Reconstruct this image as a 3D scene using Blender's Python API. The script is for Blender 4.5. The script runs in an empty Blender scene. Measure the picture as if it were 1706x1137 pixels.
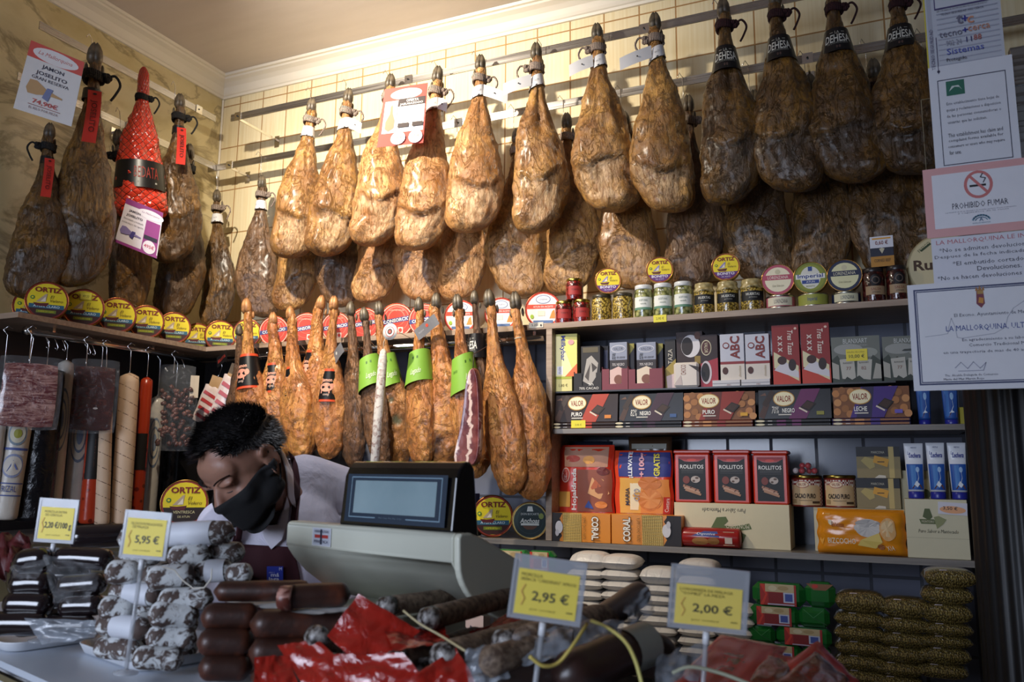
import bpy, math, random
from mathutils import Vector, Matrix, noise
C = bpy.context.scene
COL = C.collection
PI = math.pi
# ---------------------------------------------------------------- camera
SC = 1.1
CAM = Vector((3.0112*SC, -3.0129*SC, 1.63))
FPX, YAW, PITCH, ROLL = 1352.8, .4215, .1576, .0096
def _axes():
    f = Vector((-math.sin(YAW)*math.cos(PITCH), math.cos(YAW)*math.cos(PITCH), math.sin(PITCH)))
    r = Vector((math.cos(YAW), math.sin(YAW), 0)); u = r.cross(f)
    return r*math.cos(ROLL)+u*math.sin(ROLL), -r*math.sin(ROLL)+u*math.cos(ROLL), f
CR, CU, CF = _axes()
cd = bpy.data.cameras.new('camera'); cam = bpy.data.objects.new('camera', cd); COL.objects.link(cam)
cam.matrix_world = Matrix(((CR.x, CU.x, -CF.x, CAM.x), (CR.y, CU.y, -CF.y, CAM.y), (CR.z, CU.z, -CF.z, CAM.z), (0, 0, 0, 1)))
cd.sensor_width = 36; cd.lens = FPX/1706*36; cd.clip_start = .05
cd.dof.use_dof = True; cd.dof.focus_distance = 2.9; cd.dof.aperture_fstop = 5.6
C.camera = cam
# ---------------------------------------------------------------- world, light, exposure
C.view_settings.view_transform = 'Standard'; C.view_settings.look = 'None'
C.view_settings.exposure = 0.14; C.view_settings.gamma = 1; C.view_settings.use_curve_mapping = False
w = bpy.data.worlds.new('world'); C.world = w; w.use_nodes = True
w.node_tree.nodes['Background'].inputs[0].default_value = (.62, .74, 1, 1)
w.node_tree.nodes['Background'].inputs[1].default_value = .11
def spot(loc, tgt, power, color, size=100, blend=.6, rad=.03):
    l = bpy.data.lights.new('ceiling_or_fill_spot', 'SPOT'); l.energy = power; l.color = color
    l.spot_size = math.radians(size); l.spot_blend = blend; l.shadow_soft_size = rad
    o = bpy.data.objects.new('ceiling_or_fill_spot', l); COL.objects.link(o); o.location = loc
    o.rotation_euler = (Vector(tgt)-Vector(loc)).to_track_quat('-Z', 'Y').to_euler()
def area(loc, tgt, power, color, sx, sy):
    l = bpy.data.lights.new('daylight', 'AREA'); l.energy = power; l.color = color
    l.spread = math.radians(95); l.shape = 'RECTANGLE'; l.size = sx; l.size_y = sy
    o = bpy.data.objects.new('daylight', l); COL.objects.link(o); o.location = loc
    o.rotation_euler = (Vector(tgt)-Vector(loc)).to_track_quat('-Z', 'Y').to_euler()
spot((1.2, -1.7, 3.5), (1.35, 0, 2.75), 255, (1, .88, .71), 106, .85)
spot((2.0, -2.1, 3.45), (1.75, -.3, 1.75), 82, (1, .9, .77), 60, .95)
_c = CAM+CF*2.05-CR*.45-CU*.36
spot((_c.x+.1, _c.y-.5, 3.5), tuple(_c), 62, (.86, .9, 1), 34, .9)  # cool fill spot added to brighten the clerk's shirt shoulder, no lamp known there
area((1.6, -5.9, 2.1), (1.7, -1.8, 1.15), 40, (.72, .81, 1), 2.0, 1.8)
# ---------------------------------------------------------------- pixel helpers (photo pixels 1706x1137 -> points on real planes)
def ray(px, py): return (CR*((px-853)/FPX) - CU*((py-568.5)/FPX) + CF)
def onX(px, py, X=0.): d = ray(px, py); return CAM + d*((X-CAM.x)/d.x)
def onY(px, py, Y=0.): d = ray(px, py); return CAM + d*((Y-CAM.y)/d.y)
def onZ(px, py, Z=0.): d = ray(px, py); return CAM + d*((Z-CAM.z)/d.z)
def atD(px, py, D): return CAM + ray(px, py)*D
# ---------------------------------------------------------------- materials
MATS = {}
def s2l(h):
    v = [int(h[i:i+2], 16)/255 for i in (1, 3, 5)]
    return tuple(x/12.92 if x <= .04045 else ((x+.055)/1.055)**2.4 for x in v)+(1,)
class NT:
    def __init__(s, name):
        s.m = bpy.data.materials.new(name); s.m.use_nodes = True; s.t = s.m.node_tree; s.b = s.t.nodes['Principled BSDF']
        s.co = s.t.nodes.new('ShaderNodeTexCoord').outputs['Object']
    def n(s, typ, **kw):
        x = s.t.nodes.new(typ)
        for k, v in kw.items():
            if k.startswith('_'): setattr(x, k[1:], v)
            else: s.set(x, k, v)
        return x
    def set(s, x, k, v):
        i = x.inputs[int(k[1:])] if k[0] == 'i' and k[1:].isdigit() else x.inputs[k.replace('__', ' ')]
        if isinstance(v, bpy.types.NodeSocket): s.t.links.new(v, i)
        else: i.default_value = v
    def P(s, **kw):
        for k, v in kw.items(): s.set(s.b, k, v)
    def mapping(s, sc, co=None, rot=(0, 0, 0)):
        return s.n('ShaderNodeMapping', Vector=co or s.co, Scale=sc, Rotation=rot).outputs[0]
    def noise(s, scale, vec=None, detail=4, rough=.55, dist=0):
        return s.n('ShaderNodeTexNoise', Vector=vec or s.co, Scale=scale, Detail=detail, Roughness=rough, Distortion=dist).outputs[0]
    def ramp(s, fac, stops):
        r = s.n('ShaderNodeValToRGB', Fac=fac); e = r.color_ramp.elements
        while len(e) < len(stops): e.new(.5)
        for q, (p, c) in zip(e, stops): q.position = p; q.color = c if isinstance(c, tuple) else (s2l(c) if isinstance(c, str) else (c, c, c, 1))
        return r.outputs[0]
    def mix(s, fac, a, b, mode='MIX'):
        x = s.n('ShaderNodeMix', _data_type='RGBA', _blend_type=mode)
        for i, v in ((0, fac), (6, a), (7, b)):
            if isinstance(v, str): v = s2l(v)
            if isinstance(v, bpy.types.NodeSocket): s.t.links.new(v, x.inputs[i])
            else: x.inputs[i].default_value = v
        return x.outputs[2]
    def math(s, op, a, b=0.):
        return s.n('ShaderNodeMath', _operation=op, i0=a, i1=b).outputs[0]
    def bump(s, h, st=.3, d=.002):
        s.P(Normal=s.n('ShaderNodeBump', Height=h, Strength=st, Distance=d).outputs[0])
def col(key):
    """'#rrggbb' + optional /g glossy /s satin /m metal /p plastic film"""
    if key in MATS: return MATS[key]
    h, _, f = key.partition('/')
    t = NT('paint_'+h[1:]+('_'+f if f else ''))
    c = s2l(h)
    nz = t.noise(30, detail=3)
    t.P(Base__Color=t.mix(t.ramp(nz, [(.3, .0), (.7, .16)]), c, tuple(x*.8 for x in c[:3])+(1,)))
    t.P(Roughness={'': .55, 'g': .12, 's': .33, 'm': .28, 'p': .2}[f], Metallic=1. if f == 'm' else 0.)
    MATS[key] = t.m; return t.m
def M(k): return MATS[k] if k in MATS else col(k)
def reg(name, t): MATS[name] = t.m; return t.m
# cream wall tiles with brown grout
def tile_mat(name, c1, c2, grout, bw, bh, ox, oz, streak=True, mort=.0035, gl=.25, bev=False):
    t = NT(name)
    sp = t.n('ShaderNodeSeparateXYZ', i0=t.co)
    v = t.n('ShaderNodeCombineXYZ', X=t.math('SUBTRACT', sp.outputs[0], ox), Y=t.math('SUBTRACT', sp.outputs[2], oz)).outputs[0]
    b = t.n('ShaderNodeTexBrick', Vector=v, Scale=1., Color1=c1, Color2=c2, Mortar=grout)
    b.offset = 0; b.squash = 1
    b.inputs['Mortar Size'].default_value = mort; b.inputs['Mortar Smooth'].default_value = .2
    b.inputs['Brick Width'].default_value = bw; b.inputs['Row Height'].default_value = bh
    c = b.outputs[0]
    if streak:
        st = t.noise(1, t.mapping((90, 90, 2.5)), detail=3)
        c = t.mix(t.ramp(st, [(.35, 0.), (.7, .35)]), c, t.mix(1., c, '#e0cf9c', 'MULTIPLY'))
    c = t.mix(b.outputs[1], c, grout)
    t.P(Base__Color=c, Roughness=t.math('ADD', t.math('MULTIPLY', b.outputs[1], .5), gl))
    t.bump(t.math('MULTIPLY', b.outputs[1], -1.), .5, .003)
    return reg(name, t)
TX0 = .1172*SC; TR0 = 1.63+1.8467*SC; TW = .15*SC; TH = .229*SC
tile_mat('cream_tiles', s2l('#efe4c4'), s2l('#eadcb8'), s2l('#a98150'), TW, TH, TX0, TR0)
TL = 1.63-.3347*SC
tile_mat('slate_tiles', s2l('#6c7080'), s2l('#626674'), s2l('#3a3c46'), TW, TH, TX0, TL-TH*3, False, .006, .18)
t = NT('marble')
v = t.mapping((1, 1.2, 1.7), rot=(.5, 0, 0))
n1 = t.noise(1.3, v, 7, .62, .8); n2 = t.noise(1.3, v, 4, .5, .6)
c = t.mix(t.ramp(n2, [(.35, 0.), (.65, 1.)]), '#e3d6ac', '#cdbd8c')
c = t.mix(t.ramp(n1, [(.465, 0.), (.5, .65), (.535, 0.)]), c, '#85755a')
c = t.mix(t.ramp(t.noise(6, v, 5), [(.5, 0.), (.8, .35)]), c, '#a88d55')
t.P(Base__Color=c, Roughness=.22); reg('marble', t)
t = NT('ceiling_plaster'); t.P(Base__Color=t.mix(t.noise(3, t.mapping((1, 5, 1))), '#ddd3cc', '#cfc4bc'), Roughness=.8); t.bump(t.noise(60), .15); reg('ceiling', t)
t = NT('cornice_plaster'); t.P(Base__Color=t.mix(t.noise(5), '#f2ece0', '#e9e2d4'), Roughness=.5); reg('cornice', t)
def wood(name, a, b, sc=(2, 30, 30), rough=.45):
    t = NT(name); n = t.noise(2.2, t.mapping(sc), 6, .6, .5)
    t.P(Base__Color=t.mix(t.ramp(n, [(.3, 0.), (.7, 1.)]), a, b), Roughness=rough); t.bump(n, .12); return reg(name, t)
wood('shelf_wood', '#b09a86', '#8d7765', (1.5, 30, 30))
wood('shelf_grey', '#8d857c', '#6b6560', (1.5, 30, 30), .35)
t = NT('brushed_steel'); t.P(Base__Color=(.48, .46, .44, 1), Metallic=1., Roughness=t.ramp(t.noise(1, t.mapping((2, 2, 160))), [(.3, .22), (.7, .38)])); reg('steel', t)
t = NT('chrome'); t.P(Base__Color=(.75, .74, .73, 1), Metallic=1., Roughness=t.ramp(t.noise(9), [(.3, .1), (.7, .2)])); reg('chrome', t)
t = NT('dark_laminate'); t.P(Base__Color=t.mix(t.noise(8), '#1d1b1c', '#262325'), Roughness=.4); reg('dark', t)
t = NT('floor_stone'); t.P(Base__Color=t.mix(t.noise(6), '#4b4540', '#6a625a'), Roughness=.4); reg('floor', t)
t = NT('clear_glass'); t.P(Base__Color=(.93, .97, 1, 1), Roughness=t.ramp(t.noise(4), [(.3, .02), (.7, .04)]), IOR=1.3, Transmission__Weight=1.); reg('glass', t)
t = NT('clear_film'); t.P(Base__Color=(.8, .82, .85, 1), Roughness=t.ramp(t.noise(14, detail=5), [(.4, .06), (.7, .16)]), Alpha=t.ramp(t.noise(24, detail=6, dist=2.), [(.56, .04), (.66, .1), (.76, .5)]), Specular__IOR__Level=.9); t.bump(t.noise(35, detail=6, dist=2.), .7, .006); reg('film', t)
t = NT('acrylic'); t.P(Base__Color=(.5, .52, .56, 1), Roughness=t.ramp(t.noise(7), [(.3, .1), (.7, .2)]), Alpha=.5, Specular__IOR__Level=.8); reg('acrylic', t)
# ---------------------------------------------------------------- mesh builder
def mesh_obj(name, me, parent=None):
    o = bpy.data.objects.new(name, me); COL.objects.link(o)
    if parent: o.parent = parent
    return o
class MB:
    def __init__(s): s.v = []; s.f = []; s.m = []; s.s = []; s.keys = []; s.T = None; s.attr = None
    def mi(s, k):
        if k not in s.keys: s.keys.append(k)
        return s.keys.index(k)
    def add(s, vs, fs, k, sm=False):
        b = len(s.v); i = s.mi(k)
        s.v += [tuple(s.T @ Vector(q)) for q in vs] if s.T else [tuple(q) for q in vs]
        for f in fs: s.f.append([b+j for j in f]); s.m.append(i); s.s.append(sm)
        return b
    def box(s, x0, y0, z0, x1, y1, z1, k, bev=0.):
        if bev <= 0:
            s.add([(x0, y0, z0), (x1, y0, z0), (x1, y1, z0), (x0, y1, z0), (x0, y0, z1), (x1, y0, z1), (x1, y1, z1), (x0, y1, z1)],
                  [(0, 3, 2, 1), (4, 5, 6, 7), (0, 1, 5, 4), (1, 2, 6, 5), (2, 3, 7, 6), (3, 0, 4, 7)], k); return
        b = bev; R = []
        for z, e in ((z0, b), (z0+b, 0), (z1-b, 0), (z1, b)):
            R.append([(x0+b, y0+e, z), (x1-b, y0+e, z), (x1-e, y0+b, z), (x1-e, y1-b, z), (x1-b, y1-e, z), (x0+b, y1-e, z), (x0+e, y1-b, z), (x0+e, y0+b, z)])
        s.rings(R, k, False, True)
    def rings(s, R, k, sm=True, cap=True, close=True):
        n = len(R[0]); vs = [p for r in R for p in r]; fs = []
        for i in range(len(R)-1):
            for j in range(n if close else n-1):
                a = i*n+j; b = i*n+(j+1) % n
                fs.append((a, b, b+n, a+n))
        if cap: fs.append(tuple(range(n))[::-1]); fs.append(tuple((len(R)-1)*n+j for j in range(n)))
        s.add(vs, fs, k, sm)
    def lathe(s, prof, k, n=24, o=(0, 0, 0), ax='z', sm=True, cap=True):
        R = []
        for r, h in prof:
            ring = []
            for j in range(n):
                a = 2*PI*j/n; c, d = r*math.cos(a), r*math.sin(a)
                p = (c, d, h) if ax == 'z' else ((c, -h, d) if ax == 'y' else (h, c, d))
                ring.append((p[0]+o[0], p[1]+o[1], p[2]+o[2]))
            R.append(ring)
        s.rings(R, k, sm, cap)
    def tube(s, pts, r, k, n=8, closed=False):
        pts = [Vector(p) for p in pts]; R = []; rr = r if isinstance(r, (list, tuple)) else [r]*len(pts)
        up = Vector((0, 0, 1)); N = len(pts); pu = None
        for i, p in enumerate(pts):
            d = (pts[min(i+1, N-1)]-pts[max(i-1, 0)]).normalized()
            if pu is None: pu = d.orthogonal().normalized()
            a = (pu-d*pu.dot(d)); a = a.normalized() if a.length > 1e-6 else d.orthogonal().normalized(); pu = a; b = d.cross(a)
            R.append([p+(a*math.cos(2*PI*j/n)+b*math.sin(2*PI*j/n))*rr[i] for j in range(n)])
        s.rings(R, k, True, True)
    def ball(s, c, r, k, n=12, m=8):
        r = r if isinstance(r, (list, tuple)) else (r, r, r); R = []
        for i in range(m+1):
            a = PI*(i+.02 if i == 0 else (i-.02 if i == m else i))/m
            R.append([(c[0]+r[0]*math.sin(a)*math.cos(2*PI*j/n), c[1]+r[1]*math.sin(a)*math.sin(2*PI*j/n), c[2]-r[2]*math.cos(a)) for j in range(n)])
        s.rings(R, k)
    def quad(s, ps, k): s.add(ps, [tuple(range(len(ps)))], k)
    def art(s, items, w, h, fr, d0=.0006, dz=.00025, seg=1):
        d = d0
        for it in items:
            d += dz; q = it[0]
            if q == 'R':
                _, x0, y0, x1, y1, c = it; n = max(1, int(seg*abs(x1-x0)+.5)); vs = []
                for i in range(n+1):
                    u = x0+(x1-x0)*i/n
                    vs += [fr(u*w, y0*h, d), fr(u*w, y1*h, d)]
                s.add(vs, [(2*i, 2*i+2, 2*i+3, 2*i+1) for i in range(n)], c)
            elif q == 'E':
                _, cx, cy, rx, ry, c = it; n = 24
                vs = [fr(cx*w, cy*h, d)]+[fr((cx+rx*math.cos(2*PI*i/n))*w, (cy+ry*math.sin(2*PI*i/n))*h, d) for i in range(n)]
                s.add(vs, [(0, 1+i, 1+(i+1) % n) for i in range(n)], c)
            elif q == 'P':
                s.add([fr(x*w, y*h, d) for x, y in it[1]], [tuple(range(len(it[1])))], it[2])
            elif q == 'L':   # line  pts, width(fraction of h), colour
                P = [Vector((x*w, y*h)) for x, y in it[1]]; lw = it[2]*h/2
                for a, b in zip(P, P[1:]):
                    e = (b-a); e = e.normalized() if e.length > 0 else Vector((1, 0)); nn = Vector((-e.y, e.x))*lw
                    s.add([fr(*(q_), d) for q_ in (a-nn-e*lw*.5, b-nn+e*lw*.5, b+nn+e*lw*.5, a+nn-e*lw*.5)], [(0, 1, 2, 3)], it[3])
            elif q == 'T':
                _, st, cx, cy, th, c = it[:6]; o = it[6] if len(it) > 6 else {}
                vs, fs, bw, bh = text(st, o.get('b', 0))
                k = th*h/bh; kx = k if 'w' not in o else o['w']*(h if o.get('rot', 0) in (90, -90) else w)/bw
                if 'rot' in o and o['rot'] in (90, -90): k = th*w/bh
                if 'rot' in o and o['rot'] in (90, -90) and 'w' not in o: kx = k
                a = math.radians(o.get('rot', 0)); ca, sa = math.cos(a), math.sin(a); sh = o.get('sh', 0)
                vv = []
                for x, y in vs:
                    x = (x+sh*y)*kx; y = y*k
                    vv.append(fr(cx*w+x*ca-y*sa, cy*h+x*sa+y*ca, d))
                s.add(vv, fs, c)
    def build(s, name, parent=None, attr=None):
        me = bpy.data.meshes.new(name); me.from_pydata(s.v, [], s.f)
        for k in s.keys: me.materials.append(M(k))
        me.polygons.foreach_set('material_index', s.m); me.polygons.foreach_set('use_smooth', s.s)
        if s.attr:
            a = me.color_attributes.new('Col', 'FLOAT_COLOR', 'POINT')
            a.data.foreach_set('color', [x for q in s.attr for x in q])
        me.update(); return mesh_obj(name, me, parent)
TXT = {}
def text(st, b=0.):
    k = (st, b)
    if k not in TXT:
        cu = bpy.data.curves.new('t', 'FONT'); cu.body = st; cu.resolution_u = 1 if len(st) > 14 else 2; cu.offset = b; cu.align_x = 'CENTER'; cu.align_y = 'CENTER'
        o = bpy.data.objects.new('t', cu); COL.objects.link(o); dg = bpy.context.evaluated_depsgraph_get()
        me = bpy.data.meshes.new_from_object(o.evaluated_get(dg))
        vs = [(p.co.x, p.co.y) for p in me.vertices]; fs = [tuple(p.vertices) for p in me.polygons]
        bpy.data.objects.remove(o); bpy.data.curves.remove(cu); bpy.data.meshes.remove(me)
        xs = [p[0] for p in vs]; ys = [p[1] for p in vs]; mx, my = (min(xs)+max(xs))/2, (min(ys)+max(ys))/2
        TXT[k] = ([(x-mx, y-my) for x, y in vs], fs, max(xs)-min(xs), max(ys)-min(ys))
    return TXT[k]
def front(w, h, y=0., z=0.):  # centred rectangle on the -y face, u right, v up from z
    return lambda u, v, d: (u-w/2, y-d, z+v)
def curve_pts(P, k=6):
    P = [Vector(p) for p in P]; P = [P[0]*2-P[1]]+P+[P[-1]*2-P[-2]]; R = []
    for i in range(1, len(P)-2):
        for j in range(k):
            t = j/k; a, b, c, d = P[i-1:i+3]; R.append(.5*((2*b)+(c-a)*t+(2*a-5*b+4*c-d)*t*t+(3*b-a-3*c+d)*t**3))
    return R+[P[-2]]
def disc(y=0., zc=0.):
    return lambda u, v, d: (u, y-d, zc+v)
def wrap(r, z=0., yc=0.):
    return lambda u, v, d: ((r+d)*math.sin(u/r), yc-(r+d)*math.cos(u/r), z+v)
# ---------------------------------------------------------------- naming
def tag(o, label, cat=None, group=None, kind=None):
    if label: o['label'] = label
    if cat: o['category'] = cat
    if group: o['group'] = group
    if kind: o['kind'] = kind
    return o
def empty(name, loc=(0, 0, 0), rz=0.):
    o = bpy.data.objects.new(name, None); COL.objects.link(o); o.location = loc; o.rotation_euler[2] = rz; o.empty_display_size = .02; return o
def dup(root, loc=None, rot=None, sc=None, label=None, group=None, swap=None):
    def cp(o, par):
        c = o.copy(); COL.objects.link(c)
        if par: c.parent = par
        for ch in [x for x in o.children]: cp(ch, c)
        return c
    r = cp(root, None)
    if loc is not None: r.location = loc
    if rot is not None: r.rotation_euler = rot
    if sc is not None: r.scale = (sc, sc, sc) if not isinstance(sc, tuple) else sc
    if label: r['label'] = label
    if group: r['group'] = group
    return r
def struct(mb, name, label=None, cat=None):
    o = mb.build(name); o['kind'] = 'structure'; return o
# ================================================================ ROOM
CZ = 1.63+1.9745*SC          # ceiling height
CB = 1.63+1.8869*SC          # underside of cornice on the wall
RX, RY = 5.3, -6.6
def slab(name, k, a): m = MB(); m.box(*a, k); return struct(m, name)
SH1T = onY(900, 539.9, -.363).z     # top of upper shelf (front edge)
A = .363
slab('wall_back', 'cream_tiles', (-.1, 0, SH1T+.0, RX, .12, CZ))
slab('trim_1', 'slate_tiles', (-.1, .0, 0, RX, .12, SH1T))
slab('wall_left', 'marble', (-.12, RY, 0, 0, 0, CZ))
slab('wall_right', '#8a8078', (RX, RY, 0, RX+.1, .12, CZ))
slab('ceiling', 'ceiling', (-.12, RY, CZ, RX+.1, .12, CZ+.1))
slab('floor', 'floor', (-.12, RY, -.1, RX+.1, .12, 0))
# cornice: profile (distance from wall, drop below the ceiling)
ch = CZ-CB
prof = [(0, ch), (.012, ch), (.016, ch*.88), (.022, ch*.84), (.03, ch*.72), (.042, ch*.5), (.062, ch*.33), (.085, ch*.22), (.09, ch*.14), (.102, ch*.12), (.108, .0), (0, 0)]
m = MB(); m.rings([[(x, -d, CZ-z-.001) for d, z in prof] for x in (-.0, RX)][::-1], 'cornice', False); struct(m, 'trim_2')
m = MB(); m.rings([[(d, y, CZ-z-.001) for d, z in prof] for y in (0, RY)], 'cornice', False); struct(m, 'trim_3')
m = MB(); m.box(.001, -.012, SH1T, .012, -.001, CB, 'cornice', .003); struct(m, 'trim_4')
# ---- upper shelf (L shaped), one continuous board
SH1B = onY(950, 545.5, -A).z
m = MB()
L0 = onX(31, 518, A).y
m.rings([[(.002, -.002, z), (.002, L0, z), (A, L0, z), (A, -A, z), (XE, -A, z), (XE, -.002, z)] for XE in (onY(1622, 505, -A).x,) for z in (SH1B, SH1T)], 'shelf_wood', False)
tag(m.build('wall_shelf'), 'long upper wooden shelf wrapping round the corner under the hanging hams', 'shelf')
# ---- shelving unit to the right of the post
PX0 = onY(909.5, 700, -A).x; PX1 = onY(919.5, 700, -A).x; XR = onY(1614, 715, -A).x
SH2T = onY(919.9, 715.1, -A).z; SH2B = onY(919.9, 723.3, -A).z
SH3T = onY(960, 904, -A).z; SH3B = onY(960, 913.3, -A).z
TBZ = onY(925, 655.5, -.33).z   # thin black tier board above the chocolate bars
unit = empty('shelving_unit', (PX0, -.02, .9)); tag(unit, 'grey wood shelving unit below the upper shelf, filled with sweets and biscuits', 'shelving')
def sub(name, par, mb): o = mb.build(name, par); o.matrix_parent_inverse = par.matrix_basis.inverted(); return o
m = MB(); m.box(PX0, -A, SH3T+.001, PX1, -.003, SH1B-.001, 'shelf_wood', .001); sub('upright', unit, m)
m = MB(); m.box(PX1+.001, -A, SH2B, XR, -.003, SH2T, 'shelf_grey', .001); sub('shelf', unit, m)
m = MB(); m.box(PX1+.001, -.33, TBZ, XR-.2, -.12, TBZ+.006, 'dark'); sub('tier_board', unit, m)
m = MB(); m.box(PX1+.001, -.13, SH2T+.001, XR-.2, -.12, TBZ-.001, 'dark'); sub('tier_support', unit, m)
# lower long shelf, L shaped, carries tins at the left and the biscuit packs
m = MB()
m.rings([[(.002, -.002, z), (.002, -3.0, z), (A+.1, -3.0, z), (A+.1, -A, z), (XR, -A, z), (XR, -.002, z)] for z in (SH3B, SH3T)], 'shelf_grey', False)
tag(m.build('wall_shelf'), 'long lower grey shelf running behind the clerk and the scale', 'shelf')
# dark backing behind the hanging sausages on the left and behind small hams
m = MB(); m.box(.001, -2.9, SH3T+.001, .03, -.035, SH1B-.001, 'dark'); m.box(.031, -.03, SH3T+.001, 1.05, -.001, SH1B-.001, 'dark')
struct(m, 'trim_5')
# back worktop for the sacks
WT = .86
m = MB(); m.box(.002, -.62, WT-.04, RX-.002, -.002, WT, 'shelf_grey', .004); tag(m.build('worktop'), 'low dark worktop along the back wall carrying the stacked sacks', 'worktop')
m = MB(); m.box(.002, -.58, .0, RX-.002, -.002, WT-.041, 'dark'); tag(m.build('base_cabinet'), 'dark base cabinet under the back worktop', 'cabinet')
# ---- hanging rails
def rail(name, a, b, zt, zb, off, label, brk):
    """flat steel bar from a to b (xy) standing `off` from the wall, with brackets at fractions brk"""
    a = Vector(a); b = Vector(b); d = (b-a).normalized(); n = Vector((-d.y, d.x, 0)) if abs(d.x) > .5 else Vector((1, 0, 0))
    if abs(d.x) > .5: n = Vector((0, -1, 0))
    r = empty(name, (a.x, a.y, zt)); tag(r, label, 'rail', 'steel hanging rails')
    m = MB()
    p = [a-n*.003, b-n*.003, b+n*.003, a+n*.003]
    m.rings([[(q.x, q.y, z) for q in p] for z in (zb, zt)], 'steel', False); sub('bar', r, m)
    for t in brk:
        c = a.lerp(b, t); m = MB(); h = (zt-zb)
        def Q(u, v, w): return (c.x+d.x*u+n.x*v, c.y+d.y*u+n.y*v, zb+w)
        def bx(u0, v0, w0, u1, v1, w1):
            m.rings([[Q(u0, v0, w), Q(u1, v0, w), Q(u1, v1, w), Q(u0, v1, w)] for w in (w0, w1)], 'chrome', False)
        bx(-.02, .0035, -.004, .02, .007, h+.004); bx(-.004, -off+.004, .0, .004, -.0035, .012); bx(-.016, -off+.001, -.035, .016, -off+.004, .03)
        m.lathe([(.004, 0), (.004, .006)], '#555555/m', 8, Q(0, .007, h*.5), 'y')
        sub('bracket', r, m)
UY = -.30; LY = -.14
U0 = onY(405, 197, UY); U1z = onY(405.6, 190.5, UY).z; U2z = onY(422, 197.6, UY).z
def mean(*a): return sum(a)/len(a)
UT = mean(onY(405.6, 190.5, UY).z, onY(949, 65.5, UY).z, onY(1192, 16.4, UY).z); UB = UT-.036
LT = mean(onY(362, 271.4, LY).z, onY(491, 247, LY).z, onY(1280, 105.5, LY).z, onY(1543, 61, LY).z); LB = LT-(UT-UB)
rail('hanging_rail', (onY(385, 200, UY).x, UY, 0), (RX-.1, UY, 0), UT, UB, -UY, 'upper steel rail on the tiled back wall carrying the front row of hams', (.01, .22, .45, .7))
rail('hanging_rail', (onY(347, 278, LY).x, LY, 0), (RX-.1, LY, 0), LT, LB, -LY, 'lower steel rail on the tiled back wall behind the front row of hams', (.03, .3, .6))
WX = .16; WZT = .034
wt = mean(onX(66.5, 31.5, WX).z, onX(359, 196, WX).z); wb = mean(onX(64, 45.5, WX).z, onX(359, 205, WX).z)
rail('hanging_rail', (WX, onX(66, 38, WX).y, 0), (WX, onX(359, 200, WX).y, 0), wt, wb, WX, 'steel rail high on the marble left wall', (.28, .88))
WX2 = .10
wt2 = mean(onX(173, 183, WX2).z, onX(357, 276, WX2).z)
rail('hanging_rail', (WX2, onX(30, 120, WX2).y, 0), (WX2, onX(357, 280, WX2).y, 0), wt2, wt2-(wt-wb), WX2, 'second steel rail lower on the marble left wall', (.5,))
# ---- round tube below the upper shelf
TBY = -.335
tz = mean(onX(44, 551.7, .27).z, onX(300, 594.5, .27).z)
m = MB()
m.tube([(.27, onX(40, 551, .27).y, tz), (.27, TBY, tz)], .014, 'chrome', 12)
m.tube([(.27, TBY, tz), (PX0-.02, TBY, tz)], .014, 'chrome', 12)
m.lathe([(.018, -.012), (.018, .012)], 'chrome', 12, (.27, onX(46, 551, .27).y, tz), 'y')
for x in (.6, 1.2, PX0-.06): m.box(x-.006, TBY-.006, tz+.012, x+.006, TBY+.006, SH1B-.001, 'chrome')
for y in (-.6, -1.1): m.box(.264, y-.006, tz+.012, .276, y+.006, SH1B-.001, 'chrome')
tag(m.build('hanging_tube'), 'round chrome tube under the upper shelf carrying sausages and small hams', 'rail')
# ================================================================ HAMS
def ham_mat(name, gold, brown, flesh, dark, rough=.36, cutc='#1d0c0a'):
    t = NT(name)
    vc = t.n('ShaderNodeVertexColor', _layer_name='Col').outputs[0]
    sp = t.n('ShaderNodeSeparateColor', i0=vc)
    rnd = t.n('ShaderNodeObjectInfo').outputs['Random']
    off = t.n('ShaderNodeVectorMath', _operation='ADD', i0=t.co, i1=t.n('ShaderNodeCombineXYZ', X=t.math('MULTIPLY', rnd, 7.), Y=0., Z=t.math('MULTIPLY', rnd, 3.)).outputs[0]).outputs[0]
    n1 = t.noise(5.5, off, 6, .62, .4); n2 = t.noise(1, t.mapping((30, 30, 10), off), 6, .7, 1.2); n3 = t.noise(42, off, 5, .7)
    c = t.mix(t.ramp(n1, [(.36, 0.), (.64, 1.)]), gold, brown)
    c = t.mix(t.ramp(n2, [(.42, 0.), (.62, .85)]), c, brown)
    c = t.mix(t.ramp(n3, [(.5, 0.), (.72, .7)]), c, dark)
    n4 = t.noise(1, t.mapping((9, 9, 5), off), 8, .68, 1.6); ck = t.ramp(t.math('ABSOLUTE', t.math('SUBTRACT', n4, .5)), [(.0, 1.), (.022, 0.)])
    c = t.mix(t.math('MULTIPLY', ck, .42), c, dark)
    f = t.mix(t.ramp(t.noise(1, t.mapping((50, 50, 14), off, (0, .6, 0)), 5, .6, 1.), [(.4, 0.), (.65, 1.)]), flesh, brown)
    c = t.mix(sp.outputs[0], c, f)
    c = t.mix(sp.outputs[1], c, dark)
    c = t.mix(sp.outputs[2], c, cutc)
    c = t.mix(t.math('MULTIPLY', rnd, .22), c, brown)
    t.P(Base__Color=c, Roughness=t.ramp(n2, [(.3, rough-.12), (.7, rough+.16)]), Specular__IOR__Level=.6)
    t.P(Coat__Weight=.22, Coat__Roughness=.25)
    t.bump(t.math('ADD', t.math('MULTIPLY', n2, .8), t.math('SUBTRACT', t.math('MULTIPLY', n3, .5), t.math('MULTIPLY', ck, .25))), .9, .009)
    return reg(name, t)
ham_mat('ham_gold', '#cf9c52', '#845626', '#d8b488', '#3a2612')
ham_mat('ham_pale', '#d9a768', '#a26b36', '#e0bd92', '#55361c')
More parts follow.
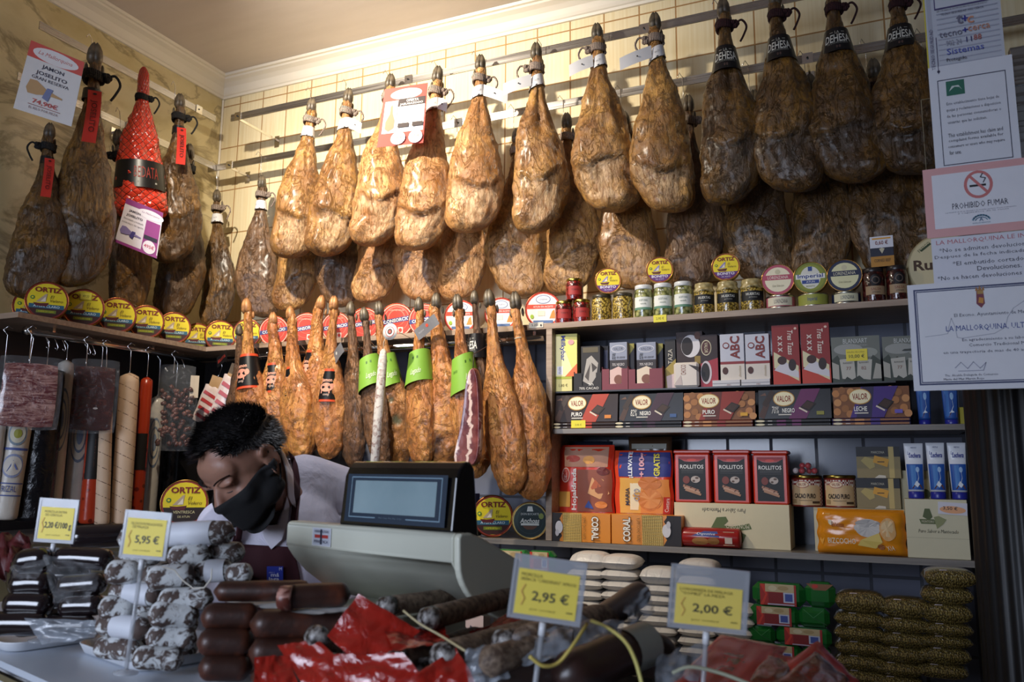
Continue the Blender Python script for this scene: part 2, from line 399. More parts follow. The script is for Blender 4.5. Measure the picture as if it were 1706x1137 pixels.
ham_mat('ham_dark', '#946a2c', '#482f13', '#4a3c30', '#17110b', .3)
ham_mat('ham_brown', '#987044', '#573a22', '#7d5a3a', '#26180d', .34)
ham_mat('paleta_orange', '#d89a4c', '#b06a34', '#5a2a1c', '#4f2f18', .34)
ham_mat('paleta_green', '#d09650', '#a56a38', '#5a2a1c', '#4f2f18', .34, '#274a34')
ham_mat('paleta_brown', '#94663c', '#5c3c24', '#43241a', '#281810', .4)
t = NT('hoof_horn'); n = t.noise(30, detail=5); t.P(Base__Color=t.mix(t.ramp(n, [(.35, 0.), (.65, 1.)]), '#6e6250', '#322c25'), Roughness=.45); t.bump(n, .4); reg('hoof', t)
t = NT('hoof_pale'); n = t.noise(30, detail=5); t.P(Base__Color=t.mix(t.ramp(n, [(.35, 0.), (.65, 1.)]), '#c08a54', '#7c4f2e'), Roughness=.5); t.bump(n, .4); reg('hoof_pale', t)
def rope_mat(name, a, b):
    t = NT(name); wv = t.n('ShaderNodeTexWave', Vector=t.co, Scale=45., Distortion=1.5).outputs[0]
    t.P(Base__Color=t.mix(t.ramp(wv, [(.55, 0.), (.7, 1.)]), a, b), Roughness=.8); t.bump(wv, .6, .004); return reg(name, t)
rope_mat('rope_mixed', '#2a1118', '#c9b6a6'); rope_mat('rope_black', '#0c0c0e', '#191a1d'); rope_mat('rope_maroon', '#3a0d16', '#1a0a0d')

def lerp_tab(tab, t):
    for (a, va), (b, vb) in zip(tab, tab[1:]):
        if t <= b:
            q = (t-a)/(b-a); q = q*q*(3-2*q) if False else q
            return va+(vb-va)*q
    return tab[-1][1]
def smooth_tab(tab, t):   # Catmull-Rom
    P = tab
    for i in range(len(P)-1):
        if t <= P[i+1][0]:
            x0, y0 = P[i]; x1, y1 = P[i+1]; h = x1-x0; q = (t-x0)/h
            m0 = (y1-P[i-1][1])/(x1-P[i-1][0])*h if i > 0 else (y1-y0); m1 = (P[i+2][1]-y0)/(P[i+2][0]-x0)*h if i+2 < len(P) else (y1-y0)
            return (2*q**3-3*q*q+1)*y0+(q**3-2*q*q+q)*m0+(-2*q**3+3*q*q)*y1+(q**3-q*q)*m1
    return P[-1][1]
JAMON = dict(a=[(.04, .018), (.07, .026), (.11, .029), (.16, .029), (.22, .036), (.28, .045), (.36, .069), (.46, .104), (.56, .132), (.66, .151), (.76, .158), (.85, .148), (.92, .132), (.962, .104), (.988, .066), (1, .012)],
             b=[(.04, .02), (.1, .03), (.2, .036), (.3, .05), (.4, .07), (.55, .098), (.7, .115), (.8, .112), (.88, .1), (.95, .08), (.988, .05), (1, .01)],
             x=[(0, 0), (.3, .0), (.5, .004), (.68, .012), (.8, .006), (.9, -.015), (1, -.045)])
PALETA = dict(a=[(.05, .018), (.09, .027), (.14, .026), (.2, .03), (.28, .036), (.36, .05), (.46, .082), (.58, .108), (.7, .122), (.82, .118), (.91, .1), (.965, .07), (.99, .04), (1, .01)],
              b=[(.05, .018), (.12, .028), (.25, .034), (.36, .046), (.5, .068), (.7, .085), (.85, .08), (.95, .05), (1, .01)],
              x=[(0, 0), (.1, .008), (.25, .0), (.5, -.006), (.8, .01), (1, .02)])
def ham_body(P, seed, crease=.755, cr=1., fl=1., knob=1., rows=84, n=60, patch=None, net=0.):
    m = MB(); m.attr = []; R = []; rnd = random.Random(seed); ph = rnd.uniform(0, 6)
    t0 = P['a'][0][0]; so = Vector((seed*3.7, seed*1.3, 0))
    for i in range(rows+1):
        t = t0+(1-t0)*(1-(1-i/rows)**1.15)
        a = smooth_tab(P['a'], t); b = smooth_tab(P['b'], t); cx = smooth_tab(P['x'], t)+.006*math.sin(t*7+ph)
        ring = []
        for j in range(n):
            th = 2*PI*j/n; c, s = math.cos(th), math.sin(th)
            x = cx+a*math.copysign(abs(c)**.92, c); y = b*math.copysign(abs(s)**.92, s); z = -t
            p = Vector((x, y, z)); nrm = Vector((c, s*a/max(b, .01), 0)).normalized()
            body = min(1, max(0, (t-.22)/.25))
            d = .013*body*noise.fractal(p*7+so, .8, 2, 4)
            q = Vector((x*16, y*16, z*4.5))+so; rg = 1-abs(noise.noise(q))*2
            d += .0085*(.25+body)*(rg-.6)*(.5+abs(noise.noise(p*5+so)))
            d += .0045*noise.fractal(Vector((x*60, y*60, z*28))+so, .7, 2, 3)
            fr = max(0, -s)**.7
            # long hollow beside the tendon
            if .2 < t < .62: d -= .012*math.exp(-((x-cx-.25*a)/(.22*a))**2)*math.sin((t-.2)/.42*PI)*fr*min(1, a/.05)
            u = (x-cx)/a
            tc = crease+.035*math.sin(u*2.6+ph)-.03*u+.018*noise.noise(Vector((u*4, seed, 0)))
            e = t-tc; fm = fr*min(1, max(0, (u+1.0)/.35))*(1 if u < .8 else max(0, (1-u)/.2))
            f = 0.; dk = 0.; ct = 0.
            if cr:
                gk = min(1, max(.15, .75+1.6*noise.noise(Vector((u*3.2, seed*2.1, 3))))); d += cr*fm*gk*(.007*math.exp(-((e+.02)/.016)**2) - .021*math.exp(-((e-.006)/.009)**2))
                if e > 0:
                    w_ = min(1, e/.03)*fm*min(1, max(0, (.985-t)/.05))
                    d -= cr*.02*w_*min(1, (1-t)/.15)
                    f = w_*fl*min(1, max(0, .5+1.6*noise.noise(p*9+so)+.35))
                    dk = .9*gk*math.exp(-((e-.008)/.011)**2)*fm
            if knob and t > .84:
                g = math.exp(-((u+.62)/.3)**2-((t-.93)/.05)**2); d += .022*knob*g; f *= 1-g
            if t > .12 and t < .2: dk = max(dk, .0)
            if patch:
                for (pu, pt, pr) in patch:
                    g = math.exp(-(((u-pu)*a/pr)**2+((t-pt)/pr)**2)**2)*(1 if s < 0 else 0); ct = max(ct, min(1, g*max(0, 1.1+.9*noise.noise(p*22+so)))); d -= .01*g
            p += nrm*d
            if t > .9: p.z += .0
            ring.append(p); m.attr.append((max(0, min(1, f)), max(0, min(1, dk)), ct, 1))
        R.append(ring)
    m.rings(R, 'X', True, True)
    return m
def scaled(m, S, key):
    q = MB(); q.v = [(x*S, y*S, z*S) for x, y, z in m.v]; q.f = m.f; q.m = m.m; q.s = m.s; q.keys = [key]; q.attr = m.attr; return q
def hoof_mb(S, key, toes=1):
    m = MB()
    for sx in (-1, 1):
        m.rings([[((sx*(.0062+.002*(1-q))+r*math.cos(2*PI*j/10)+lean*sx)*S, (r*1.25*math.sin(2*PI*j/10)-.004)*S, -z*S) for j in range(10)]
                 for z, r, lean, q in ((0, .002, -.002, 1), (.012, .0085, -.001, 1), (.03, .014, 0, 1), (.05, .0165, 0, 1), (.07, .0155, 0, .5), (.085, .008, 0, 0))], key)
        m.rings([[((sx*.022+r*math.cos(2*PI*j/8))*S, (.012+r*math.sin(2*PI*j/8))*S, -z*S) for j in range(8)] for z, r in ((.075, .001), (.085, .005), (.1, .006), (.115, .002))], key)
    return m
def rope_mb(S, key, z=.145, r=.034, loops=4, side=1, tail=.09):
    m = MB(); pts = []
    for i in range(loops*14+1):
        a = 2*PI*i/14; pts.append(((r+.002*math.sin(i*1.7))*math.cos(a)*S, (r+.003)*math.sin(a)*S, (-z+(i/(loops*14)-.5)*.034+.004*math.sin(i*.9))*S))
    m.tube(pts, .0082*S, key, 6)
    k = Vector((side*(r+.014)*S, -.012*S, -z*S))
    for i in range(5):
        a = i*1.25; m.ball((k.x+.009*math.cos(a)*S, k.y+.006*math.sin(a*2)*S, k.z+.011*math.sin(a)*S), .0125*S, key, 8, 6)
    if tail: m.tube(curve_pts([k, k+Vector((side*.03, -.005, .012))*S, k+Vector((side*.05, 0, -.02))*S, k+Vector((side*.035, 0, -tail*.7))*S, k+Vector((side*.02, 0, -tail))*S]), .005*S, key, 6)
    return m
def hook_mb(S, z, dx, dz):
    """steel hook from the rope up to the rail"""
    m = MB(); m.tube([(0, .036*S, -z*S), (dx*.2, .05*S, -z*S+dz*.3), (dx, dz*.0+.06*S, dz*.6-z*S), (dx, .055*S, dz-z*S), (dx-.012, .03*S, dz-z*S+.012), (dx-.02, .02*S, dz-z*S-.01)], .0016, 'chrome', 6)
    return m
SEG = 14
def band(S, z, h, r0, r1, key, art=None, open_=False, flag=0, tilt=0.):
    """label strip wrapped round the shank; flag = free end length to one side"""
    m = MB(); R = []; n = 28
    def P(a, v): r = r0+(r1-r0)*(1-v); return (math.sin(a)*r*S, -math.cos(a)*r*1.06*S, (-z-h+v*h+tilt*math.sin(a)*r)*S)
    a0, a1 = (-PI, PI)
    vs = []; fs = []
    for i in range(n+1):
        a = a0+(a1-a0)*i/n; vs += [P(a, 0), P(a, 1)]
    for i in range(n): fs.append((2*i, 2*i+2, 2*i+3, 2*i+1))
    m.add(vs, fs, key, True)
    if flag:
        sx = 1 if flag > 0 else -1; L = abs(flag); b = []
        for i in range(7):
            q = i/6; x = (sx*(r1*.6+L*q))*S; y = (-r1*.95-.012*math.sin(q*2.5))*S
            b += [(x, y, (-z-h-tilt*sx*0+flag*tilt*0-q*L*tilt)*S), (x, y-.001, (-z+.0*q-q*L*tilt)*S)]
        m.add(b, [(2*i, 2*i+2, 2*i+3, 2*i+1) for i in range(6)], key, True)
        if True:
            m.ball(((sx*(r1*.6+L*.45))*S, (-r1*.95-.016)*S, (-z-h*.5-.45*L*tilt)*S), (.004*S, .002*S, .004*S), '#3a3a3a', 8, 6)
    if art:
        rm = (r0+r1)/2
        def fr(u, v, d): a = u/(rm*S); q = v/(h*S); x, y, zz = P(a, q); return (x*(1+d/(rm*S)), y*(1+d/(rm*S)), zz)
        m.art(art, rm*S, h*S, fr, d0=.0008)
    return m
DEHESA = [('T', 'LA', 0, .78, .12, '#b9b8ae', {'w': .32}), ('R', -.55, .78, -.3, .8, '#b9b8ae'), ('R', .3, .78, .55, .8, '#b9b8ae'),
          ('T', 'DEHESA', 0, .52, .34, '#d9d8ce', {'w': 1.7, 'b': .012}), ('T', 'DE LOS MONTEROS', 0, .31, .07, '#a9a89e', {'w': 1.3}), ('T', 'o o', 0, .14, .1, '#8a6a60', {'w': .25})]
WHITE = [('T', 'lote 254', .0, .5, .18, '#8f8f94', {'w': .6}), ('E', -.7, .5, .07, .09, '#9a9aa0'), ('R', -.9, .02, .9, .1, '#2c2c30')]
VARJ = [ham_body(JAMON, 1, .74), ham_body(JAMON, 2, .77, 1.1), ham_body(JAMON, 3, .72, .9, .8), ham_body(JAMON, 4, .79, 1.2, 1., .6)]
VARL = [ham_body(JAMON, 5, .80, .9, .4, .5), ham_body(JAMON, 6, .76, .7, .5, .4)]
VARP = [ham_body(PALETA, 11, .8, .35, 0., 0.), ham_body(PALETA, 12, .8, .25, 0., 0.), ham_body(PALETA, 13, .8, .3, 0, 0, patch=[(.1, .86, .075)]), ham_body(PALETA, 14, .8, .3, 0, 0, patch=[(-.75, .82, .05), (-.5, .9, .035)]), ham_body(PALETA, 15, .8, .3, 0, 0, patch=[(-.35, .72, .035), (.35, .66, .04), (-.1, .6, .02)])]
MESHC = {}
def ham(label, group, top, bot, Y, var, mat, wpx=None, yaw=0., rope='rope_mixed', bandk=None, hoof='hoof', rail_z=None, side=1, name='cured_ham', flag=0, flip=False, wall='Y', flat=1.):
    """top, bot: photo pixels of hoof tip and lowest point; Y: distance plane of the ham's axis"""
    f = onY if wall == 'Y' else onX
    a, b = f(*top, Y), f(*bot, Y); L = (a-b).length; d = (b-a).normalized()
    r = empty(name, a); tag(r, label, 'ham', group)
    # orient: local -z -> d ; local -y faces the room
    face = Vector((math.sin(yaw), -math.cos(yaw), 0)) if wall == 'Y' else Vector((math.cos(yaw), math.sin(yaw), 0))
    zz = -d; yy = (-face-zz*(-face).dot(zz)).normalized(); xx = yy.cross(zz)
    r.rotation_euler = Matrix((xx, yy, zz)).transposed().to_euler()
    wk = 1.
    base = JAMON if var[0] in 'JL' else PALETA
    if wpx:
        d1 = (b-CAM).dot(CF); want = {'J': .96, 'L': .93, 'P': 1.06}[var[0]]*wpx*d1/FPX; wk = want/(2*max(q[1] for q in base['a'])*L)
    src = {'J': VARJ, 'L': VARL, 'P': VARP}[var[0]][int(var[1])]
    # body is built at unit length, scaled per ham so every copy shares the mesh
    key = (var, mat)
    if key not in MESHC:
        q = scaled(src, 1, mat); o = q.build('body'); MESHC[key] = o.data; bpy.data.objects.remove(o)
    o = mesh_obj('body', MESHC[key], r); o.scale = ((-1 if flip else 1)*L*wk, L*min(1.1, wk*.92)*flat, L)
    k = (hoof, round(L, 1))
    hk = ('hoof', hoof)
    if hk not in MESHC: q = hoof_mb(1, hoof); o = q.build('hoof'); MESHC[hk] = o.data; bpy.data.objects.remove(o)
    o = mesh_obj('hoof', MESHC[hk], r); o.scale = (L*1.3, L*1.3, L*1.08)
    if rope:
        hk = ('rope', rope, side)
        if hk not in MESHC: q = rope_mb(1, rope, side=side); o = q.build('rope'); MESHC[hk] = o.data; bpy.data.objects.remove(o)
        o = mesh_obj('rope', MESHC[hk], r); o.scale = (L, L, L)
        if rail_z is not None:
            hz = rail_z-(a.z-.145*L)
            o = hook_mb(L, .145, -side*.02, hz+.145*L*0).build('hook', r)
    if bandk == 'dehesa': o = band(L, .26, .125, .047, .069, '#16161a/s', DEHESA).build('label_band', r); o.scale = (1.1*wk, 1.05, 1)
    elif bandk == 'white': o = band(L, .19, .062, .034, .042, '#dcdce0/s', WHITE, flag=flag, tilt=.35 if flag else 0).build('label_band', r)
    return r
ORD = ['first', 'second', 'third', 'fourth', 'fifth', 'sixth', 'seventh', 'eighth', 'ninth', 'tenth', 'eleventh', 'twelfth', 'thirteenth', 'fourteenth', 'fifteenth']
G1 = 'front row of hams on the back wall'; G2 = 'rear row of hams on the back wall'; G3 = 'small hams hanging hoof up from the tube'; G4 = 'hams on the left wall'
top_row = [  # hoof tip, lowest point, width, variant, material, band, flag, flip, label
    ((521, 163), (487, 432), 84, 'J0', 'ham_gold', 'white', 0, False, 'golden cured ham with twisted cord, leftmost of the front row on the tiled wall'),
    ((582, 147), (549, 429), 88, 'J1', 'ham_gold', 'white', .07, False, 'golden ham left of the red offer sign, second from left in the front row'),
    ((652, 123), (622, 412), 92, 'J2', 'ham_pale', None, 0, False, 'pale cured ham hanging right behind the red offer sign in the front row'),
    ((731, 110), (697, 419), 96, 'J3', 'ham_pale', 'white', .05, False, 'pale golden cured ham just right of the red offer sign in the front row'),
    ((801, 91), (786, 389), 98, 'J0', 'ham_pale', 'white', .13, False, 'golden cured ham whose white shank label sticks out to the right, front row'),
    ((893, 71), (899, 389), 98, 'J2', 'ham_gold', 'white', -.14, False, 'golden ham whose white shank label slants down left, sixth in the front row'),
    ((994, 39), (1012, 355), 112, 'J1', 'ham_gold', 'white', -.12, True, 'broad ochre ham with white label and blue clip, seventh in the front row'),
    ((1090, 21), (1110, 355), 108, 'J3', 'ham_gold', 'white', -.15, True, 'ochre ham with long drooping white label, right above the middle round fish tin'),
    ((1204, -3), (1222, 340), 112, 'J2', 'ham_dark', 'dehesa', 0, False, 'brown ham with black lettered shank band, leftmost of the four banded ones'),
    ((1290, -20), (1320, 322), 118, 'J0', 'ham_dark', 'dehesa', 0, True, 'brown ham with black lettered band, second of the four banded ones from the left'),
    ((1385, -30), (1415, 306), 122, 'J1', 'ham_dark', 'dehesa', 0, True, 'dark ham with black lettered band, third of the four banded ones from the left'),
    ((1492, -35), (1518, 292), 122, 'J3', 'ham_dark', 'dehesa', 0, True, 'darkest ham with black lettered band, partly hidden behind the wall notices')]
for i, (tp, bt, wd, var, mat, bd, fg, fp, lb) in enumerate(top_row):
    ham(lb, G1, tp, bt, UY-.075, var, mat, wd, yaw=math.atan2(CAM.x-onY(*tp, UY).x, 3.)*.85+.06*((i*2) % 3-1), rope='rope_maroon' if bd == 'dehesa' else 'rope_mixed', bandk=bd, rail_z=UT, side=1 if fg >= 0 else -1, flag=fg, flip=fp)
low_row = [
    ((362, 316), (362, 545), 62, 'L0', 'ham_dark', 'white', 'slim brown ham nearest the room corner, hanging alone left of the rear row'),
    ((437, 292), (428, 530), 76, 'L1', 'ham_brown', 'white', 'brown ham with white shank label, second from the room corner in the rear row'),
    ((508, 268), (488, 520), 78, 'L0', 'ham_gold', None, 'rear row ham half hidden under the leftmost front row ham'),
    ((583, 258), (556, 512), 78, 'L1', 'ham_brown', None, 'rear row ham half hidden under the second front row ham'),
    ((650, 248), (622, 506), 84, 'L0', 'ham_pale', None, 'pale rear row ham below the red offer sign'),
    ((712, 238), (694, 504), 88, 'L1', 'ham_pale', None, 'pale rear row ham above the right one of the red fish tins'),
    ((765, 226), (772, 500), 90, 'L0', 'ham_pale', None, 'pale rear row ham showing its hoof left of the fifth front row ham'),
    ((861, 214), (860, 496), 104, 'L1', 'ham_gold', None, 'rear row ham directly above the white and red tins'),
    ((944, 188), (955, 490), 102, 'L0', 'ham_gold', None, 'rear row ham above the jars with red sauce'),
    ((1040, 186), (1052, 486), 106, 'L1', 'ham_gold', None, 'rear row ham between the two left round tuna tins'),
    ((1146, 158), (1158, 484), 106, 'L0', 'ham_brown', None, 'rear row ham above the olive jars'),
    ((1256, 150), (1268, 478), 114, 'L1', 'ham_dark', None, 'dark rear row ham above the pink round tin'),
    ((1349, 124), (1372, 474), 110, 'L0', 'ham_dark', None, 'dark rear row ham above the green round tin'),
    ((1454, 98), (1484, 470), 120, 'L1', 'ham_dark', None, 'dark rear row ham above the box leaning on the sauce jars'),
    ((1546, 80), (1572, 450), 118, 'L0', 'ham_dark', None, 'darkest rear row ham, mostly hidden behind the wall notices')]
for i, (tp, bt, wd, var, mat, bd, lb) in enumerate(low_row):
    ham(lb, G2, tp, bt, LY-.045, var, mat, wd, yaw=math.atan2(CAM.x-onY(*tp, LY).x, 3.)*.55+.05*((i*2) % 3-1), bandk=bd, rail_z=LT, side=1, flip=i % 2 == 1, flat=.62, rope='rope_maroon' if i > 10 else 'rope_mixed')
# left wall
left = [((160, 72), (128, 480), 100, 'J0', WX+.13, WX, 'big dark ham with red ribbon beside the price sign, largest on the left wall', 'ham_dark', wt, -.3),
        ((300, 156), (288, 440), 82, 'J2', WX+.12, WX, 'olive brown ham with red ribbon, nearest the room corner on the left wall', 'ham_dark', wt, -.2),
        ((84, 205), (58, 500), 96, 'L1', WX2+.12, WX2, 'dark ham hanging below the price sign at the left edge', 'ham_dark', wt2, 0),
        ((196, 215), (222, 528), 72, 'L0', WX2+.09, WX2, 'dark ham hanging behind the red netted ham', 'ham_dark', wt2, 0),
        ((316, 240), (294, 535), 78, 'L1', WX2+.09, WX2, 'dark ham with black cord hanging behind the one nearest the corner', 'ham_dark', wt2, 0)]
for tp, bt, wd, var, X, rx, lb, mat, rz, yw in left:
    h = ham(lb, G4, tp, bt, X, var, mat, wd, yaw=-.62+yw*.3, rope='rope_black', rail_z=rz, wall='X', side=1 if rz == wt else -1)
    if var in ('J0', 'J2') or tp[0] < 100:
        L = (onX(*tp, X)-onX(*bt, X)).length
        m = MB(); m.lathe([(.036*L, -.245*L), (.033*L, -.2*L)], '#17171a/s', 20, cap=False)
        m.build('black_band', h)
        rb = MB(); P = [(.012, -.046, -.22), (.014, -.062, -.28), (.012, -.09, -.36), (.008, -.125, -.46)]
        V = []
        for x, y, z in P: V += [((x-.024)*L, (y-.004)*L, z*L), ((x+.024)*L, (y-.004)*L, z*L)]
        rb.add(V, [(2*i, 2*i+1, 2*i+3, 2*i+2) for i in range(3)], '#c8352c/s')
        rb.add([(x, y+.0015, z) for x, y, z in V], [(2*i, 2*i+2, 2*i+3, 2*i+1) for i in range(3)], '#c8352c/s')
        def fr(u, v, d):
            zz = -.46*L+v; q = (v/(.24*L)); y = -.125*L+q*.079*L; return (u+(.008+.006*q)*L, y-.0045*L-d-.002, zz)
        rb.art([('T', 'JOSELITO', 0, .5, .55, '#5a1512', {'rot': -90, 'w': .62, 'b': .01}), ('E', 0, .93, .15, .02, '#2a1a1a')], .048*L, .24*L, fr)
        rb.build('red_ribbon', h)
# netted red ham
t = NT('red_net_foil')
sp = t.n('ShaderNodeSeparateXYZ', i0=t.co); ang = t.n('ShaderNodeMath', _operation='ARCTAN2', i0=sp.outputs[1], i1=sp.outputs[0]).outputs[0]
def saw(a, b): return t.math('ABSOLUTE', t.math('SUBTRACT', t.math('FRACT', t.math('ADD', t.math('MULTIPLY', ang, 2.2), t.math('MULTIPLY', sp.outputs[2], b))), .5))
l = t.math('MINIMUM', saw(1, 22.), saw(1, -22.))
t.P(Base__Color=t.mix(t.ramp(l, [(.03, 1.), (.07, 0.)]), t.mix(t.noise(8), '#e0402a', '#c93522'), '#3a1512'), Roughness=.2, Coat__Weight=.6)
t.bump(t.math('ADD', t.noise(14, detail=5), l), .7, .012); reg('net', t)
net = ham('red foil wrapped ham in black netting with a black lettered band, on the left wall', G4, (238, 112), (232, 376), WX+.11, 'J2', 'ham_dark', 78, yaw=-.6, rope=None, wall='X')
for c in list(net.children):
    if c.name.startswith('body'):
        L = (onX(238, 112, WX+.11)-onX(232, 376, WX+.11)).length; sc = tuple(c.scale); bpy.data.objects.remove(c)
        NP = dict(a=[(0, .01), (.03, .028), (.1, .032), (.16, .034), (.2, .031), (.26, .045), (.4, .088), (.55, .118), (.7, .14), (.85, .15), (.93, .135), (1, .02)], b=[(0, .01), (.1, .03), (.2, .032), (.4, .07), (.7, .1), (.9, .1), (1, .02)], x=[(0, 0), (1, 0)])
        o = scaled(ham_body(NP, 21, cr=0, knob=0, fl=0), 1, 'net').build('foil_wrap', net); o.scale = (L*1., L*1.05, L)
    elif c.name.startswith('hoof'): bpy.data.objects.remove(c)
o = rope_mb(L, 'rope_black', z=.2, r=.034, loops=5).build('rope', net)
o = band(L, .62, .17, .134, .146, '#121214/s', [('T', 'BEDATA', .15, .55, .4, '#8e2c22', {'w': 1.0}), ('R', -.2, .16, 1.3, .22, '#9a9a92')]).build('label_band', net); o.scale = (1.02, .8, 1)
# ---------------------------------------------------------------- small hams on the tube (hoof up)
small = [ # hoof tip, bottom, width, variant, mat, label kind, label px(center,y), text
    ((400, 540), (388, 760), 40, 'P1', 'paleta_brown', 'black', 600, 'slim brown leg with black red-lettered tag, beside the sausages in the corner'),
    ((411, 497), (424, 790), 62, 'P0', 'paleta_orange', 'covap', 622, 'orange leg with pale trotter, leftmost of those above the clerk'),
    ((455, 520), (462, 770), 72, 'P1', 'paleta_orange', 'covap', 632, 'short yellow leg second from the left above the clerk'),
    ((484, 510), (500, 772), 70, 'P0', 'paleta_orange', 'covap', 640, 'blotchy leg with curled pale trotter, behind the one with a dark cut'),
    ((537, 492), (503, 766), 76, 'P3', 'paleta_orange', 'covap', 612, 'smooth orange leg with a dark cut patch on its lower left'),
    ((557, 493), (544, 766), 54, 'P1', 'paleta_orange', 'covap', 643, 'narrow orange leg with black and red label just right of the smooth one'),
    ((585, 502), (592, 782), 54, 'P1', 'paleta_brown', 'grey', 594, 'rough brown leg with slanting grey tag'),
    ((606, 512), (635, 782), 48, 'P0', 'paleta_brown', 'green', 622, 'leg with black hoof and green label behind the long white sausage'),
    ((630, 502), (665, 786), 62, 'P4', 'paleta_green', 'green', 622, 'orange leg with green label and dark green mould stains'),
    ((699, 495), (700, 780), 60, 'P0', 'paleta_orange', 'green', 612, 'leg with green label partly behind the leg with a round dark cut'),
    ((727, 488), (738, 785), 82, 'P2', 'paleta_orange', 'grey', 550, 'large leg with slanting grey tag and a round dark cut at its base'),
    ((761, 490), (790, 798), 60, 'P1', 'paleta_orange', 'green', 622, 'leg with green label hanging behind the slab of bacon'),
    ((791, 484), (800, 740), 40, 'P0', 'paleta_brown', 'dehesa', 572, 'thin dark leg with black lettered band above the slab of bacon'),
    ((814, 482), (850, 826), 68, 'P1', 'paleta_orange', None, 0, 'long plain leg without label, second from the wooden upright'),
    ((857, 486), (896, 834), 72, 'P0', 'paleta_orange', 'string', 0, 'long ochre leg with white string, rightmost beside the wooden upright')]
GREEN = [('R', .25, .72, .75, .8, '#3f6a22'), ('T', 'Legado', .6, .3, .22, '#e9f2d8', {'w': .75, 'sh': .3}), ('T', 'iberico', -.6, .6, .1, '#3f6a22', {'w': .4})]
COV = [('T', 'jamon', 0, .66, .16, '#e9a98f', {'w': 1., 'b': .02}), ('E', -.05, .42, .6, .16, '#d9937c'), ('E', .5, .46, .2, .1, '#d9937c'), ('R', -.5, .2, -.4, .36, '#d9937c'), ('R', .2, .2, .3, .36, '#d9937c'), ('T', 'covap', 0, .14, .09, '#e0c0b0', {'w': .5})]
for i, (tp, bt, wd, var, mat, kind, ly, lb) in enumerate(small):
    Y = -A-.045-.06*(i % 2)-(.015 if kind in ('grey', None, 'string') else 0)
    h = ham(lb, G3, tp, bt, Y, var, mat, wd, yaw=.35*((i % 3)-1), rope=None, hoof='hoof_pale' if i in (1, 2, 3, 4, 5) else 'hoof', name='cured_shoulder_ham', flip=i % 2 == 0)
    a, b = onY(*tp, Y), onY(*bt, Y); L = (a-b).length
    if kind in ('green', 'covap'):
        z = (a-onY(tp[0], ly, Y)).length/L; key = '#7fae3c' if kind == 'green' else '#111114/s'
        if kind == 'covap':
            o = band(L, z-.1, .2, .05, .078, '#d8502f/s').build('label_band', h); h2 = .17; o.scale = (.95, .95, 1)
            o = band(L, z-.085, h2, .053, .078, key, COV).build('label_face', h); o.scale = (.96, .96, 1)
        else: o = band(L, z-.085, .19, .06, .085, key, GREEN, tilt=.3).build('label_band', h)
    elif kind == 'dehesa': band(L, (a-onY(tp[0], ly-14, Y)).length/L, .16, .05, .07, '#16161a/s', DEHESA).build('label_band', h)
    elif kind in ('grey', 'black'):
        z = (a-onY(tp[0], ly, Y)).length/L; m = MB(); ww, hh = (.115, .05) if kind == 'grey' else (.11, .05); th = .5 if kind == 'grey' else .25
        def fr(u, v, d, th=th): return (math.cos(th)*u-math.sin(th)*v-.01, -.075-d-.004*math.sin(u*40), -z*L+math.sin(th)*u+math.cos(th)*v)
        vs = []
        for q in range(9): u = -ww/2+ww*q/8; vs += [fr(u, -hh/2, 0), fr(u, hh/2, 0)]
        m.add(vs, [(2*q, 2*q+2, 2*q+3, 2*q+1) for q in range(8)], '#6c6c70/s' if kind == 'grey' else '#131315/s')
        m.art([('E', .05, .1, .06, .14, '#c8402c' if i > 8 else '#c9c9c0'), ('T', 'RESERVA', -.25, .0, .14, '#a9a9ac', {'w': .25})] if kind == 'grey' else [('T', 'BELLOTA', 0, 0, .3, '#b23a30', {'w': .8})], ww, hh, fr)
        m.tube([(-.01, -.03, -z*L+.02), (-.01, -.076, -z*L+.01)], .001, '#2a2a2a', 5)
        m.build('hang_tag', h)
    if kind == 'string' : m = MB(); m.tube([(.024*L*math.cos(q), .026*L*math.sin(q), -.235*L) for q in [k*PI/8 for k in range(17)]], .002, '#cfc6b0', 5); m.build('string', h)
    zt = (a.z-tz-.0); m = MB(); m.tube([(0, .01, -.2*L), (.0, (TBY-Y)*.6, -zt-.03), (0, (TBY-Y), -zt-.018), (0, TBY-Y+.02, -zt), (0, TBY-Y, -zt+.018), (0, TBY-Y-.02, -zt)], .0016, 'chrome', 5); m.build('hook', h)
    if i == 8:
        t = MATS.get('mould')
        m = MB()
# ================================================================ SHELF GOODS
def px(P):
    d = Vector(P)-CAM; z = d.dot(CF); return (853+FPX*d.dot(CR)/z, 568.5-FPX*d.dot(CU)/z)
def dep(P): return (Vector(P)-CAM).dot(CF)
def spot_on(x0, x1, yt, Y, z0):
    X = onY((x0+x1)/2, yt, Y).x
    for _ in range(4):
        yb = px((X, Y, z0))[1]; X = onY((x0+x1)/2, (yt+yb)/2, Y).x
    a, b = onY(x0, (yt+yb)/2, Y).x, onY(x1, (yt+yb)/2, Y).x
    return (a+b)/2, b-a, onY((x0+x1)/2, yt, Y).z-z0
def box(name, label, cat, pxs, Y, z0, dp, key, art, group=None, side=None, tilt=0., bev=.0008, rz=0., h=None):
    x, w, hh = spot_on(*pxs, Y, z0); h = h or hh
    m = MB(); m.box(-w/2, 0, 0, w/2, dp, h, key, bev)
    m.art(art, w, h, front(w*0, h), seg=1) if False else m.art(art, w, h, (lambda u, v, d: (u-w/2, -d, v)))
    if side: m.art(side, dp, h, (lambda u, v, d: (-w/2-d, dp-u, v)))
    o = m.build(name); o.location = (x, Y, z0+.0006); o.rotation_euler = (tilt, 0, rz); tag(o, label, cat, group); return o
def circ_seg(r, y0, y1, c, n=14):
    P = []
    for i in range(n+1):
        y = y0+(y1-y0)*i/n; P.append((math.sqrt(max(0, r*r-y*y)), y))
    return ('P', P+[(-x, y) for x, y in P[::-1]], c)
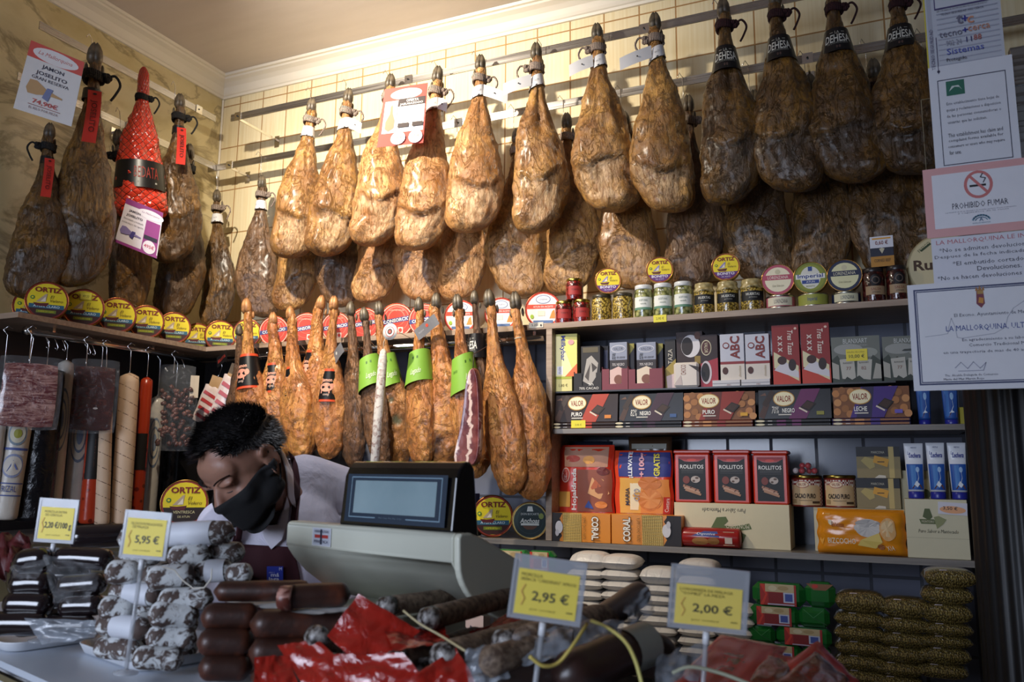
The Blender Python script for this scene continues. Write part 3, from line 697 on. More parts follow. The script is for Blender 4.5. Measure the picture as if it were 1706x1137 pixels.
def ortiz(bon=False):
    a = [('E', 0, 0, .97, .97, '#8c2a1c'), ('E', 0, 0, .9, .9, '#e6d01f')]
    a += [circ_seg(.9, -.88, -.36, '#5a2a78' if bon else '#3c1a16'), ]
    if not bon: a += [('R', -.8, -.42, .8, -.2, '#2d6078'), ('T', 'ATUN CLARO', 0, -.31, .12, '#d7e6ea', {'w': 1.2, 'b': .01}), ('R', -.45, -.66, .45, -.5, '#6c7c22'), ('T', 'ACEITE DE OLIVA', 0, -.58, .07, '#e6d01f', {'w': .7})]
    else: a += [('T', 'BONITO', 0, -.5, .2, '#e8e4f0', {'w': 1.2, 'b': .02}), ('T', 'DEL NORTE', 0, -.72, .1, '#d9cfe8', {'w': .6})]
    a += [('P', [(-.62, -.14), (-.5, -.3), (.0, -.32), (.1, -.12), (-.3, -.16)], '#5c1a20'), ('P', [(-.5, -.1), (-.1, .32), (.0, .36), (-.06, -.08)], '#b9a58c' if not bon else '#8e86b8'), ('P', [(-.3, -.08), (-.08, .2), (-.05, -.06)], '#e6ddca'),
          ('E', -.66, .12, .1, .1, '#3d7a3a'), ('E', -.66, .12, .05, .05, '#e6d01f'),
          ('T', 'ORTIZ', .02, .56, .27, '#7d1e14', {'w': 1.22, 'b': .03}), ('T', 'El', .22, .2, .16, '#7c6a20', {'sh': .3}), ('T', 'Velero', .42, .0, .15, '#6b5a1c', {'w': .6, 'sh': .3})]
    return a
def consorcio():
    a = [('E', 0, 0, .97, .97, '#e3b8a0'), ('E', 0, 0, .91, .91, '#c5341f'), ('E', 0, .1, .74, .74, '#dd7a62'), ('E', 0, .08, .7, .7, '#c5341f'), ('E', 0, .16, .5, .5, '#dd7a62'), ('E', 0, .14, .46, .46, '#c5341f'),
         ('P', [(-.93, -.3), (-.93, -.02), (.93, .32), (.93, .04)], '#26357c'), ('T', 'CONSORCIO', 0, .01, .2, '#efe9dc', {'w': 1.55, 'rot': 10.5, 'b': .02}),
         ('T', 'Conservas selectas', 0, .62, .12, '#efc7b0', {'w': .9, 'sh': .2}), ('R', .1, -.75, .4, -.4, '#e6d4c4'), ('E', .25, -.58, .1, .12, '#c5341f')]
    return a
def whitetin():
    return [('E', 0, 0, .97, .97, '#c8402c'), ('E', 0, -.0, .9, .9, '#f1ece6'), circ_seg(.92, .05, .3, '#d0452e'), ('T', 'ATUN EN ACEITE', 0, .17, .1, '#f1ece6', {'w': 1.1}), ('E', 0, .58, .42, .25, '#7b86a6'), ('E', 0, .58, .37, .2, '#dfe2ea'), ('T', 'CONSERVAS', 0, .58, .1, '#39486e', {'w': .5}),
            ('P', [(.35, -.5), (.5, -.1), (.62, .0), (.7, -.5)], '#d98a3c'), ('R', -.3, -.35, .1, -.05, '#e3d8c4'), ('R', -.55, -.75, .55, -.6, '#4f6c9c'), ('E', -.62, -.38, .1, .12, '#9bbf3c')]
def brandtin(c1, c2, txt, tc, band):
    return [('E', 0, 0, .97, .97, c1), ('E', 0, 0, .8, .8, c2), ('P', [(-.93, -.02), (-.93, .3), (.93, .3), (.93, -.02)], band), ('T', txt, 0, .14, .2, tc, {'w': 1.25}), ('E', 0, .5, .16, .16, '#cfc8a8'), ('T', 'Gran Seleccion', 0, -.4, .14, '#8a8060', {'w': .7, 'sh': .3})]
def imperial():
    return [('E', 0, 0, .97, .97, '#77802c'), ('E', 0, 0, .84, .84, '#8b9436'), ('E', 0, 0, .6, .72, '#dcdcd2'), ('P', [(-.86, -.08), (-.86, .22), (.86, .22), (.86, -.08)], '#e9e9e4'), ('T', 'Imperial', 0, .07, .34, '#223a86', {'w': 1.5, 'b': .02}), ('R', -.5, -.38, .5, -.16, '#2b4690'), ('T', 'ATUN', 0, -.27, .12, '#e9e9e4', {'w': .5}), ('R', -.12, .42, .12, .7, '#2b4690'), ('T', 'BONITO', 0, -.55, .1, '#77802c', {'w': .5})]
def anchoas():
    return [('E', 0, 0, .97, .97, '#b9a86a'), ('E', 0, 0, .91, .91, '#1d2f33'), ('E', 0, .02, .74, .74, '#2a4145'), ('E', 0, .02, .71, .71, '#1d2f33'), ('P', [(-.18, .5), (-.12, .78), (.12, .78), (.18, .5)], '#d9dcd6'), ('T', 'DON BOCARTE', 0, .36, .12, '#cfd4cf', {'w': 1.}), ('T', 'Anchoas', 0, .0, .26, '#e6e6e0', {'w': 1.05, 'sh': .25, 'b': .02}), ('R', -.5, -.26, .5, -.14, '#e0e0da'), circ_seg(.5, -.48, -.28, '#6b4432'), ('E', .62, .25, .14, .16, '#8d9a4c')]
def ortizdark():
    a = ortiz(); return [q for q in a if q[-1] not in ('#2d6078', '#6c7c22')][:3]+[circ_seg(.9, -.88, -.2, '#241512'), ('T', 'VENTRESCA', 0, -.4, .12, '#d9cf9c', {'w': .9}), ('T', 'DE ATUN', 0, -.6, .09, '#d9cf9c', {'w': .5})]+a[7:]
TIN = {}
def tin(kind, label, c, r_px, Yw, z0=None, group=None, th=.05, wall='Y', rz=None, rim='#b98b4a/m', tiltx=0.):
    P = onY(*c, Yw) if wall == 'Y' else onX(*c, Yw)
    r = r_px*dep(P)/FPX
    if z0 is not None: P.z = z0+r+.0008
    if kind not in TIN:
        art = {'ortiz': ortiz(), 'bonito': ortiz(True), 'consorcio': consorcio(), 'white': whitetin(), 'anchoas': anchoas(), 'imperial': imperial(), 'pink': brandtin('#b8546a', '#eee6c9', 'LORENZANA', '#efe6da', '#b44a62'), 'navy': brandtin('#1e2748', '#dfdcb0', 'LORENZANA', '#e2dcc0', '#1e2748'), 'odark': ortizdark(),
               'plain': []}[kind]
        root = empty('tin_prototype'); R = .085
        m = MB(); T2 = .05
        m.lathe([(R*.955, .0015), (R*.955, -.003), (R, -.004), (R*1.0, 0), (R*.985, .004), (R*.97, .006), (R*.97, T2-.006), (R*.985, T2-.004), (R, T2), (R*.95, T2)], rim, 40, ax='y')
        m.v = [(x, -y, z) for x, y, z in m.v]; m.f = [f[::-1] for f in m.f]
        b = m.build('tin_body', root)
        m = MB(); m.lathe([(R*.962, -.0005), (R*.962, .0016)], '#c9c4b4/m', 40, ax='y')
        m.art(art, R*.985, R*.985, lambda u, v, d: (u, -.0012-d, v)); m.build('lid_label', root)
        m = MB(); m.lathe([(R*.974, -.007), (R*.974, -T2+.007)], {'ortiz': '#c9a81f/s', 'bonito': '#d6bb2a/s', 'consorcio': '#b8301e/s', 'white': '#d8d2c8/s', 'navy': '#1e2748/s', 'imperial': '#77802c/s'}.get(kind, '#8a6a2a/s'), 40, ax='y', cap=False); m.build('side_label', root)
        TIN[kind] = root; o = root
    else: o = dup(TIN[kind])
    s = r/.085
    o.scale = (s, s*(th/.05), s); o.location = P
    if rz is None: rz = math.atan2(CAM.x-P.x, -(CAM.y-P.y))*.6 if wall == 'Y' else math.atan2(CAM.x-P.x, -(CAM.y-P.y))
    o.rotation_euler = (tiltx, 0, rz); o.name = 'round_tin'; tag(o, label, 'tin', group); return o
GO = 'large yellow tuna tins on the corner shelf'
for i, (c, r, X, lb) in enumerate([((79, 495), 32.5, .29, 'yellow tuna tin at the left end of the upper shelf'), ((140, 507), 32, .29, 'yellow tuna tin with a small price sticker across its name, second from the left'),
        ((196, 518), 30, .29, 'yellow tuna tin third from the left end of the upper shelf'), ((245, 527), 28, .29, 'yellow tuna tin fourth from the left end of the upper shelf'), ((291, 537), 26.5, .29, 'yellow tuna tin fifth from the left end of the upper shelf'),
        ((331, 541), 24, .19, 'yellow tuna tin half hidden behind its neighbours at the shelf corner'), ((368, 548), 25.5, .33, 'yellow tuna tin with a black year tag, right in the shelf corner')]):
    o = tin('ortiz', lb, c, r, X, SH1T, GO, wall='X', rim='#a5643c/m')
    if i == 1: m = MB(); m.art([('R', -.2, .42, .32, .78, '#e6d84a'), ('T', '49,50', .06, .6, .14, '#7a6a28', {'w': .3})], .085, .085, lambda u, v, d: (u, -.006-d, v)); m.build('price_sticker', o)
    if i == 6: m = MB(); m.box(.005, -.012, -.088, .062, -.009, -.062, '#17171a'); m.art([('T', '2016', .4, -.885, .14, '#d8d8d8', {'w': .42})], .085, .085, lambda u, v, d: (u, -.0125-d, v)); m.build('year_tag', o)
tin('ortiz', 'yellow tuna tin mostly hidden behind the pale trotter', (412, 547), 24, -.28, SH1T, None, rim='#a5643c/m')
for k, (c, r, X) in enumerate([((56, 500), 30, .14), ((120, 512), 28, .14), ((176, 520), 27, .15), ((228, 530), 25, .16)]):
    tin('ortiz', 'second-row yellow tuna tin behind the front tins, '+['leftmost', 'second from left', 'third from left', 'fourth from left'][k], c, r, X, SH1T, 'yellow tuna tins in the second row', wall='X', rim='#a5643c/m')
GR = 'red tuna tins on the upper shelf'
for c, r, lb in [((457, 541), 25, 'leftmost red tuna tin, behind a blotchy trotter'), ((510, 540), 26, 'red tuna tin second from the left, behind the curled trotter'), ((560, 538), 25, 'red tuna tin third from left behind two pale trotters'),
        ((608, 530), 27, 'red tuna tin behind two black hooves'), ((661, 526), 29, 'red tuna tin most fully visible, left of the round white tag'), ((707, 521), 27, 'rightmost red tuna tin, behind two trotters')]:
    tin('consorcio', lb, c, r, -.27, SH1T, GR, rim='#b8402a/m')
GW = 'white and red tuna tins on the upper shelf'
for c, r, lb in [((768, 517), 28, 'white and red tuna tin behind two dark hooves'), ((835, 514), 28, 'white and red tuna tin between two trotters, middle one'), ((905, 510), 30.5, 'white and red tuna tin fully visible left of the red jars')]:
    tin('white', lb, c, r, -.27, SH1T, GW, rim='#c8503a/m')
# jars
def content(name, a, b, sc, bump=.6):
    t = NT(name); v = t.n('ShaderNodeTexVoronoi', Vector=t.co, Scale=sc).outputs
    t.P(Base__Color=t.mix(t.ramp(v[0], [(.2, 0.), (.7, 1.)]), a, b), Roughness=.25, Coat__Weight=1., Coat__Roughness=.04); t.bump(t.math('MULTIPLY', v[0], -1.), bump, .003); return reg(name, t)
content('chickpeas', '#d3b452', '#4d3c12', 11); content('olives', '#b4b476', '#454a22', 4.2); content('red_sauce', '#8e1f1a', '#3a0c0c', 6); content('dark_sauce', '#5a1f1a', '#210a0a', 6); content('cloth_cap', '#c4b483', '#a18e5c', 5, .3)
JAR = {}
def jar(kind, label, pxs, Y, z0, group, sq=1.):
    x, w, h = spot_on(*pxs, Y, z0)
    if kind not in JAR:
        R = .5; root = empty('jar_prototype')
        body, lid, lc, cap = {'chick': ('chickpeas', 'flat', '#3b3428/s', 0), 'olive': ('olives', 'flat', '#d8dadb/s', 0), 'huertas': ('chickpeas', 'cloth', 'cloth_cap', 0), 'red': ('red_sauce', 'flat', '#b09a4a/m', 0), 'dark': ('dark_sauce', 'flat', '#2c2626/s', 0)}[kind]
        H = {'chick': 1.2, 'olive': 1.7, 'huertas': 1.55, 'red': 1.27, 'dark': 1.43}[kind]
        m = MB(); m.lathe([(R*.9, 0), (R*.98, .03), (R, .08), (R, H*.74), (R*.9, H*.84), (R*.86, H*.9)], body, 28); m.build('glass_body', root)
        m = MB()
        if lid == 'flat': m.lathe([(R*.9, H*.87), (R*.92, H*.88), (R*.92, H*.985), (R*.87, H), (R*.8, H)], lc, 28)
        else:
            Rg = []
            for q, (rr, zz) in enumerate([(1.06, .72), (1.04, .76), (.95, .82), (.9, .86), (.94, .93), (.9, .985), (.5, 1.)]):
                Rg.append([(R*(rr+(.05*math.sin(9*a) if q < 2 else .012*math.sin(9*a)))*math.cos(a), R*(rr+(.05*math.sin(9*a) if q < 2 else 0))*math.sin(a), H*(zz+(.03*math.cos(4*a) if q < 2 else 0))) for a in [2*PI*j/36 for j in range(36)]])
            m.rings(Rg, lc)
        m.build('lid', root)
        m = MB(); art = {'olive': [('R', -1.1, .28, 1.1, .62, '#e4e6e0'), ('P', [(-.8, .6), (0, .8), (.8, .6)], '#e4e6e0'), ('R', -1.1, .24, 1.1, .31, '#5f8a74'), ('T', 'ACEITUNAS', 0, .52, .06, '#6a7a70', {'w': .9}), ('T', 'manzanilla', 0, .42, .05, '#7a8a80', {'w': .6})],
            'huertas': [('R', -1.2, .3, 1.2, .6, '#15161a'), ('T', 'HUERTAS', 0, .5, .08, '#e6e4da', {'w': 1.2, 'b': .01}), ('T', 'garbanzos', 0, .4, .05, '#b9b7ac', {'w': .7})],
            'red': [('R', -.6, .22, 1.0, .62, '#a02b28'), ('T', 'TOMATE', .2, .45, .08, '#3a1414', {'w': .8})],
            'dark': [('E', 0, .62, .5, .17, '#141012'), ('E', 0, .62, .34, .11, '#6b5a50'), ('E', 0, .62, .26, .08, '#141012'), ('R', -.95, .2, .95, .45, '#a58a6a'), ('T', 'SALSA', 0, .36, .07, '#7c2f26', {'w': .9}), ('T', 'artesana', 0, .27, .05, '#4a3a30', {'w': .7})], 'chick': []}[kind]
        if art: m.art(art, R, H, wrap(R*1.004), d0=.003, dz=.003, seg=14); m.build('paper_label', root)
        JAR[kind] = (root, H); o = root
    else: o = dup(JAR[kind][0])
    o.location = (x, Y+w/2, z0+.0006); o.scale = (w, w, h/JAR[kind][1]); o.rotation_euler = (0, 0, .2); o.name = 'glass_jar'; tag(o, label, 'jar', group); return o
j = 'jars on the upper shelf'
def pxz(x, y, Y): return onY(x, y, Y).z
jar('red', 'jar of red sauce next to the white and red tin', (920, 949, 501), -.34, SH1T, 'jars of red sauce'); r2 = jar('red', 'jar of red sauce beside the two chickpea jars', (950, 979, 498), -.34, SH1T, 'jars of red sauce')
zt_ = SH1T+spot_on(920, 949, 501, -.34, SH1T)[2]+.001
jar('red', 'jar of red sauce on top of the two others', (938, 966, 463), -.34, zt_, 'jars of red sauce')
jar('chick', 'squat chickpea jar with dark lid, left one', (981, 1014, 490), -.345, SH1T, 'chickpea jars with dark lids'); jar('chick', 'squat chickpea jar with dark lid, beside the olives', (1016, 1050, 487), -.345, SH1T, 'chickpea jars with dark lids')
zc_ = SH1T+spot_on(981, 1014, 490, -.345, SH1T)[2]+.001
o = tin('bonito', 'small yellow and purple tuna tin on top of the two chickpea jars', (1013, 467), 22, -.33, zc_, 'yellow and purple tuna tins')
for x0, x1, y, lb in [(1053, 1084, 474, 'olive jar with white lid next to the chickpeas'), (1085, 1117, 471, 'olive jar with white lid above the yellow shelf label'), (1119, 1151, 468, 'olive jar with white lid, right one of the three')]:
    jar('olive', lb, (x0, x1, y), -.345, SH1T, 'olive jars with white lids')
zo_ = SH1T+spot_on(1085, 1117, 471, -.345, SH1T)[2]+.001
tin('bonito', 'small yellow and purple tuna tin on top of the olive jars', (1099, 450), 22.5, -.33, zo_, 'yellow and purple tuna tins')
for x0, x1, y, lb in [(1153, 1187, 470, 'chickpea jar with cloth cap beside the olives'), (1191, 1228, 467, 'chickpea jar with cloth cap under the small round tin'), (1231, 1270, 463, 'chickpea jar with cloth cap next to the pink round tin')]:
    jar('huertas', lb, (x0, x1, y), -.345, SH1T, 'chickpea jars with cloth caps')
zh_ = SH1T+spot_on(1191, 1228, 467, -.345, SH1T)[2]+.001
tin('bonito', 'small yellow and purple tuna tin on top of the cloth-capped chickpea jars', (1209, 445), 23.5, -.33, zh_, 'yellow and purple tuna tins')
def flat_tin(label, x0, x1, y, key, lbl):
    x, w, h = spot_on(x0, x1, y, -.35, SH1T); r = empty('flat_tin', (x, -.35+w/2, SH1T+.0006)); R = w/2
    m = MB(); m.lathe([(R*.97, 0), (R, .002), (R, .004), (R*.975, .006), (R*.975, h-.006), (R, h-.004), (R, h-.002), (R*.97, h), (R*.9, h-.002)], '#c8c4b4/m', 36); m.build('tin_body', r)
    m = MB(); m.lathe([(R*.98, .007), (R*.98, h-.007)], key, 36, cap=False); m.art(lbl, R, h, wrap(R*.985), d0=.0004, seg=10); m.build('side_label', r)
    tag(r, label, 'tin', 'flat tins under the round display tins'); return h
h1 = flat_tin('pink flat tin under the pink round tin', 1273, 1324, 491, '#b4576b/s', [('R', -.9, .2, .9, .82, '#ddd6bf'), ('T', 'LORENZANA', .1, .5, .3, '#5a4a44', {'w': .9})])
h2 = flat_tin('olive green flat tin under the green round tin', 1327, 1380, 488, '#8b9436/s', [('R', -1.2, .1, 1.2, .9, '#9ca046'), ('T', 'Imperial', 0, .5, .4, '#223a86', {'w': .6})])
h3 = flat_tin('navy flat tin under the navy round tin', 1384, 1435, 485, '#1e2748/s', [('R', -.9, .2, .9, .82, '#ddd9b8'), ('T', 'LORENZANA', .1, .5, .3, '#2a3050', {'w': .9})])
tin('pink', 'pink and cream round tin standing on a flat tin', (1296, 466), 26.5, -.33, SH1T+h1+.001, None)
tin('imperial', 'green round tin with blue gothic lettering standing on a flat tin', (1350, 463), 27, -.33, SH1T+h2+.001, None)
tin('navy', 'navy blue and cream round tin standing on a flat tin', (1407, 459), 27.5, -.33, SH1T+h3+.001, None)
jar('dark', 'jar of dark red sauce with round black emblem, left one', (1436, 1475, 445), -.35, SH1T, 'dark red sauce jars'); jar('dark', 'jar of dark red sauce with round black emblem, right one', (1476, 1514, 441), -.35, SH1T, 'dark red sauce jars')
zd_ = SH1T+spot_on(1436, 1475, 445, -.35, SH1T)[2]+.002
box('carton', 'dark blue and ochre carton with a price card standing on the sauce jars', 'carton', (1450, 1489, 394), -.335, zd_, .03, '#20243a', [('R', 0, 0, 1, .34, '#b9822e'), ('R', 0, .62, 1, 1, '#dfe0ea'), ('T', '0,60 €', .5, .78, .16, '#7c2c24', {'w': .55, 'b': .02}), ('R', .1, .9, .9, .95, '#e0a23c'), ('P', [(.38, .58), (.5, .42), (.62, .58), (.5, .62)], '#c9c2a8'), ('T', 'CORNED BEEF', .5, .2, .1, '#3a2a14', {'w': .7})])
# round cheese at the right end of the shelf, partly behind the notices
P = onY(1573, 433, -.30); r = 57*dep(P)/FPX
cheese = empty('cheese_wheel', (P.x, -.30, SH1T+r+.001)); m = MB(); m.lathe([(r*.93, .0), (r, -.015), (r, -.07), (r*.93, -.085)][::-1], '#c9bb93', 48, ax='y'); m.build('rind', cheese)
m = MB(); m.art([('E', 0, 0, .93, .93, '#d8caa0'), ('T', 'Ru', -.56, .06, .32, '#4a2f1a', {'w': .5, 'b': .03}), ('P', [(-.62, .5), (-.35, .72), (-.3, .68), (-.57, .47)], '#3a4a2a'), ('T', 'FRESCO', -.5, .6, .1, '#3a4a2a', {'w': .4, 'rot': 40})], r, r, lambda u, v, d: (u, -.0006-d, v)); m.build('face_label', cheese)
tag(cheese, 'round cream cheese wheel with brown lettering, cut off by the notices', 'cheese')
# shelf edge price labels
def price(label, c, w, h, Y, art, key='#e6d93a', name='price_label', rz=0.):
    P = onY(*c, Y-.0015); s = dep(P)/FPX; W, H = w*s, h*s; m = MB(); m.box(-W/2, -.0006, -H/2, W/2, .0006, H/2, key); m.art(art, W, H, lambda u, v, d: (u-W/2, -.0006-d, v-H/2)); o = m.build(name); o.location = P; o.rotation_euler = (0, rz, 0); tag(o, label, 'price label'); return o
price('yellow price label on the shelf edge under the olive jars', (1099.5, 531), 22, 12, -A, [('T', '2,95 €', .5, .5, .4, '#8a7a20', {'w': .6})])
price('small torn white label on the shelf edge beside the wooden upright', (893, 542), 26, 9, -A, [('T', '5,20', .4, .5, .5, '#555555', {'w': .4}), ('E', .85, .4, .06, .2, '#222222')], '#c9c2b4')
# ---------------------------------------------------------------- chocolate tier (on the thin board)
TT = TBZ+.006; YB = -.325
VAL = lambda x, y, w, h, tc='#8a2a18': [('E', x, y, w, h, '#b98a3c'), ('E', x, y, w*.92, h*.88, '#efe4bd'), ('T', 'VALOR', x, y, h*.8, tc, {'w': w*1.35, 'b': .02})]
box('chocolate_box', 'pale yellow box with a small price card under the tall milk chocolate pack', 'box', (924, 953, 629), YB, TT, .1, '#d8cf8a', [('R', .02, .84, .98, 1, '#a9b23a'), ('T', '1,80 €', .5, .4, .22, '#6a5a28', {'w': .5})], h=.058)
o = box('chocolate_box', 'tall pale yellow milk chocolate pack leaning left, next to the wooden upright', 'box', (926, 961, 557), YB+.003, TT+.059, .05, '#e9e07e', [('P', [(0, 0), (0, .95), (.2, .95), (.9, 0)], '#efe9b0'), ('P', [(.45, 0), (1, .3), (1, 0)], '#e2703a'), ('T', 'Milkybar', .33, .66, .26, '#27348c', {'rot': -90, 'w': .6, 'b': .02}), ('R', .08, .04, .35, .24, '#e6e6ee'), ('T', 'NESTLE', .21, .14, .1, '#27348c', {'rot': -90, 'w': .16}), ('E', .72, .8, .14, .06, '#e0a0a0')], rz=.1)
def display(label, pxs, key, cut, art=[], dp=.1, Y=None):
    x, w, h = spot_on(*pxs, YB if Y is None else Y, TT); m = MB(); t = .0015; a, b = cut
    m.box(-w/2, 0, 0, -w/2+t, dp, h*1.1, key); m.box(w/2-t, 0, 0, w/2, dp, h*1.1, key); m.box(-w/2+t, 0, 0, w/2-t, dp, t, key); m.box(-w/2+t, dp-t, t, w/2-t, dp, h, key)
    m.box(-w/2+t, 0, t, -w/2+w*a, t, h, key); m.box(-w/2+w*a, 0, t, -w/2+w*b, t, h*.28, key); m.box(-w/2+w*b, 0, t, w/2-t, t, h, key)
    m.art(art, w, h, lambda u, v, d: (u-w/2, -d, v)); o = m.build('display_tray'); o.location = (x, YB if Y is None else Y, TT+.0006); tag(o, label, 'tray'); return (x, w)
display('black cardboard display tray lettered with cocoa percentage', (956, 1002, 622), '#1c181a', (.3, .8), [('T', '70% CACAO', .55, .13, .14, '#d9d4cc', {'w': .7, 'b': .01})])
box('chocolate_box', 'black and silver chocolate bars standing in the black tray', 'box', (968, 1000, 577), YB+.004, TT+.003, .04, '#1d191b', [('R', .1, .85, .9, .97, '#5a5038'), ('P', [(.1, .2), (.3, .7), (.55, .78), (.9, .6), (.8, .3), (.5, .1)], '#a9a39c'), ('P', [(.2, .3), (.5, .6), (.4, .2)], '#4d4541'), ('P', [(.55, .62), (.85, .5), (.6, .4)], '#3b3431'), ('T', '70', .5, .1, .1, '#e0ddd5', {'w': .3})])
box('chocolate_box', 'dark chocolate box behind the silver bars', 'box', (998, 1014, 577), YB+.05, TT, .04, '#232028', [('R', .1, .5, .9, .9, '#3c3f5c')])
for i, (t0, p0, lb) in enumerate([((1003, 1046, 615), (1016, 1045, 571), 'left'), ((1047, 1104, 615), (1061, 1093, 571), 'right')]):
    display('maroon cardboard display tray, %s of the two' % lb, t0, '#7c3440', (.28, .76) if i == 0 else (.2, .62))
    box('chocolate_box', 'silver, pink and cream no-sugar chocolate pack in the %s maroon tray' % lb, 'box', p0, YB+.004, TT+.003, .05, '#a9a2a4', [('R', 0, .6, 1, 1, '#8c92a6'), ('R', 0, .42, 1, .62, '#2a2228'), ('P', [(0, 0), (0, .4), (.5, .48), (1, .38), (1, 0)], '#d9b6ae' if i == 0 else '#dfccb6'), ('E', .5, .86, .42, .08, '#cfcfd6'), ('E', .5, .86, .39, .065, '#8c92a6'), ('T', 'VALOR', .5, .86, .06, '#3a3a48', {'w': .55}), ('T', '0%', .25, .7, .14, '#23232c', {'w': .2, 'sh': .2}), ('T', 'sin azucar', .65, .68, .05, '#3a3a48', {'w': .5}), ('T', '70% NEGRO', .5, .52, .06, '#d9d3d3', {'w': .7}), ('E', .5, .2, .25, .1, '#7c4a3a')], 'no-sugar chocolate packs')
    box('chocolate_box', 'dark sided chocolate pack standing behind the %s maroon tray pack' % lb, 'box', (p0[1]+1, p0[1]+12, 573), YB+.03, TT+.003, .05, '#2c2830', [('P', [(0, .7), (1, .9), (1, 1), (0, 1)], '#8d8434')])
box('chocolate_box', 'black drinking chocolate box with gold edge behind the white bag', 'box', (1108, 1126, 566), YB+.03, TT, .07, '#161214', [('T', 'TAZA', .5, .65, .4, '#cfc6b4', {'rot': 90, 'w': .3}), ('P', [(0, 0), (0, .4), (1, .6), (1, 0)], '#a08a3c'), ('P', [(.2, .0), (.1, .25), (.8, .3), (1, 0)], '#cfb8b8')])
box('chocolate_box', 'dark red drinking chocolate box showing a white cup', 'box', (1127, 1171, 553), YB+.035, TT, .06, '#2b1314', [('E', .55, .74, .36, .2, '#d8d4d8'), ('E', .42, .74, .22, .16, '#1d0c0c'), ('E', .82, .92, .12, .07, '#5a2f20'), ('R', .7, .42, 1, .56, '#8d7430')])
box('sugar_bag', 'crumpled white paper bag in front of the cup box', 'bag', (1122, 1164, 604), YB+.0, TT, .03, '#dcd2c8', [('T', 'CHOCO', .4, .7, .2, '#8a4a24', {'rot': 90, 'w': .4}), ('P', [(.6, .9), (1, .8), (1, .6), (.8, .75)], '#2a2020'), ('P', [(.0, .1), (.3, .5), (.35, .1)], '#c4b4ae')], bev=.008)
box('chocolate_box', 'dark red box with vertical oval emblem and cup, left of the white boxes', 'box', (1167, 1196, 558), YB+.02, TT, .07, '#2a1418', [('P', [(0, 0), (0, .45), (1, .55), (1, 0)], '#a52c3c'), ('E', .35, .75, .3, .15, '#cfc6a8'), ('E', .35, .75, .26, .13, '#4a1a1c'), ('T', 'VALOR', .35, .75, .2, '#d9cfae', {'rot': -90, 'w': .2}), ('E', .32, .28, .32, .22, '#cfc4c8'), ('E', .28, .28, .25, .18, '#160a0a')])
for i, (a, b, lb) in enumerate([(1187, 1233, 'left'), (1235, 1283, 'right')]):
    box('chocolate_bar', 'thin white chocolate packs lying under the %s white lettered box' % lb, 'chocolate', (a, b, 636), YB-.0, TT, .09, '#d3d0d2', [('R', 0, .42, 1, .5, '#8a868c'), ('T', 'ABC', .6, .2, .2, '#8a4038', {'w': .16})], 'thin white packs', h=.022)
for i, (a, b, lb) in enumerate([(1200, 1240, 'left'), (1242, 1282, 'right')]):
    box('chocolate_box', 'white chocolate box with large red letters, %s of the two' % lb, 'box', (a, b, 557), YB+.012, TT+.023, .045, '#c8cad6', [('R', 0, .34, 1, .4, '#8c2c30'), ('R', 0, 0, 1, .34, '#dcd2c6'), ('T', 'ABC', .62, .7, .4, '#7c2622', {'rot': 90, 'w': .5, 'b': .03}), ('E', .25, .75, .14, .07, '#7c2622'), ('E', .25, .75, .1, .045, '#c8cad6'), ('E', .2, .2, .12, .08, '#4a2018'), ('T', 'chocolate', .8, .18, .1, '#a08a5a', {'rot': 90, 'w': .24})], 'white lettered chocolate boxes')
TT2 = lambda: [('R', 0, 0, 1, 1, '#8e2220'), ('P', [(0, 0), (0, .12), (1, .12), (1, 0)], '#c8402a'), ('R', 0, 0, 1, .24, '#c23c28'), ('P', [(.05, .28), (.05, .55), (.95, .3), (.95, .05)], '#d8cfa8'), ('P', [(.05, .24), (.4, .4), (.95, .2), (.95, .1), (.5, .16)], '#d4d0d8'), ('E', .72, .32, .14, .1, '#2a1612'), ('E', .35, .4, .17, .07, '#3a1a14'), ('T', 'Tres Tazas', .68, .7, .2, '#e9dcd0', {'rot': -90, 'w': .42, 'sh': .2, 'b': .01}), ('T', 'x x x', .3, .68, .16, '#d9c8c0', {'rot': -90, 'w': .28, 'b': .03}), ('E', .88, .93, .05, .02, '#e0c0b0')]
box('chocolate_box', 'tall red box with three cups, left of the pair', 'box', (1287, 1332, 542), YB+.005, TT, .06, '#8e2220', TT2(), 'tall red chocolate boxes'); box('chocolate_box', 'tall red box with three cups, right of the pair', 'box', (1335, 1383, 539), YB+.003, TT, .06, '#8e2220', TT2(), 'tall red chocolate boxes')
BLX = lambda: [('R', 0, 0, 1, 1, '#6f736c'), ('E', .35, .72, .3, .12, '#9a9c98'), ('E', .75, .64, .2, .1, '#94978f'), ('P', [(0, .0), (0, .5), (.12, .6), (.2, .45), (.3, .55), (.4, .42), (.6, .5), (.75, .42), (.85, .58), (1, .45), (1, 0)], '#3b433a'), ('T', 'BLANXART', .5, .9, .1, '#c9cbc9', {'w': .5}), ('T', 'CHOCOLATE NEGRO', .6, .8, .035, '#b9bcb9', {'w': .3})] + \
    [('P', [(x+.0, .08), (x+dx, .5), (x+dx+.3, .5-dy), (x+.28, .04)], '#b9b6ac') for x, dx, dy in ((-.02, -.0, .08), (.2, -.04, -.03), (.5, .03, .02), (.72, .12, .06))][1:3]+[('P', [(0, .1), (0, .45), (.14, .38), (.14, .06)], '#aaa79d'), ('P', [(.82, .06), (.9, .4), (1, .36), (1, .06)], '#aaa79d'), ('T', '77', .34, .3, .07, '#8a5a4a', {'w': .1}), ('T', '82', .65, .3, .07, '#8a5a4a', {'w': .1}), ('T', 'BLANXART', .33, .42, .035, '#55554f', {'w': .2}), ('T', 'BLANXART', .66, .42, .035, '#55554f', {'w': .2}), ('P', [(.2, 0), (.3, .12), (.4, .05), (.55, .14), (.7, 0)], '#2d352c')]
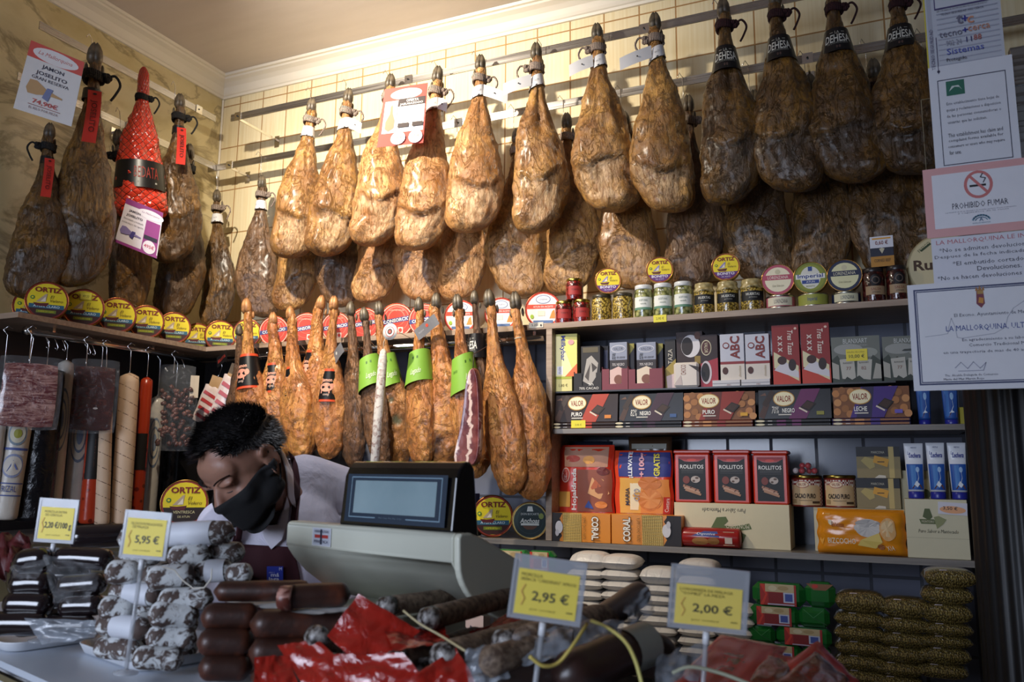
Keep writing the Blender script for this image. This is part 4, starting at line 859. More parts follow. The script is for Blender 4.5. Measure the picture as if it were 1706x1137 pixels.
o1 = box('chocolate_box', 'grey landscape chocolate box with a yellow price sticker', 'box', (1386, 1467, 561), YB+.004, TT, .05, '#6f736c', BLX(), 'grey landscape chocolate boxes')
m = MB(); w_ = spot_on(1386, 1467, 561, YB, TT)[1]; hh_ = spot_on(1386, 1467, 561, YB, TT)[2]
m.art([('R', .3, .46, .74, .72, '#e6d43c'), ('T', '10,00 €', .52, .56, .09, '#3a3a20', {'w': .32, 'b': .01}), ('T', 'estuche chocolate', .5, .66, .04, '#8a7c28', {'w': .36})], w_, hh_, lambda u, v, d: (u-w_/2, -.003-d, v)); m.build('price_sticker', o1)
box('chocolate_box', 'grey landscape chocolate box showing an aeroplane, beside the framed certificate', 'box', (1471, 1552, 560), YB+.004, TT, .05, '#6f736c', BLX()+[('P', [(.4, .66), (.45, .7), (.75, .71), (.8, .68), (.72, .66)], '#3a3f3c')], 'grey landscape chocolate boxes')
# ---------------------------------------------------------------- chocolate bars on the middle shelf
ALM = [('E', x, y, .05, .12, c) for x, y, c in [(.04, .8, '#b87a44'), (.12, .9, '#8d5a30'), (.06, .5, '#c48a54'), (.15, .65, '#a56c3a'), (.05, .2, '#b87a44'), (.16, .3, '#96602f'), (.24, .85, '#c48a54'), (.22, .12, '#b07440'),
        (.76, .9, '#b87a44'), (.86, .8, '#8d5a30'), (.95, .6, '#c48a54'), (.82, .55, '#a56c3a'), (.92, .3, '#b87a44'), (.8, .2, '#96602f'), (.97, .12, '#c48a54'), (.7, .5, '#b07440')]]
def bar_art(bg, diag, txt, pc, nuts, extra):
    a = [('P', [(.42, 0), (.6, 1), (.86, 1), (.66, 0)], diag)]
    if nuts: a = [('R', 0, 0, 1, 1, '#7c4c28')]+ALM+[('P', [(.22, 0), (.38, 1), (.86, 1), (.66, 0)], diag), ('P', [(.3, 0), (.4, 1), (.55, 1), (.5, 0)], bg)]
    else: a = [('P', [(0, .1), (.1, .6), (.16, .5), (.08, 0)], '#4a3028'), ('P', [(.05, .5), (.18, 1), (.24, .9), (.12, .4)], '#33221c'), ('P', [(.02, .8), (.1, .9), (.12, .8)], '#6a4a3c')]+a
    a += [('P', [(.58, .38), (.68, .62), (.8, .5), (.7, .24)], '#1c100c'), ('P', [(.6, .4), (.68, .58), (.77, .49), (.7, .3)], '#3c241a'), ('L', [(.57, .36), (.67, .22)], .05, '#d9cdb8')]
    a += VAL(.36, .68, .15, .26)+[('T', txt, .36+.02*len(pc), .28, .15, '#efece4', {'w': .17, 'b': .02}), ('R', .28, .12, .46, .16, '#cfc8bc')]
    if pc: a += [('T', pc, .24, .3, .24, '#e6e2da', {'w': .1, 'sh': .2})]
    return a+[('R', .8, .12, .9, .24, extra)]
BARS = [((924, 1029, 657), '#2c1a16', '#b03a24', 'PURO', '', False, '#d8802c', 'dark red plain chocolate bars at the left end of the middle shelf, price sticker on the edge', (919, 1029)),
        ((1031, 1138, 655), '#1a1a20', '#3a1d33', 'NEGRO', '82%', False, '#3a5a8c', 'black 82 percent bars', (1023, 1136)),
        ((1139, 1258, 653), '#5c1f18', '#8e2c22', 'PURO', '', True, '#d8a02c', 'almond covered red wrapper', (1137, 1255)),
        ((1263, 1385, 648), '#1c1a1c', '#6a2a5c', 'NEGRO', '70%', False, '#8d8a3c', 'black 70 percent bars', (1257, 1385)),
        ((1388, 1516, 644), '#2a2148', '#43287a', 'LECHE', '', True, '#6a5ab8', 'purple milk and almond', (1386, 1518))]
for i, (p, bg, dg, tx, pc, nuts, ex, lb, fx) in enumerate(BARS):
    nm = ['red plain wrapper', 'black and blue 82 percent wrapper', 'red almond wrapper', 'black 70 percent wrapper', 'purple milk and almond wrapper'][i]
    for k in range(2):
        x, w, _ = spot_on(fx[0], fx[1], 705, -.345, SH2T); m = MB(); h = .0115
        m.box(-w/2, 0, 0, w/2, .1, h, bg+'/s', .003)
        m.art([('R', .02, .2, .98, .8, bg if not nuts else '#8d5a34'), ('E', .08, .5, .06, .34, '#d9cdac'), ('R', .18, .42, .24, .62, '#cfcac4'), ('R', .3, .2, .42, .8, '#c48a54' if nuts else dg), ('R', .5, .15, .62, .85, dg)], w, h, lambda u, v, d: (u-w/2, -d, v))
        o = m.build('chocolate_bar'); o.location = (x, -.345, SH2T+.0008+k*(h+.0008)); tag(o, 'flat bar in %s, %s one under the display bar' % (nm, ['lower', 'upper'][k]), 'chocolate', 'flat chocolate bars')
    z = SH2T+.026; x, w, h = spot_on(*p, -.335, z); hh = min(h, TBZ-z-.004)
    m = MB(); m.box(-w/2, 0, 0, w/2, .012, h, bg+'/s', .001); m.art(bar_art(bg, dg, tx, pc, nuts, ex), w, h, lambda u, v, d: (u-w/2, -d, v))
    o = m.build('chocolate_bar'); o.location = (x, -.337, z); o.rotation_euler = (-.12, 0, 0); tag(o, 'large %s chocolate bar standing on the flat bars' % nm, 'chocolate', 'display chocolate bars')
price('yellow price sticker on the flat bars at the left end of the middle shelf', (963.5, 707), 25, 12.5, -.3455, [('T', '3,95 €', .5, .4, .3, '#9a8a20', {'w': .45})])
# ---------------------------------------------------------------- tubes
def tube_pack(label, pxs, Y, z0, group, art, key='#dfe2ea/s'):
    x, w, h = spot_on(*pxs, Y, z0); r = empty('cream_tube', (x, Y+w*.35, z0+.0006)); tag(r, label, 'tube', group)
    R = []; n = 20
    for t_ in (0, .25, .5, .75, .93, 1.):
        a = w*(.42+.08*t_); b = w*.36*(1-t_)+.0012
        R.append([(a*math.cos(2*PI*j/n), b*math.sin(2*PI*j/n), h*(.13+.87*t_)) for j in range(n)])
    m = MB(); m.rings(R, key)
    def fr(u, v, d):
        t_ = max(0, min(1, (v-.13)/.87)); a = w*(.42+.08*t_); b = w*.36*(1-t_)+.0012
        xx = max(-.97, min(.97, u*.95)); return (xx*a, -b*math.sqrt(1-xx*xx)-d-.0008, v*h)
    m.art(art, 1, 1, fr, seg=4); m.build('tube_body', r)
    m = MB(); m.lathe([(w*.40, 0), (w*.41, .004), (w*.41, h*.115), (w*.38, h*.125)], '#2a2f94/s', 20); m.build('cap', r); return r
TUBE = [('R', -.95, .16, .95, .66, '#1f55a8'), ('R', -.5, .2, .1, .6, '#3a7ac0'), ('R', -.95, .62, .95, .7, '#e6e8ee'), ('T', 'NESTLE', 0, .92, .025, '#3a4a80', {'w': .6}), ('T', 'La', -.55, .82, .06, '#2a3a94', {'w': .3, 'sh': .2}), ('T', 'Lechera', .1, .78, .09, '#2a3a94', {'w': 1.3, 'b': .02, 'sh': .2}), ('E', .3, .52, .22, .05, '#9fc0e6'), ('L', [(.3, .5), (.4, .38), (.2, .28)], .03, '#e6ecf4'), ('P', [(-.5, .18), (-.1, .26), (.6, .25), (.8, .18)], '#6a3c30'), ('P', [(-.2, .25), (.1, .32), (.5, .26), (.2, .2)], '#e6ecf4')]
TUB2 = [('R', -.95, .16, .95, .96, '#1f4f9c'), ('R', -.8, .2, -.2, .9, '#2c6ab4'), ('E', .2, .7, .25, .09, '#8fb4dc'), ('L', [(.2, .66), (.35, .45), (.1, .35)], .03, '#dfe8f2'), ('P', [(-.4, .18), (-.1, .3), (.8, .3), (.8, .18)], '#6a3c30'), ('P', [(-.3, .28), (.1, .36), (.5, .3)], '#dfe8f2')]
# ---------------------------------------------------------------- biscuits on the lower shelf
YL3 = -.33
def bag(name, label, pxs, Y, z0, dp, key, art, group=None, seed=0, cat='bag'):
    """soft film pack: puffed front"""
    x, w, h = spot_on(*pxs, Y, z0); n, k = 22, 22; rnd = random.Random(seed)
    def S(u, v, back=False):
        e = (max(0, 1-abs(u)**5)*max(0, 1-abs(v)**6))**.4; b = dp*.5*e
        wr = .0035*noise.fractal(Vector((u*2.5, v*3.5, seed)), .7, 2, 4)*e
        return (u*w/2*(1-.02*math.sin(v*9+seed)), dp*.5-(b+wr) if not back else dp*.5+b, (v+1)*h/2)
    m = MB()
    for back in (False, True):
        vs = [S(-1+2*i/n, -1+2*j/k, back) for j in range(k+1) for i in range(n+1)]
        fs = [(j*(n+1)+i, j*(n+1)+i+1, (j+1)*(n+1)+i+1, (j+1)*(n+1)+i) for j in range(k) for i in range(n)]
        m.add(vs, fs if not back else [f[::-1] for f in fs], key, True)
    def fr(u, v, d): p = S(u*2-1, v*2-1); return (p[0], p[1]-d-.0008, p[2])
    b = []
    for it in art:   # subdivide big rectangles so that they follow the film
        if it[0] == 'R' and (abs(it[3]-it[1]) > .08 or abs(it[4]-it[2]) > .08):
            nx = max(1, int(abs(it[3]-it[1])*16)); ny = max(1, int(abs(it[4]-it[2])*16))
            b.append(('G', it, nx, ny))
        else: b.append(('A', it))
    d = .0004
    for q in b:
        d += .0003
        if q[0] == 'G':
            _, it, nx, ny = q; vs = [fr(it[1]+(it[3]-it[1])*i/nx, it[2]+(it[4]-it[2])*j/ny, d) for j in range(ny+1) for i in range(nx+1)]
            m.add(vs, [(j*(nx+1)+i, j*(nx+1)+i+1, (j+1)*(nx+1)+i+1, (j+1)*(nx+1)+i) for j in range(ny) for i in range(nx)], it[5], True)
        else: m.art([q[1]], 1, 1, fr, d0=d)
    # text aspect: art coordinates are unit; fine
    o = m.build(name); o.location = (x, Y, z0+.0008); tag(o, label, cat, group); return o
def raise_art(a, k0):
    k = 1-k0; r = []
    for q in a:
        if q[0] == 'R': r.append(('R', q[1], k0+k*q[2], q[3], k0+k*q[4], q[5]))
        elif q[0] == 'E': r.append(('E', q[1], k0+k*q[2], q[3], q[4]*k, q[5]))
        elif q[0] in 'PL': r.append((q[0], [(x, k0+k*y) for x, y in q[1]])+q[2:])
        else:
            o = dict(q[6]); ro = o.get('rot', 0) in (90, -90)
            if ro and 'w' in o: o['w'] *= k
            r.append((q[0], q[1], q[2], k0+k*q[3], q[4]*(1 if ro else k), q[5], o))
    return r
bag('biscuit_bag', 'large red and brown pastry bag with vertical white lettering', (921, 1020, 742), -.28, SH3T, .06, '#d23a24/p', raise_art([('R', .2, .68, .93, .97, '#b9856a'), ('E', .35, .8, .12, .05, '#a83c2c'), ('E', .62, .78, .1, .06, '#d99a4c'), ('R', .42, .04, .98, .64, '#8d4a34'), ('P', [(.6, .3), (.68, .56), (.85, .5), (.95, .3), (.8, .22)], '#d8a06c'), ('P', [(.62, .34), (.72, .5), (.82, .4)], '#b8603c'), ('E', .85, .62, .1, .06, '#6a2420'), ('E', .82, .14, .1, .05, '#d8843c'), ('R', .02, .1, .3, .32, '#dca03c'), ('T', 'Hojaldrada', .38, .36, .1, '#f2ece4', {'rot': 90, 'w': .6, 'b': .03}), ('E', .23, .56, .07, .11, '#e6b8a8'), ('E', .23, .56, .055, .09, '#c23c28'), ('T', 'CUETARA', .23, .56, .05, '#f2ece4', {'rot': 90, 'w': .14}), ('P', [(.55, .1), (.62, .2), (.7, .08)], '#2a4a9c')], .27), seed=3)
bag('biscuit_bag', 'red, blue and orange biscuit bag with vertical promotion lettering', (1021, 1119, 751), -.28, SH3T, .06, '#d8482a/p', raise_art([('R', .1, .6, .98, .97, '#28307c'), ('R', .12, .05, .48, .58, '#e0a648'), ('R', .48, .05, .96, .56, '#df8a3c'), ('P', [(.3, .1), (.3, .5), (.5, .5), (.44, .1)], '#ecdcb8'), ('E', .64, .26, .2, .17, '#cf7a34'), ('E', .64, .26, .17, .14, '#d98c48'), ('E', .64, .5, .2, .1, '#c87434'), ('T', '¡LLEVATE', .32, .78, .09, '#eef0f6', {'rot': 90, 'w': .4, 'b': .03}), ('T', '+100g', .52, .78, .12, '#e4a8b4', {'rot': 90, 'w': .36, 'b': .04}), ('T', 'GRATIS', .76, .78, .1, '#e9dc4c', {'rot': 90, 'w': .34, 'b': .03}), ('T', 'MARIA', .26, .3, .07, '#23243a', {'rot': 90, 'w': .26, 'b': .02}), ('T', 'oro', .42, .33, .1, '#9a9aa6', {'rot': 90, 'w': .18}), ('R', .86, .05, .97, .3, '#c83426'), ('T', 'Cuetara', .92, .18, .06, '#f2e4dc', {'rot': 90, 'w': .2})], .28), seed=5)
bag('biscuit_bag', 'dark pack standing behind the large pastry bag', (932, 1018, 736), -.18, SH3T+.002, .05, '#1f2430/p', [('R', .1, .8, .9, .9, '#2d3a55'), ('E', .7, .9, .1, .03, '#b9c0c8')], seed=8)
bag('biscuit_bag', 'brown pack behind the blue and orange biscuit bag', (1046, 1118, 728), -.18, SH3T+.002, .05, '#4a3526/p', [('R', .1, .88, .9, .93, '#8a8a80')], seed=9)
CORAL = lambda fl: ([('R', 0, 0, .2, 1, '#211a1c'), ('P', [(.18, 0), (.24, .2), (.2, .35), (.26, .55), (.2, .8), (.25, 1), (.1, 1), (.1, 0)], '#211a1c'), ('R', .26, 0, .55, 1, '#d2b668')]+[('L', [(.27+.028*i, 0), (.27+.028*i-.02, 1)], .02, '#a88a44') for i in range(11)]+[('L', [(.26, .1*i), (.55, .1*i+.05)], .018, '#a88a44') for i in range(10)]+[('E', .2, .5, .06, .22, '#d8d4d8'), ('E', .17, .3, .03, .12, '#c4c0c6'), ('T', 'CREMA CHOCO-NATA', .6, .5, .05, '#7a5a24', {'rot': -90, 'w': .8}), ('T', 'CORAL', .77, .5, .12, '#6a4a1c', {'rot': -90, 'w': .86, 'b': .07}), ('T', 'CORAL', .77, .5, .11, '#efe8dc', {'rot': -90, 'w': .8, 'b': .03})])
def flipx(a):
    r = []
    for q in a:
        if q[0] == 'R': r.append(('R', 1-q[3], 1-q[4], 1-q[1], 1-q[2], q[5]))
        elif q[0] == 'E': r.append(('E', 1-q[1], 1-q[2], q[3], q[4], q[5]))
        elif q[0] in 'PL': r.append((q[0], [(1-x, 1-y) for x, y in q[1]])+q[2:])
        else: o = dict(q[6]); o['rot'] = -o.get('rot', 0); r.append((q[0], q[1], 1-q[2], 1-q[3])+q[4:6]+(o,))
    return r
box('wafer_pack', 'orange and lattice wafer pack, left one, black end towards the round tins', 'pack', (912, 1017, 856), -.355, SH3T, .07, '#dd8a2c/s', CORAL(0), 'wafer packs')
box('wafer_pack', 'orange and lattice wafer pack, right one, black end to the right', 'pack', (1019, 1135, 859), -.355, SH3T, .07, '#dd8a2c/s', flipx(CORAL(1)), 'wafer packs')
x, w, h = spot_on(1124, 1316, 840, -.30, SH3T)
zb_ = SH3T+h+.001
box('cream_carton', 'long cream cardboard box with upside-down script and green emblem, under the red tins', 'carton', (1124, 1316, 840), -.30, SH3T, .16, '#ddd0aa', [('T', 'Puro Sabor a Mantecado', .44, .84, .1, '#4a4434', {'w': .38, 'rot': 180, 'sh': .2}), ('P', [(.32, .4), (.38, .68), (.46, .7), (.48, .6), (.44, .5), (.52, .48), (.66, .56), (.68, .44), (.5, .36)], '#5a6a34'), ('T', 'MONTORO', .56, .49, .1, '#d8ceb0', {'w': .2, 'rot': 180}), ('P', [(.52, .15), (.5, .3), (.58, .36), (.63, .3), (.6, .12)], '#66743c')])
ROL = lambda: [('P', [(.12, .9), (.3, .84), (.5, .83), (.7, .84), (.88, .9), (.88, .06), (.12, .06)], '#16171a'), ('P', [(.12, .94), (.88, .94), (.88, .9), (.7, .85), (.3, .85), (.12, .9)], '#a8383c'), ('E', .5, .87, .13, .03, '#c84a44'), ('T', 'ROLLITOS', .5, .73, .08, '#ecebe8', {'w': .66, 'b': .012}), ('R', .2, .66, .82, .665, '#8a8a88'), ('R', .2, .63, .82, .635, '#77777a'), ('R', .2, .6, .82, .603, '#77777a'), ('E', .34, .46, .1, .08, '#7c3c34'), ('E', .6, .47, .13, .07, '#b9aca4'), ('E', .64, .5, .05, .02, '#5a4438'), ('E', .55, .44, .04, .02, '#5a4438')] + [('P', [(.24+.03*i, .32-.04*i), (.68+.03*i, .22-.04*i), (.7+.03*i, .26-.04*i), (.26+.03*i, .37-.04*i)], ['#a87860', '#c09880', '#b08468'][i]) for i in range(3)]+[('L', [(.3, .33), (.34, .36)], .015, '#5a3428'), ('L', [(.45, .3), (.49, .33)], .015, '#5a3428'), ('L', [(.58, .24), (.62, .27)], .015, '#5a3428')]
for (a, b, yt, lb) in [(1122, 1184, 750, 'left'), (1187, 1250, 750, 'middle'), (1253, 1314, 751, 'right')]:
    x, w, h = spot_on(a, b, yt, -.29, zb_); r = empty('biscuit_tin', (x, -.29, zb_)); m = MB(); m.box(-w/2*.95, .002, 0, w/2*.95, .1, h*.93, '#c8341f/s', .005); m.art(ROL(), w*.95, h*.93, lambda u, v, d: (u-w*.475, .002-d, v)); m.build('tin_body', r)
    m = MB(); m.box(-w/2, 0, h*.93, w/2, .105, h, '#cf3c26/s', .004); m.build('lid', r); tag(r, 'tall red wafer roll tin, %s of the three' % lb, 'tin', 'red wafer roll tins')
# biscuit roll
x, w, h = spot_on(1133, 1233, 881, -.355, SH3T); m = MB(); R = h/2
m.lathe([(R*.2, -w/2), (R*.95, -w/2+.004), (R, -w/2+.01), (R, w/2-.01), (R*.95, w/2-.004), (R*.2, w/2)], '#9e2420/p', 20, (0, 0, 0), 'x')
def frr(u, v, d): a = v/R; return (u, -(R+d)*math.cos(a), (R+d)*math.sin(a))
m.art([('R', -.45, -.8, .45, .8, '#8e2020'), ('P', [(-.3, .2), (-.1, .7), (.12, .7), (.16, .1)], '#27408c'), ('T', 'Digestive', -.06, .38, .3, '#e4e8f2', {'w': .3, 'sh': .2}), ('E', -.16, -.35, .14, .4, '#a8743c'), ('E', .06, -.3, .1, .36, '#96642f'), ('R', .22, -.75, .4, .7, '#c08a6a'), ('R', .25, -.5, .37, .1, '#d8c4b4')], w, R, frr, d0=.0006)
o = m.build('biscuit_roll'); o.location = (x, -.355+R, SH3T+R+.001); tag(o, 'red round biscuit roll lying in front of the cream box', 'biscuits')
# clear tub of red sweets on the left cocoa tin
x, w, h = spot_on(1315, 1369, 791, -.325, SH3T)
cz0 = zb_
box('cream_carton', 'cream box hidden behind the orange sponge cake bag', 'carton', (1357, 1509, 848), -.27, SH3T, .12, '#cfc6a4', [('R', 0, .93, 1, 1, '#b9b08e')])
zc2 = SH3T+spot_on(1357, 1509, 848, -.27, SH3T)[2]+.001
t = NT('gingham'); ck = t.n('ShaderNodeTexChecker', Vector=t.co, Scale=160., Color1=s2l('#7c2420'), Color2=s2l('#d8cfc0')).outputs[0]; t.P(Base__Color=ck, Roughness=.4); reg('gingham', t)
CAC = [('R', -1.15, .06, .95, .9, '#d0b184'), ('R', -1.15, .76, 1.3, .94, 'gingham'), ('R', .95, .04, 1.4, .94, 'gingham'), ('P', [(-1.1, .76), (-1.1, .6), (-.5, .5), (.3, .56), (.85, .72), (.85, .78)], '#dcd4ca'), ('E', -.3, .78, .42, .12, '#a8503c'), ('E', -.3, .78, .38, .1, '#e0c8a8'), ('T', 'VALOR', -.3, .78, .1, '#8a2a18', {'w': .5}), ('T', 'CACAO PURO', -.15, .38, .17, '#2c211a', {'w': 1.35, 'b': .03}), ('R', -.5, .22, .3, .24, '#7a6a4c'), ('R', -1.0, .12, -.7, .26, '#a58a5c'), ('R', .3, .12, .8, .2, '#4a3624')]
for a, b, lb, zz in [(1315, 1369, 'left', zb_-.004), (1371, 1426, 'right', zc2)]:
    x, w, h = spot_on(a, b, 792 if lb == 'left' else 793, -.32 if lb == 'left' else -.26, zz)
    Yc = -.26 if lb == 'left' else -.26; x, w, h = spot_on(a, b, 792, Yc, zc2)
    r = empty('cocoa_tin', (x, Yc+w/2, zc2)); m = MB(); R = w/2; m.lathe([(R*.96, 0), (R, .003), (R*.97, .006), (R*.97, h*.9), (R*.9, h*.9)], '#7c2a20/s', 32); m.build('tin_body', r)
    m = MB(); m.lathe([(R, h*.9), (R*1.01, h*.91), (R*1.01, h*.985), (R*.95, h)], '#8c7a3c/m', 32); m.build('lid', r)
    m = MB(); m.art(CAC, R, h*.9, wrap(R*.975), d0=.0003, seg=12); m.build('paper_label', r); r.rotation_euler = (0, 0, .1); tag(r, 'cream cocoa tin with checked edge, %s of the two' % lb, 'tin', 'cocoa tins')
    if lb == 'left': topc = (x, Yc+w/2, zc2+h+.001); wc = w
w = 62*dep(topc)/FPX; h = 44*dep(topc)/FPX
tub = empty('sweets_tub', topc); tag(tub, 'clear plastic tub of red wrapped sweets on top of the left cocoa tin', 'tub')
m = MB(); R = []
for z, s in ((0, .8), (.004, .86), (h*.5, 1), (h*.52, 1.04), (h*.55, 1.), (h*.9, .9), (h, .8)):
    R.append([(math.copysign(abs(math.cos(a))**.5, math.cos(a))*w/2*s, math.copysign(abs(math.sin(a))**.5, math.sin(a))*w/2*s*.8, z) for a in [2*PI*j/28 for j in range(28)]])
m.rings(R, 'film'); m.build('clear_tub', tub)
rnd = random.Random(4)
for k in range(12):
    m = MB(); m.ball((0, 0, 0), .0105, '#b8343a/s' if k % 4 else '#d8c8c4/s', 10, 8); o = m.build('wrapped_sweet'); o.location = (topc[0]+(k % 4-1.5)*.021, topc[1]+(k//4 % 3-1)*.022-.004, topc[2]+.014+(.018 if k in (5, 6, 2) else 0)); tag(o, 'small %s round sweet inside the clear tub' % ('red wrapped' if k % 4 else 'white wrapped'), 'sweet', 'sweets in the clear tub' if k % 4 else 'white sweets in the clear tub')
GB = [('R', 0, 0, 1, .68, '#8a7a50'), ('R', 0, .68, 1, 1, '#191a20'), ('R', .74, 0, .86, 1, '#bda666'), ('T', 'MARCONA', .5, .82, .08, '#b9b4a0', {'w': .3}), ('P', [(.1, .55), (.2, .68), (.4, .6), (.42, .35), (.3, .28)], '#b39f5c'), ('P', [(.38, .5), (.42, .72), (.75, .6), (.7, .35)], '#d49a2c'), ('R', .48, .5, .64, .53, '#3a2c14'), ('P', [(.4, .0), (.5, .1), (.65, .08), (.66, 0)], '#cfc6b4')]
x, w, h = spot_on(1427, 1500, 798, -.265, zc2)
box('nut_box', 'black and gold box of nuts, lower one of the stacked pair', 'box', (1427, 1500, 798), -.265, zc2, .05, '#8a7a50', GB, 'black and gold boxes'); box('nut_box', 'black and gold box of nuts, upper one of the stacked pair', 'box', (1427, 1500, 745), -.265, zc2+h+.0015, .05, '#8a7a50', GB, 'black and gold boxes')
# sponge cake bag
o = bag('cake_bag', 'orange sponge cake bag lettered Bizcocho, lying on the lower shelf', (1361, 1510, 850), -.36, SH3T, .075, '#e8901c/p', [('P', [(.02, .3), (.1, .9), (.16, .9), (.06, .2)], '#f0a840'), ('T', 'BIZCOCHO', .28, .3, .12, '#f3e6c8', {'w': .32, 'b': .01}), ('E', .16, .7, .025, .06, '#f3e6c8'), ('T', 'Eidetesa', .24, .66, .1, '#8d2c1a', {'w': .14}), ('E', .58, .6, .14, .2, '#cfcac4'), ('E', .58, .7, .14, .08, '#b9b4b0'), ('E', .46, .6, .035, .07, '#cfcac4'), ('P', [(.46, .22), (.5, .34), (.7, .5), (.74, .3), (.66, .16)], '#e0c464'), ('E', .8, .58, .09, .25, '#e4b070'), ('E', .8, .6, .07, .18, '#eac894'), ('E', .72, .2, .04, .06, '#a8622c'), ('T', 'X14', .82, .18, .1, '#f3e6c8', {'w': .08, 'rot': 10})], seed=12)
RC = [('R', 0, .34, 1, .345, '#a89f80'), ('P', [(.28, .7), (.32, .84), (.4, .84), (.44, .7), (.38, .64)], '#4f5a2c'), ('P', [(.22, .66), (.46, .66), (.5, .58), (.25, .58)], '#5a6434'), ('T', 'MONTORO', .36, .62, .04, '#d8ceb0', {'w': .2}), ('P', [(.46, .7), (.54, .72), (.66, .66), (.6, .58), (.5, .5)], '#8d9060'), ('T', 'Puro Sabor a Mantecado', .52, .46, .06, '#3a3a28', {'w': .64, 'sh': .2})]
box('cream_carton', 'large cream cardboard box with green emblem and script under the blue tubes', 'carton', (1510, 1614, 833), -.345, SH3T, .13, '#d2c9a8', RC)
x, w, h = spot_on(1510, 1614, 833, -.345, SH3T); zr_ = SH3T+h+.001
box('cream_carton', 'cream box standing behind the blue tubes', 'carton', (1503, 1586, 785), -.24, SH3T, .1, '#b9b08e', [('E', .5, .72, .1, .06, '#3d4428')])
price('white and orange price card on the large cream box', (1587, 848), 43, 20, -.346, [('E', .5, .4, .45, .3, '#e8a878'), ('T', '3,50 €', .42, .5, .34, '#3a2a28', {'w': .5, 'b': .01})], '#d8d4dc', 'price_card', rz=.05)
for k, (a, b, yt, lb) in enumerate([(1508, 1541, 739, 'left'), (1545, 1577, 738, 'middle'), (1581, 1613, 738, 'right')]): tube_pack('blue and white condensed milk tube on the cream box, %s of the three' % lb, (a, b, yt), -.325, zr_, 'condensed milk tubes', TUBE)
for a, b, lb in [(1527, 1552, 'left'), (1570, 1598, 'right')]: tube_pack('dark blue milk tube below the framed certificate, %s of the two' % lb, (a, b, 640), -.31, SH2T, 'dark blue milk tubes', TUB2, '#1f4a94/s')
box('carton', 'small yellow carton beside the dark blue tubes under the certificate', 'carton', (1599, 1612, 679), -.28, SH2T, .05, '#a89a1c', [])
# left part of lower shelf
tin('ortiz', 'yellow tuna tin standing on the lower shelf right of the scale', (821, 858), 34.5, -.33, SH3T, None, rz=.5, rim='#a5643c/m')
tin('anchoas', 'dark green anchovy tin with gold rim on the lower shelf', (883, 866), 30.5, -.345, SH3T, None, rz=.35)
tin('odark', 'yellow and black tuna tin on the lower shelf left of the clerk', (309, 819), 38, -.5, SH3T, None, rz=.75)
box('carton', 'black carton with white letters beside the scale display', 'carton', (776, 793, 850), -.3, SH3T, .05, '#15151a', [('T', 'COMPRA', .5, .5, .35, '#9a9aa2', {'rot': 90, 'w': .8})])
box('carton', 'purple and white carton with blue edge beside the scale display', 'carton', (772, 790, 823), -.3, SH3T+.065, .05, '#3f418c', [('R', .0, .1, .8, .9, '#6a68b0'), ('T', 'fina', .45, .6, .22, '#d8d8ec', {'w': .6})])
# ---------------------------------------------------------------- sacks on the worktop
t = NT('rice_sack'); n = t.noise(1, t.mapping((5, 4, 1.4)), detail=6, dist=1.); t.P(Base__Color=t.mix(t.ramp(n, [(.5, 0.), (.75, .5)]), '#d9d3cb', '#a9a6a8'), Roughness=.3); t.bump(n, .8, .004); reg('rice_sack', t)
t = NT('lentil_sack'); v = t.n('ShaderNodeTexVoronoi', Vector=t.mapping((34, 27, 7)), Scale=1.).outputs; n = t.noise(2)
c = t.mix(t.ramp(v[0], [(.2, 0.), (.6, 1.)]), t.mix(v[1] and t.ramp(n, [(.3, 0.), (.7, 1.)]), '#bfa95e', '#94783c'), '#5c4d28'); t.P(Base__Color=c, Roughness=.22, Coat__Weight=1., Coat__Roughness=.08); t.bump(t.math('ADD', v[0], t.noise(1, t.mapping((4, 3, 1)), detail=6, dist=1.)), .9, .006); reg('lentil_sack', t)
def pillow(w, d, h, seed, key, n=18, k=12):
    m = MB()
    for s in (1, -1):
        vs = []
        for j in range(k+1):
            for i in range(n+1):
                u, v = -1+2*i/n, -1+2*j/k; e = (max(0, 1-abs(u)**3.2)*max(0, 1-abs(v)**3.5))**.45
                vs.append((u*w/2*(1-.05*abs(v)**3), v*d/2*(1-.04*abs(u)**3), h*.5+s*h*.5*e+.0035*noise.noise(Vector((u*2, v*2, seed)))*(1-e)*3+s*.0012*noise.fractal(Vector((u*4, v*4, seed+s)), .7, 2, 3)*e))
        fs = [(j*(n+1)+i, j*(n+1)+i+1, (j+1)*(n+1)+i+1, (j+1)*(n+1)+i) for j in range(k) for i in range(n)]
        m.add(vs, fs if s > 0 else [f[::-1] for f in fs], key, True)
    return m
SACK = {}
def sack(kind, name, label, cat, cx, yt, yb, Y, wpx, group, z=None, seed=0):
    P = onY(cx, yb, Y); s = dep(P)/FPX; h = (yb-yt)*s; w = wpx*s; dd = .13
    if kind not in SACK:
        L = []
        for q in range(3):
            m = pillow(1, 1, 1, q*3.1+len(kind), {'rice': 'rice_sack', 'lentil': 'lentil_sack'}[kind])
            me = m.build('x'); L.append(me.data); bpy.data.objects.remove(me)
        SACK[kind] = L
    o = mesh_obj(name, SACK[kind][seed % 3]); zz = P.z if z is None else z
    o.scale = (w, dd, h); o.location = (P.x, Y+dd*.5, zz); o.rotation_euler = (0, 0, random.Random(seed).uniform(-.08, .08)); tag(o, label, cat, group)
    if kind == 'lentil':
        m = MB(); m.quad([(-.2, -.47, .56), (-.06, -.47, .56), (-.06, -.36, .93), (-.2, -.36, .93)], '#d9c9cc/s'); m.quad([(-.18, -.478, .59), (-.08, -.478, .59), (-.08, -.385, .88), (-.18, -.385, .88)], '#a8344a'); m.build('sticker', o)
    return h
